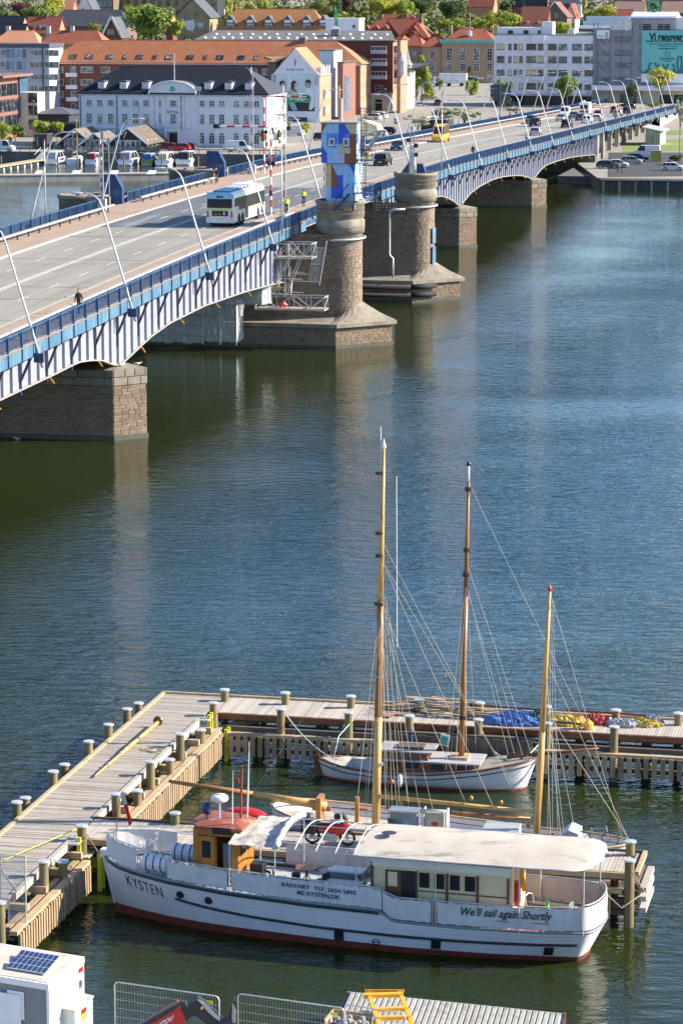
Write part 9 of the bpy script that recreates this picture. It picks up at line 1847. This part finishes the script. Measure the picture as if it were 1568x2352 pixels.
for i,x in enumerate((133,178,228,265,285,372,455,3)):
 p=at(x,385,0);mb=MB();mb.tube([p-Vector((0,0,1)),p+Vector((0,0,2.3))],.14,8);solo('mooring_post',mb,'pile_wood','thin timber mooring post among the marina boats, number %s from the left'%ORD[i]if False else '%s timber mooring post from the left among the marina boats'%ORD[i],'mooring post',p,'mooring posts in the marina')
fc=thing('low_fence','low dark timber rail along the marina quay edge','fence',pq(250,349));mb=MB();a=Vector((-70,lerp(SH,-70)+.3,2));b_=Vector((-12,lerp(SH,-12)+.3,2));
for i in range(30):p=a.lerp(b_,i/29);p.y=lerp(SH,p.x)+.3;mb.beam(p,p+Vector((0,0,.8)),.12,.12)
mb.beam(Vector((-70,lerp(SH,-70)+.3,2.8)),Vector((-41,579.3,2.8)),.15,.15);mb.beam(Vector((-41,579.3,2.8)),Vector((-12,lerp(SH,-12)+.3,2.8)),.15,.15);part('rail',mb,'old_wood',fc,True)
sg=thing('road_sign','large blue-grey road sign seen from behind on a post beside the far railing','road sign',B(384,-25.5,2));mb=MB();q=B(384,-25.5,0);mb.tube([q+Vector((0,0,2)),q+Vector((0,0,zd(384)+7.2))],.14,6);part('post',mb,'slate',sg,True)
for i in range(2):
 for k in range(4):mb=MB();zz=zd(384)+3.9+k*.85;c=q+BN*(-.3+i*2.2-.8);mb.prism([c+Vector((-1.0,-.1,zz)),c+Vector((1.0,-.1,zz)),c+Vector((1.0,-.1,zz+.8)),c+Vector((-1.0,-.1,zz+.8))],(0,.06,0));part('sign_panel',mb,'slate',sg,True)
q=pq(909,300);sg=thing('parking_sign','blue parking sign with white P beside the side street','road sign',q);mb=MB();mb.tube([(0,0,0),(0,0,2.2)],.05,5);part('post',mb,'galv',sg);mb=MB();mb.box(-.45,.45,-.04,.04,1.6,2.8);part('plate',mb,'bridge_blue',sg);textmesh('P',.45,'white_paint',lambda u,v,w:Vector((u,-.05-w,2.2+v)),parent=sg,bold=.02,height=.8)
b=building('garage_wall','low building with long dark glass front beside the far end of the blue railing',X2(1330),X2(1500),285,274,10,'steel_dark',Y=640,roof=('flat',.25,'white_paint',None,.2));bbox(b,.3,b.W-.3,-.05,0,.2,b.H-.2,'glass','glass_front')
def tlight(x,yb,ytop,green,label):
 q=pq(x,yb);h=(yb-ytop)/(FPX/(q-CPOS).length);r=thing('traffic_light',label,'traffic light',q,group='traffic lights by the scaffolded building');mb=MB();mb.tube([(0,0,0),(0,0,h)],.08,6);part('post',mb,'galv',r);mb=MB();mb.box(-.25,.25,-.25,.1,h-1.2,h);part('housing',mb,'black_plastic',r);mb=MB();mb.lathe([(0,-.28),(.14,-.28),(.14,-.2),(0,-.2)],(0,0,h-.25),8,axis='y');part('red_lamp',mb,'lamp_red',r)
 if green:mb=MB();mb.lathe([(0,-.28),(.14,-.28),(.14,-.2),(0,-.2)],(0,0,h-.95),8,axis='y');part('green_lamp',mb,'lamp_green',r)
tlight(X8(245),244,X8(1570),False,'traffic light in front of the scaffold stair');tlight(X8(940),238,X8(1430),False,'tall traffic light between the two shop trees');tlight(X8(948),240,X8(1560),True,'low traffic light showing red and green beside the tall one');tlight(X8(1105),240,X8(1560),True,'traffic light right of the tree before the shop')
for i,(x,yb,yt_)in enumerate(((947,245,196),(1018,235,196),(885,258,205),(1357,240,153),(1364,240,154),(1433,240,154),(78,340,235),(320,340,240),(552,330,198))):
 q=pq(x,yb);h=(yb-yt_)/(FPX/(q-CPOS).length);r=thing('street_light',['thin street light pole by the junction','thin pole in front of the tan building','street light at the corner of the side street','left of the twin white lamp poles before the white flats','right of the twin white lamp poles before the white flats','tall white lamp pole at the banner\'s left foot','thin dark pole at the far left quay','dark lamp post in front of the white hotel\'s left half','grey lamp post in front of the hotel\'s right half'][i],'street light',q)
 m_='slate' if i>5 else 'lamp_paint';mb=MB();mb.tube([(0,0,0),(0,0,h)],.09,6);part('pole',mb,m_,r);mb=MB();mb.lathe([(0,h-.1),(.35,h),(.3,h+.25),(0,h+.4)],(0,0,0),8);part('lamp_head',mb,m_,r)
for i,(x,y,c)in enumerate(((78,340,'cloth_dark'),(99,335,'cloth_dark'),(835,251,'cloth_dark'),(1015,222,'cloth_tan'))):person(pq(x,y),RN.uniform(0,6),['dark-clothed pedestrian left of the toilet cabin','second pedestrian in dark clothes near the toilet cabin','pedestrian outside the orange-signed shop','pedestrian in a light coat before the tan building'][i],c)
q=pq(1218,244);bicycle(pq(1160,254),-.2,'bicycle passing on the street beyond the far railing')
for i,(x,y)in enumerate(((1418,395),(1428,398))):person(pq(x,y),2+i,['person standing at the quay edge under the bridge','second person fishing at the quay edge under the bridge'][i],'cloth_dark',pose='stand')
def gull(p,rz,label):
 r=thing('seagull',label,'bird',p,rz);mb=MB();mb.lathe([(0,-.26),(.05,-.2),(.09,-.05),(.095,.06),(.05,.17),(.045,.22),(.055,.27),(.03,.32),(0,.33)],(0,0,.1),10,axis='x');mb.v=[Vector((v.x,v.y,v.z+max(0,v.x-.12)*.45))for v in mb.v];part('body',mb,'white_paint',r,smooth=True)
 for s_ in(-1,1):mb=MB();mb.prism([(.1,s_*.07,.16),(-.05,s_*.1,.18),(-.36,s_*.04,.14),(-.1,s_*.09,.08)],(0,s_*.02,0));part('wing',mb,'steel',r)
 mb=MB();mb.beam((.33,0,.25),(.4,0,.23),.02,.02);part('beak',mb,'orange_paint',r);return r
gull(at(40,1010,0),2.8,'seagull swimming by the nearest stone pier');gull(B(1.2,.4,5.75),1.0,'left seagull on the top of the nearest stone pier');gull(B(2.4,1.3,5.68),0.2,'right seagull on the top of the nearest stone pier')
# ------------------------------------------------------------ trees
for n_,c1,c2 in(('leaf_lime',(.34,.38,.035),(.17,.24,.02)),('leaf_green',(.2,.27,.025),(.08,.14,.015)),('leaf_dark',(.07,.12,.02),(.03,.06,.012)),('leaf_olive',(.26,.26,.06),(.12,.15,.03)),('leaf_purple',(.1,.03,.03),(.05,.015,.02)),('leaf_pale',(.5,.48,.36),(.35,.36,.22)),('leaf_yellow',(.52,.47,.05),(.28,.3,.03))):
 mat(n_,c1,c2,.75,ns=.5,rnd=.3)
mat('bark',(.13,.1,.07),(.08,.06,.045),.95,ns=3)
def crown_mesh(seed,kind,n=5200):
 r=random.Random(seed);mb=MB();cl=[]
 k={'round':34,'column':18,'cone':22,'sparse':18}[kind]
 for i in range(k):
  if kind=='round':v=Vector((r.gauss(0,1),r.gauss(0,1),r.gauss(0,1))).normalized()*r.uniform(.35,.74);v.z*=.9;s=r.uniform(.2,.34)
  elif kind=='sparse':v=Vector((r.gauss(0,1),r.gauss(0,1),r.gauss(0,1))).normalized()*r.uniform(.2,.85);s=r.uniform(.14,.26)
  elif kind=='cone':h=r.uniform(-1,.95);q=(1-h)/2*.75+.08;a=r.uniform(0,6.3);v=Vector((math.cos(a)*q*.8,math.sin(a)*q*.8,h*.85));s=r.uniform(.18,.28)*(1.1-h*.4)
  else:h=r.uniform(-.85,.85);a=r.uniform(0,6.3);v=Vector((math.cos(a)*.3,math.sin(a)*.3,h));s=r.uniform(.2,.32)
  cl.append((v,s))
 per=n//k
 for v,s in cl:
  for j in range(per):
   d=Vector((r.gauss(0,1),r.gauss(0,1),r.gauss(0,1))).normalized();p=v+d*s*r.uniform(.7,1.05);L=r.uniform(.03,.062)
   nn=(d+Vector((r.uniform(-.6,.6),r.uniform(-.6,.6),r.uniform(-.2,.8)))).normalized();t=nn.cross(Vector((r.random(),r.random(),r.random()))).normalized();q=nn.cross(t)
   mb.add([p-t*L,p+q*L*.6,p+t*L,p-q*L*.7],[(0,1,2,3)])
 return mb.mesh('crown','leaf_green')
CM={(k,s):crown_mesh(s*7+len(k),k)for k in('round','column','cone','sparse')for s in(1,2)}
def trunk_mesh(seed):
 r=random.Random(seed);mb=MB();mb.tube([(0,0,0),(r.uniform(-.05,.05),0,.5),(0,0,1)],[.07,.05,.035],7)
 for i in range(6):a=i*1.05+r.random();mb.tube([(0,0,.65+.05*i),(math.cos(a)*.25,math.sin(a)*.25,1.0+.04*i),(math.cos(a)*.45,math.sin(a)*.45,1.4+r.random()*.3)],[.03,.02,.008],4)
 return mb.mesh('trunk','bark')
TM=[trunk_mesh(3),trunk_mesh(5)]
def tree(x,y,w,h,Y,leaf,kind,label,trunk=.25,group=None,yaw=None,foot=None):
 """crown centre pixel, crown width and height in pixels at depth Y; trunk = share of crown height below it"""
 r=ray(x,y);c=CPOS+r*(Y/r.y);px=(c-CPOS).length/FPX;rw,rh=w*px/2,h*px/2
 zg=min(c.z-rh*1.0,foot if foot is not None else zt(c.y));root=thing('tree',label,'tree',Vector((c.x,c.y,zg)),RN.uniform(0,6),group)
 i=RN.choice((1,2));o=put('crown',CM[(kind,i)],root,(0,0,c.z-zg),None,(rw*1.3,rw*1.3,rh*1.3));setmat(o,leaf)
 th=max(1.0,c.z-zg);o=put('trunk',TM[i-1],root,(0,0,0),None,(rw*.9,rw*.9,th*.8));return root
TR=[(348,44,116,84,990,'leaf_green','round','largest broad green tree standing above the orange roof'),(408,62,34,44,1000,'leaf_lime','round','bright green bush tree right of the largest tree'),(294,26,28,34,1060,'leaf_lime','round','small lime tree left of the largest tree, before the brown institution'),(218,66,34,34,985,'leaf_olive','round','drooping willow-like tree beside the dark brick gable house'),(48,22,50,42,1060,'leaf_purple','round','dark purple-leaved tree at the upper left'),(12,12,34,40,1080,'leaf_pale','sparse','pale blossoming tree in the top left corner'),(18,36,50,30,1040,'leaf_olive','round','olive green tree at the far left edge'),(80,32,70,44,1045,'leaf_green','round','mid green tree above the red-roofed house'),(106,26,60,50,1050,'leaf_lime','round','lime green tree left of the orange-roofed cottage'),(126,8,50,30,1075,'leaf_yellow','round','yellow-green willow at the top beside the cottage'),(524,20,30,42,1030,'leaf_yellow','column','tall yellow-green conifer, left of three, by the red timber house'),(537,20,22,44,1035,'leaf_olive','column','middle conifer by the red timber house'),(549,24,14,34,1032,'leaf_yellow','column','thin right conifer by the red timber house'),(574,20,26,36,1040,'leaf_lime','round','bright green tree right of the red timber house'),(604,14,40,40,1050,'leaf_lime','round','pale weeping tree above the golden roof'),(610,32,50,20,1030,'leaf_dark','round','dark shrub mass above the golden roof'),(656,33,30,14,1020,'leaf_olive','round','low yellowish shrub row above the golden roof'),(731,18,54,42,1020,'leaf_olive','round','knobbly olive tree left of the green banner flag'),(766,16,46,44,1025,'leaf_dark','round','darker tree right behind the green banner flag'),(798,8,36,40,1060,'leaf_purple','round','brownish red tree at the top centre'),(820,24,46,36,1040,'leaf_olive','sparse','bare-looking olive tree at the top centre'),(880,12,90,44,1045,'leaf_yellow','round','large yellow-green tree above the deep red roof'),(930,18,50,44,1040,'leaf_lime','round','lime tree right of the large yellow-green tree'),(965,8,60,36,1060,'leaf_dark','round','dark tree behind the roofs at the top centre right'),(1040,22,60,56,1040,'leaf_dark','round','tall dark green tree left of the red-tiled house'),(1000,30,26,18,1020,'leaf_pale','sparse','small pale blossoming tree beside the dark one'),(1040,52,56,26,990,'leaf_lime','round','bright lime tree behind the tan building roof, left'),(1008,56,22,22,990,'leaf_lime','sparse','small lime tree at the left of the tan building roof'),(1084,46,50,34,1000,'leaf_olive','sparse','olive tree behind the tan building roof'),(1096,54,40,24,988,'leaf_lime','round','low lime tree behind the flagpole'),(1165,44,62,40,985,'leaf_lime','round','big lime tree above the white flats, left'),(1125,44,30,40,992,'leaf_yellow','round','yellowish tree above the left end of the white flats'),(1288,62,46,32,960,'leaf_lime','round','lime tree behind the roof of the white flats, right'),(1316,64,10,20,962,'leaf_green','column','thin clipped green tree beside the roof of the white flats'),(1158,14,42,36,1060,'leaf_dark','sparse','dark olive trees behind the brown-red roof'),(1206,24,30,14,1020,'leaf_olive','round','small olive bush before the black-roofed brick house'),(1388,26,56,30,1010,'leaf_yellow','round','yellow-green tree above the striped flat roof'),(1340,12,16,34,1050,'leaf_lime','column','tall lime hedge tree beside the hillside car park'),(1500,10,34,26,1090,'leaf_olive','sparse','olive tree between the flats at the top right'),(968,172,54,72,800,'leaf_lime','cone','bright lime green street tree before the tan building'),(1083,200,34,42,850,'leaf_lime','round','small lime street tree left of the white flats'),(1158,204,50,56,770,'leaf_green','sparse','mixed green street tree at the left of the white flats'),(1302,196,52,58,720,'leaf_green','round','green street tree before the right part of the white flats'),(1451,206,32,32,740,'leaf_dark','round','small dark street tree under the scaffold canopy'),(1519,176,58,44,720,'leaf_yellow','round','large yellow-green street tree before the teal banner'),(1008,190,16,30,880,'leaf_olive','sparse','thin young tree before the tan building'),(131,290,34,28,596,'leaf_lime','round','neat round lime tree right of the toilet cabin'),(92,290,48,34,598,'leaf_lime','round','wide lime tree above the toilet cabin'),(34,300,44,40,600,'leaf_green','sparse','loose green tree at the left quay'),(8,300,34,44,596,'leaf_lime','round','lime tree cut by the left edge'),(96,236,20,40,660,'leaf_olive','sparse','small autumn-toned tree beside the red brick block'),(606,312,26,40,583,'leaf_olive','sparse','thin olive tree in front of the hotel\'s right corner, left one'),(634,312,28,38,590,'leaf_olive','sparse','thin olive tree in front of the hotel\'s right corner, right one'),(701,291,26,20,620,'leaf_yellow','round','small yellow-green tree beside the terrace under the bank poster'),(664,284,16,20,640,'leaf_pale','sparse','pale blossoming shrub at the hotel\'s right corner'),(1018,258,90,34,640,'leaf_pale','sparse','large pale blossoming shrub beyond the far railing, middle'),(960,276,60,24,620,'leaf_pale','sparse','pale blossoming shrub beyond the far railing beside the parking sign'),(1066,262,66,30,640,'leaf_pale','sparse','pale blossoming shrub beyond the far railing, right'),(1185,250,50,16,700,'leaf_pale','sparse','low blossoming shrub behind the big road sign'),(1562,255,30,50,560,'leaf_pale','sparse','white blossoming tree at the right edge beyond the bridge end'),(980,217,18,10,780,'leaf_yellow','round','round orange-yellow bush by the bright lime tree'),(956,194,30,9,820,'leaf_green','round','low green hedge by the bright lime tree'),(1548,362,40,18,540,'leaf_dark','sparse','dark leafless bush on the right quay'),(1435,240,30,8,720,'leaf_green','round','clipped hedge in front of the shop windows, left'),(1500,240,40,8,720,'leaf_green','round','clipped hedge in front of the shop windows, right')]
for t in TR:tree(*t[:7],t[7],group=None)
for part_i,(nm,leafm,n_,y0,y1,hh_,cell)in enumerate((('garden_growth','leaf_green',16000,975,1180,4.5,.05),('garden_growth','leaf_yellow',9000,985,1180,5,.045),('garden_growth','leaf_dark',9000,975,1180,5,.06),('woodland','leaf_olive',9000,1170,1330,11,.03))):
 mb=MB();r_=random.Random(9+part_i);k=0
 while k<n_:
  x=r_.uniform(-165,190);Y=r_.uniform(y0,y1);v=noise.noise(Vector((x*cell,Y*cell,part_i*7)))
  if v<0.02 and nm!='woodland':k+=.35;continue
  k+=1;z=zt(Y)+r_.random()**.6*hh_*min(1,.25+1.6*abs(v));p=Vector((x,Y,z));L=r_.uniform(.35,.8);t=Vector((r_.gauss(0,1),r_.gauss(0,1),r_.gauss(0,1))).normalized();q=t.cross(Vector((r_.random(),1,r_.random()))).normalized();mb.add([p-t*L,p+q*L,p+t*L,p-q*L],[(0,1,2,3)])
 o=put(nm,mb.mesh(nm,leafm));tag(o,['green garden bushes and hedges between the hillside houses','yellow-green spring bushes between the hillside houses','dark evergreen bushes between the hillside houses','mass of far trees on the hillside along the top edge'][part_i],'woodland' if nm=='woodland' else 'bushes',kind='stuff')
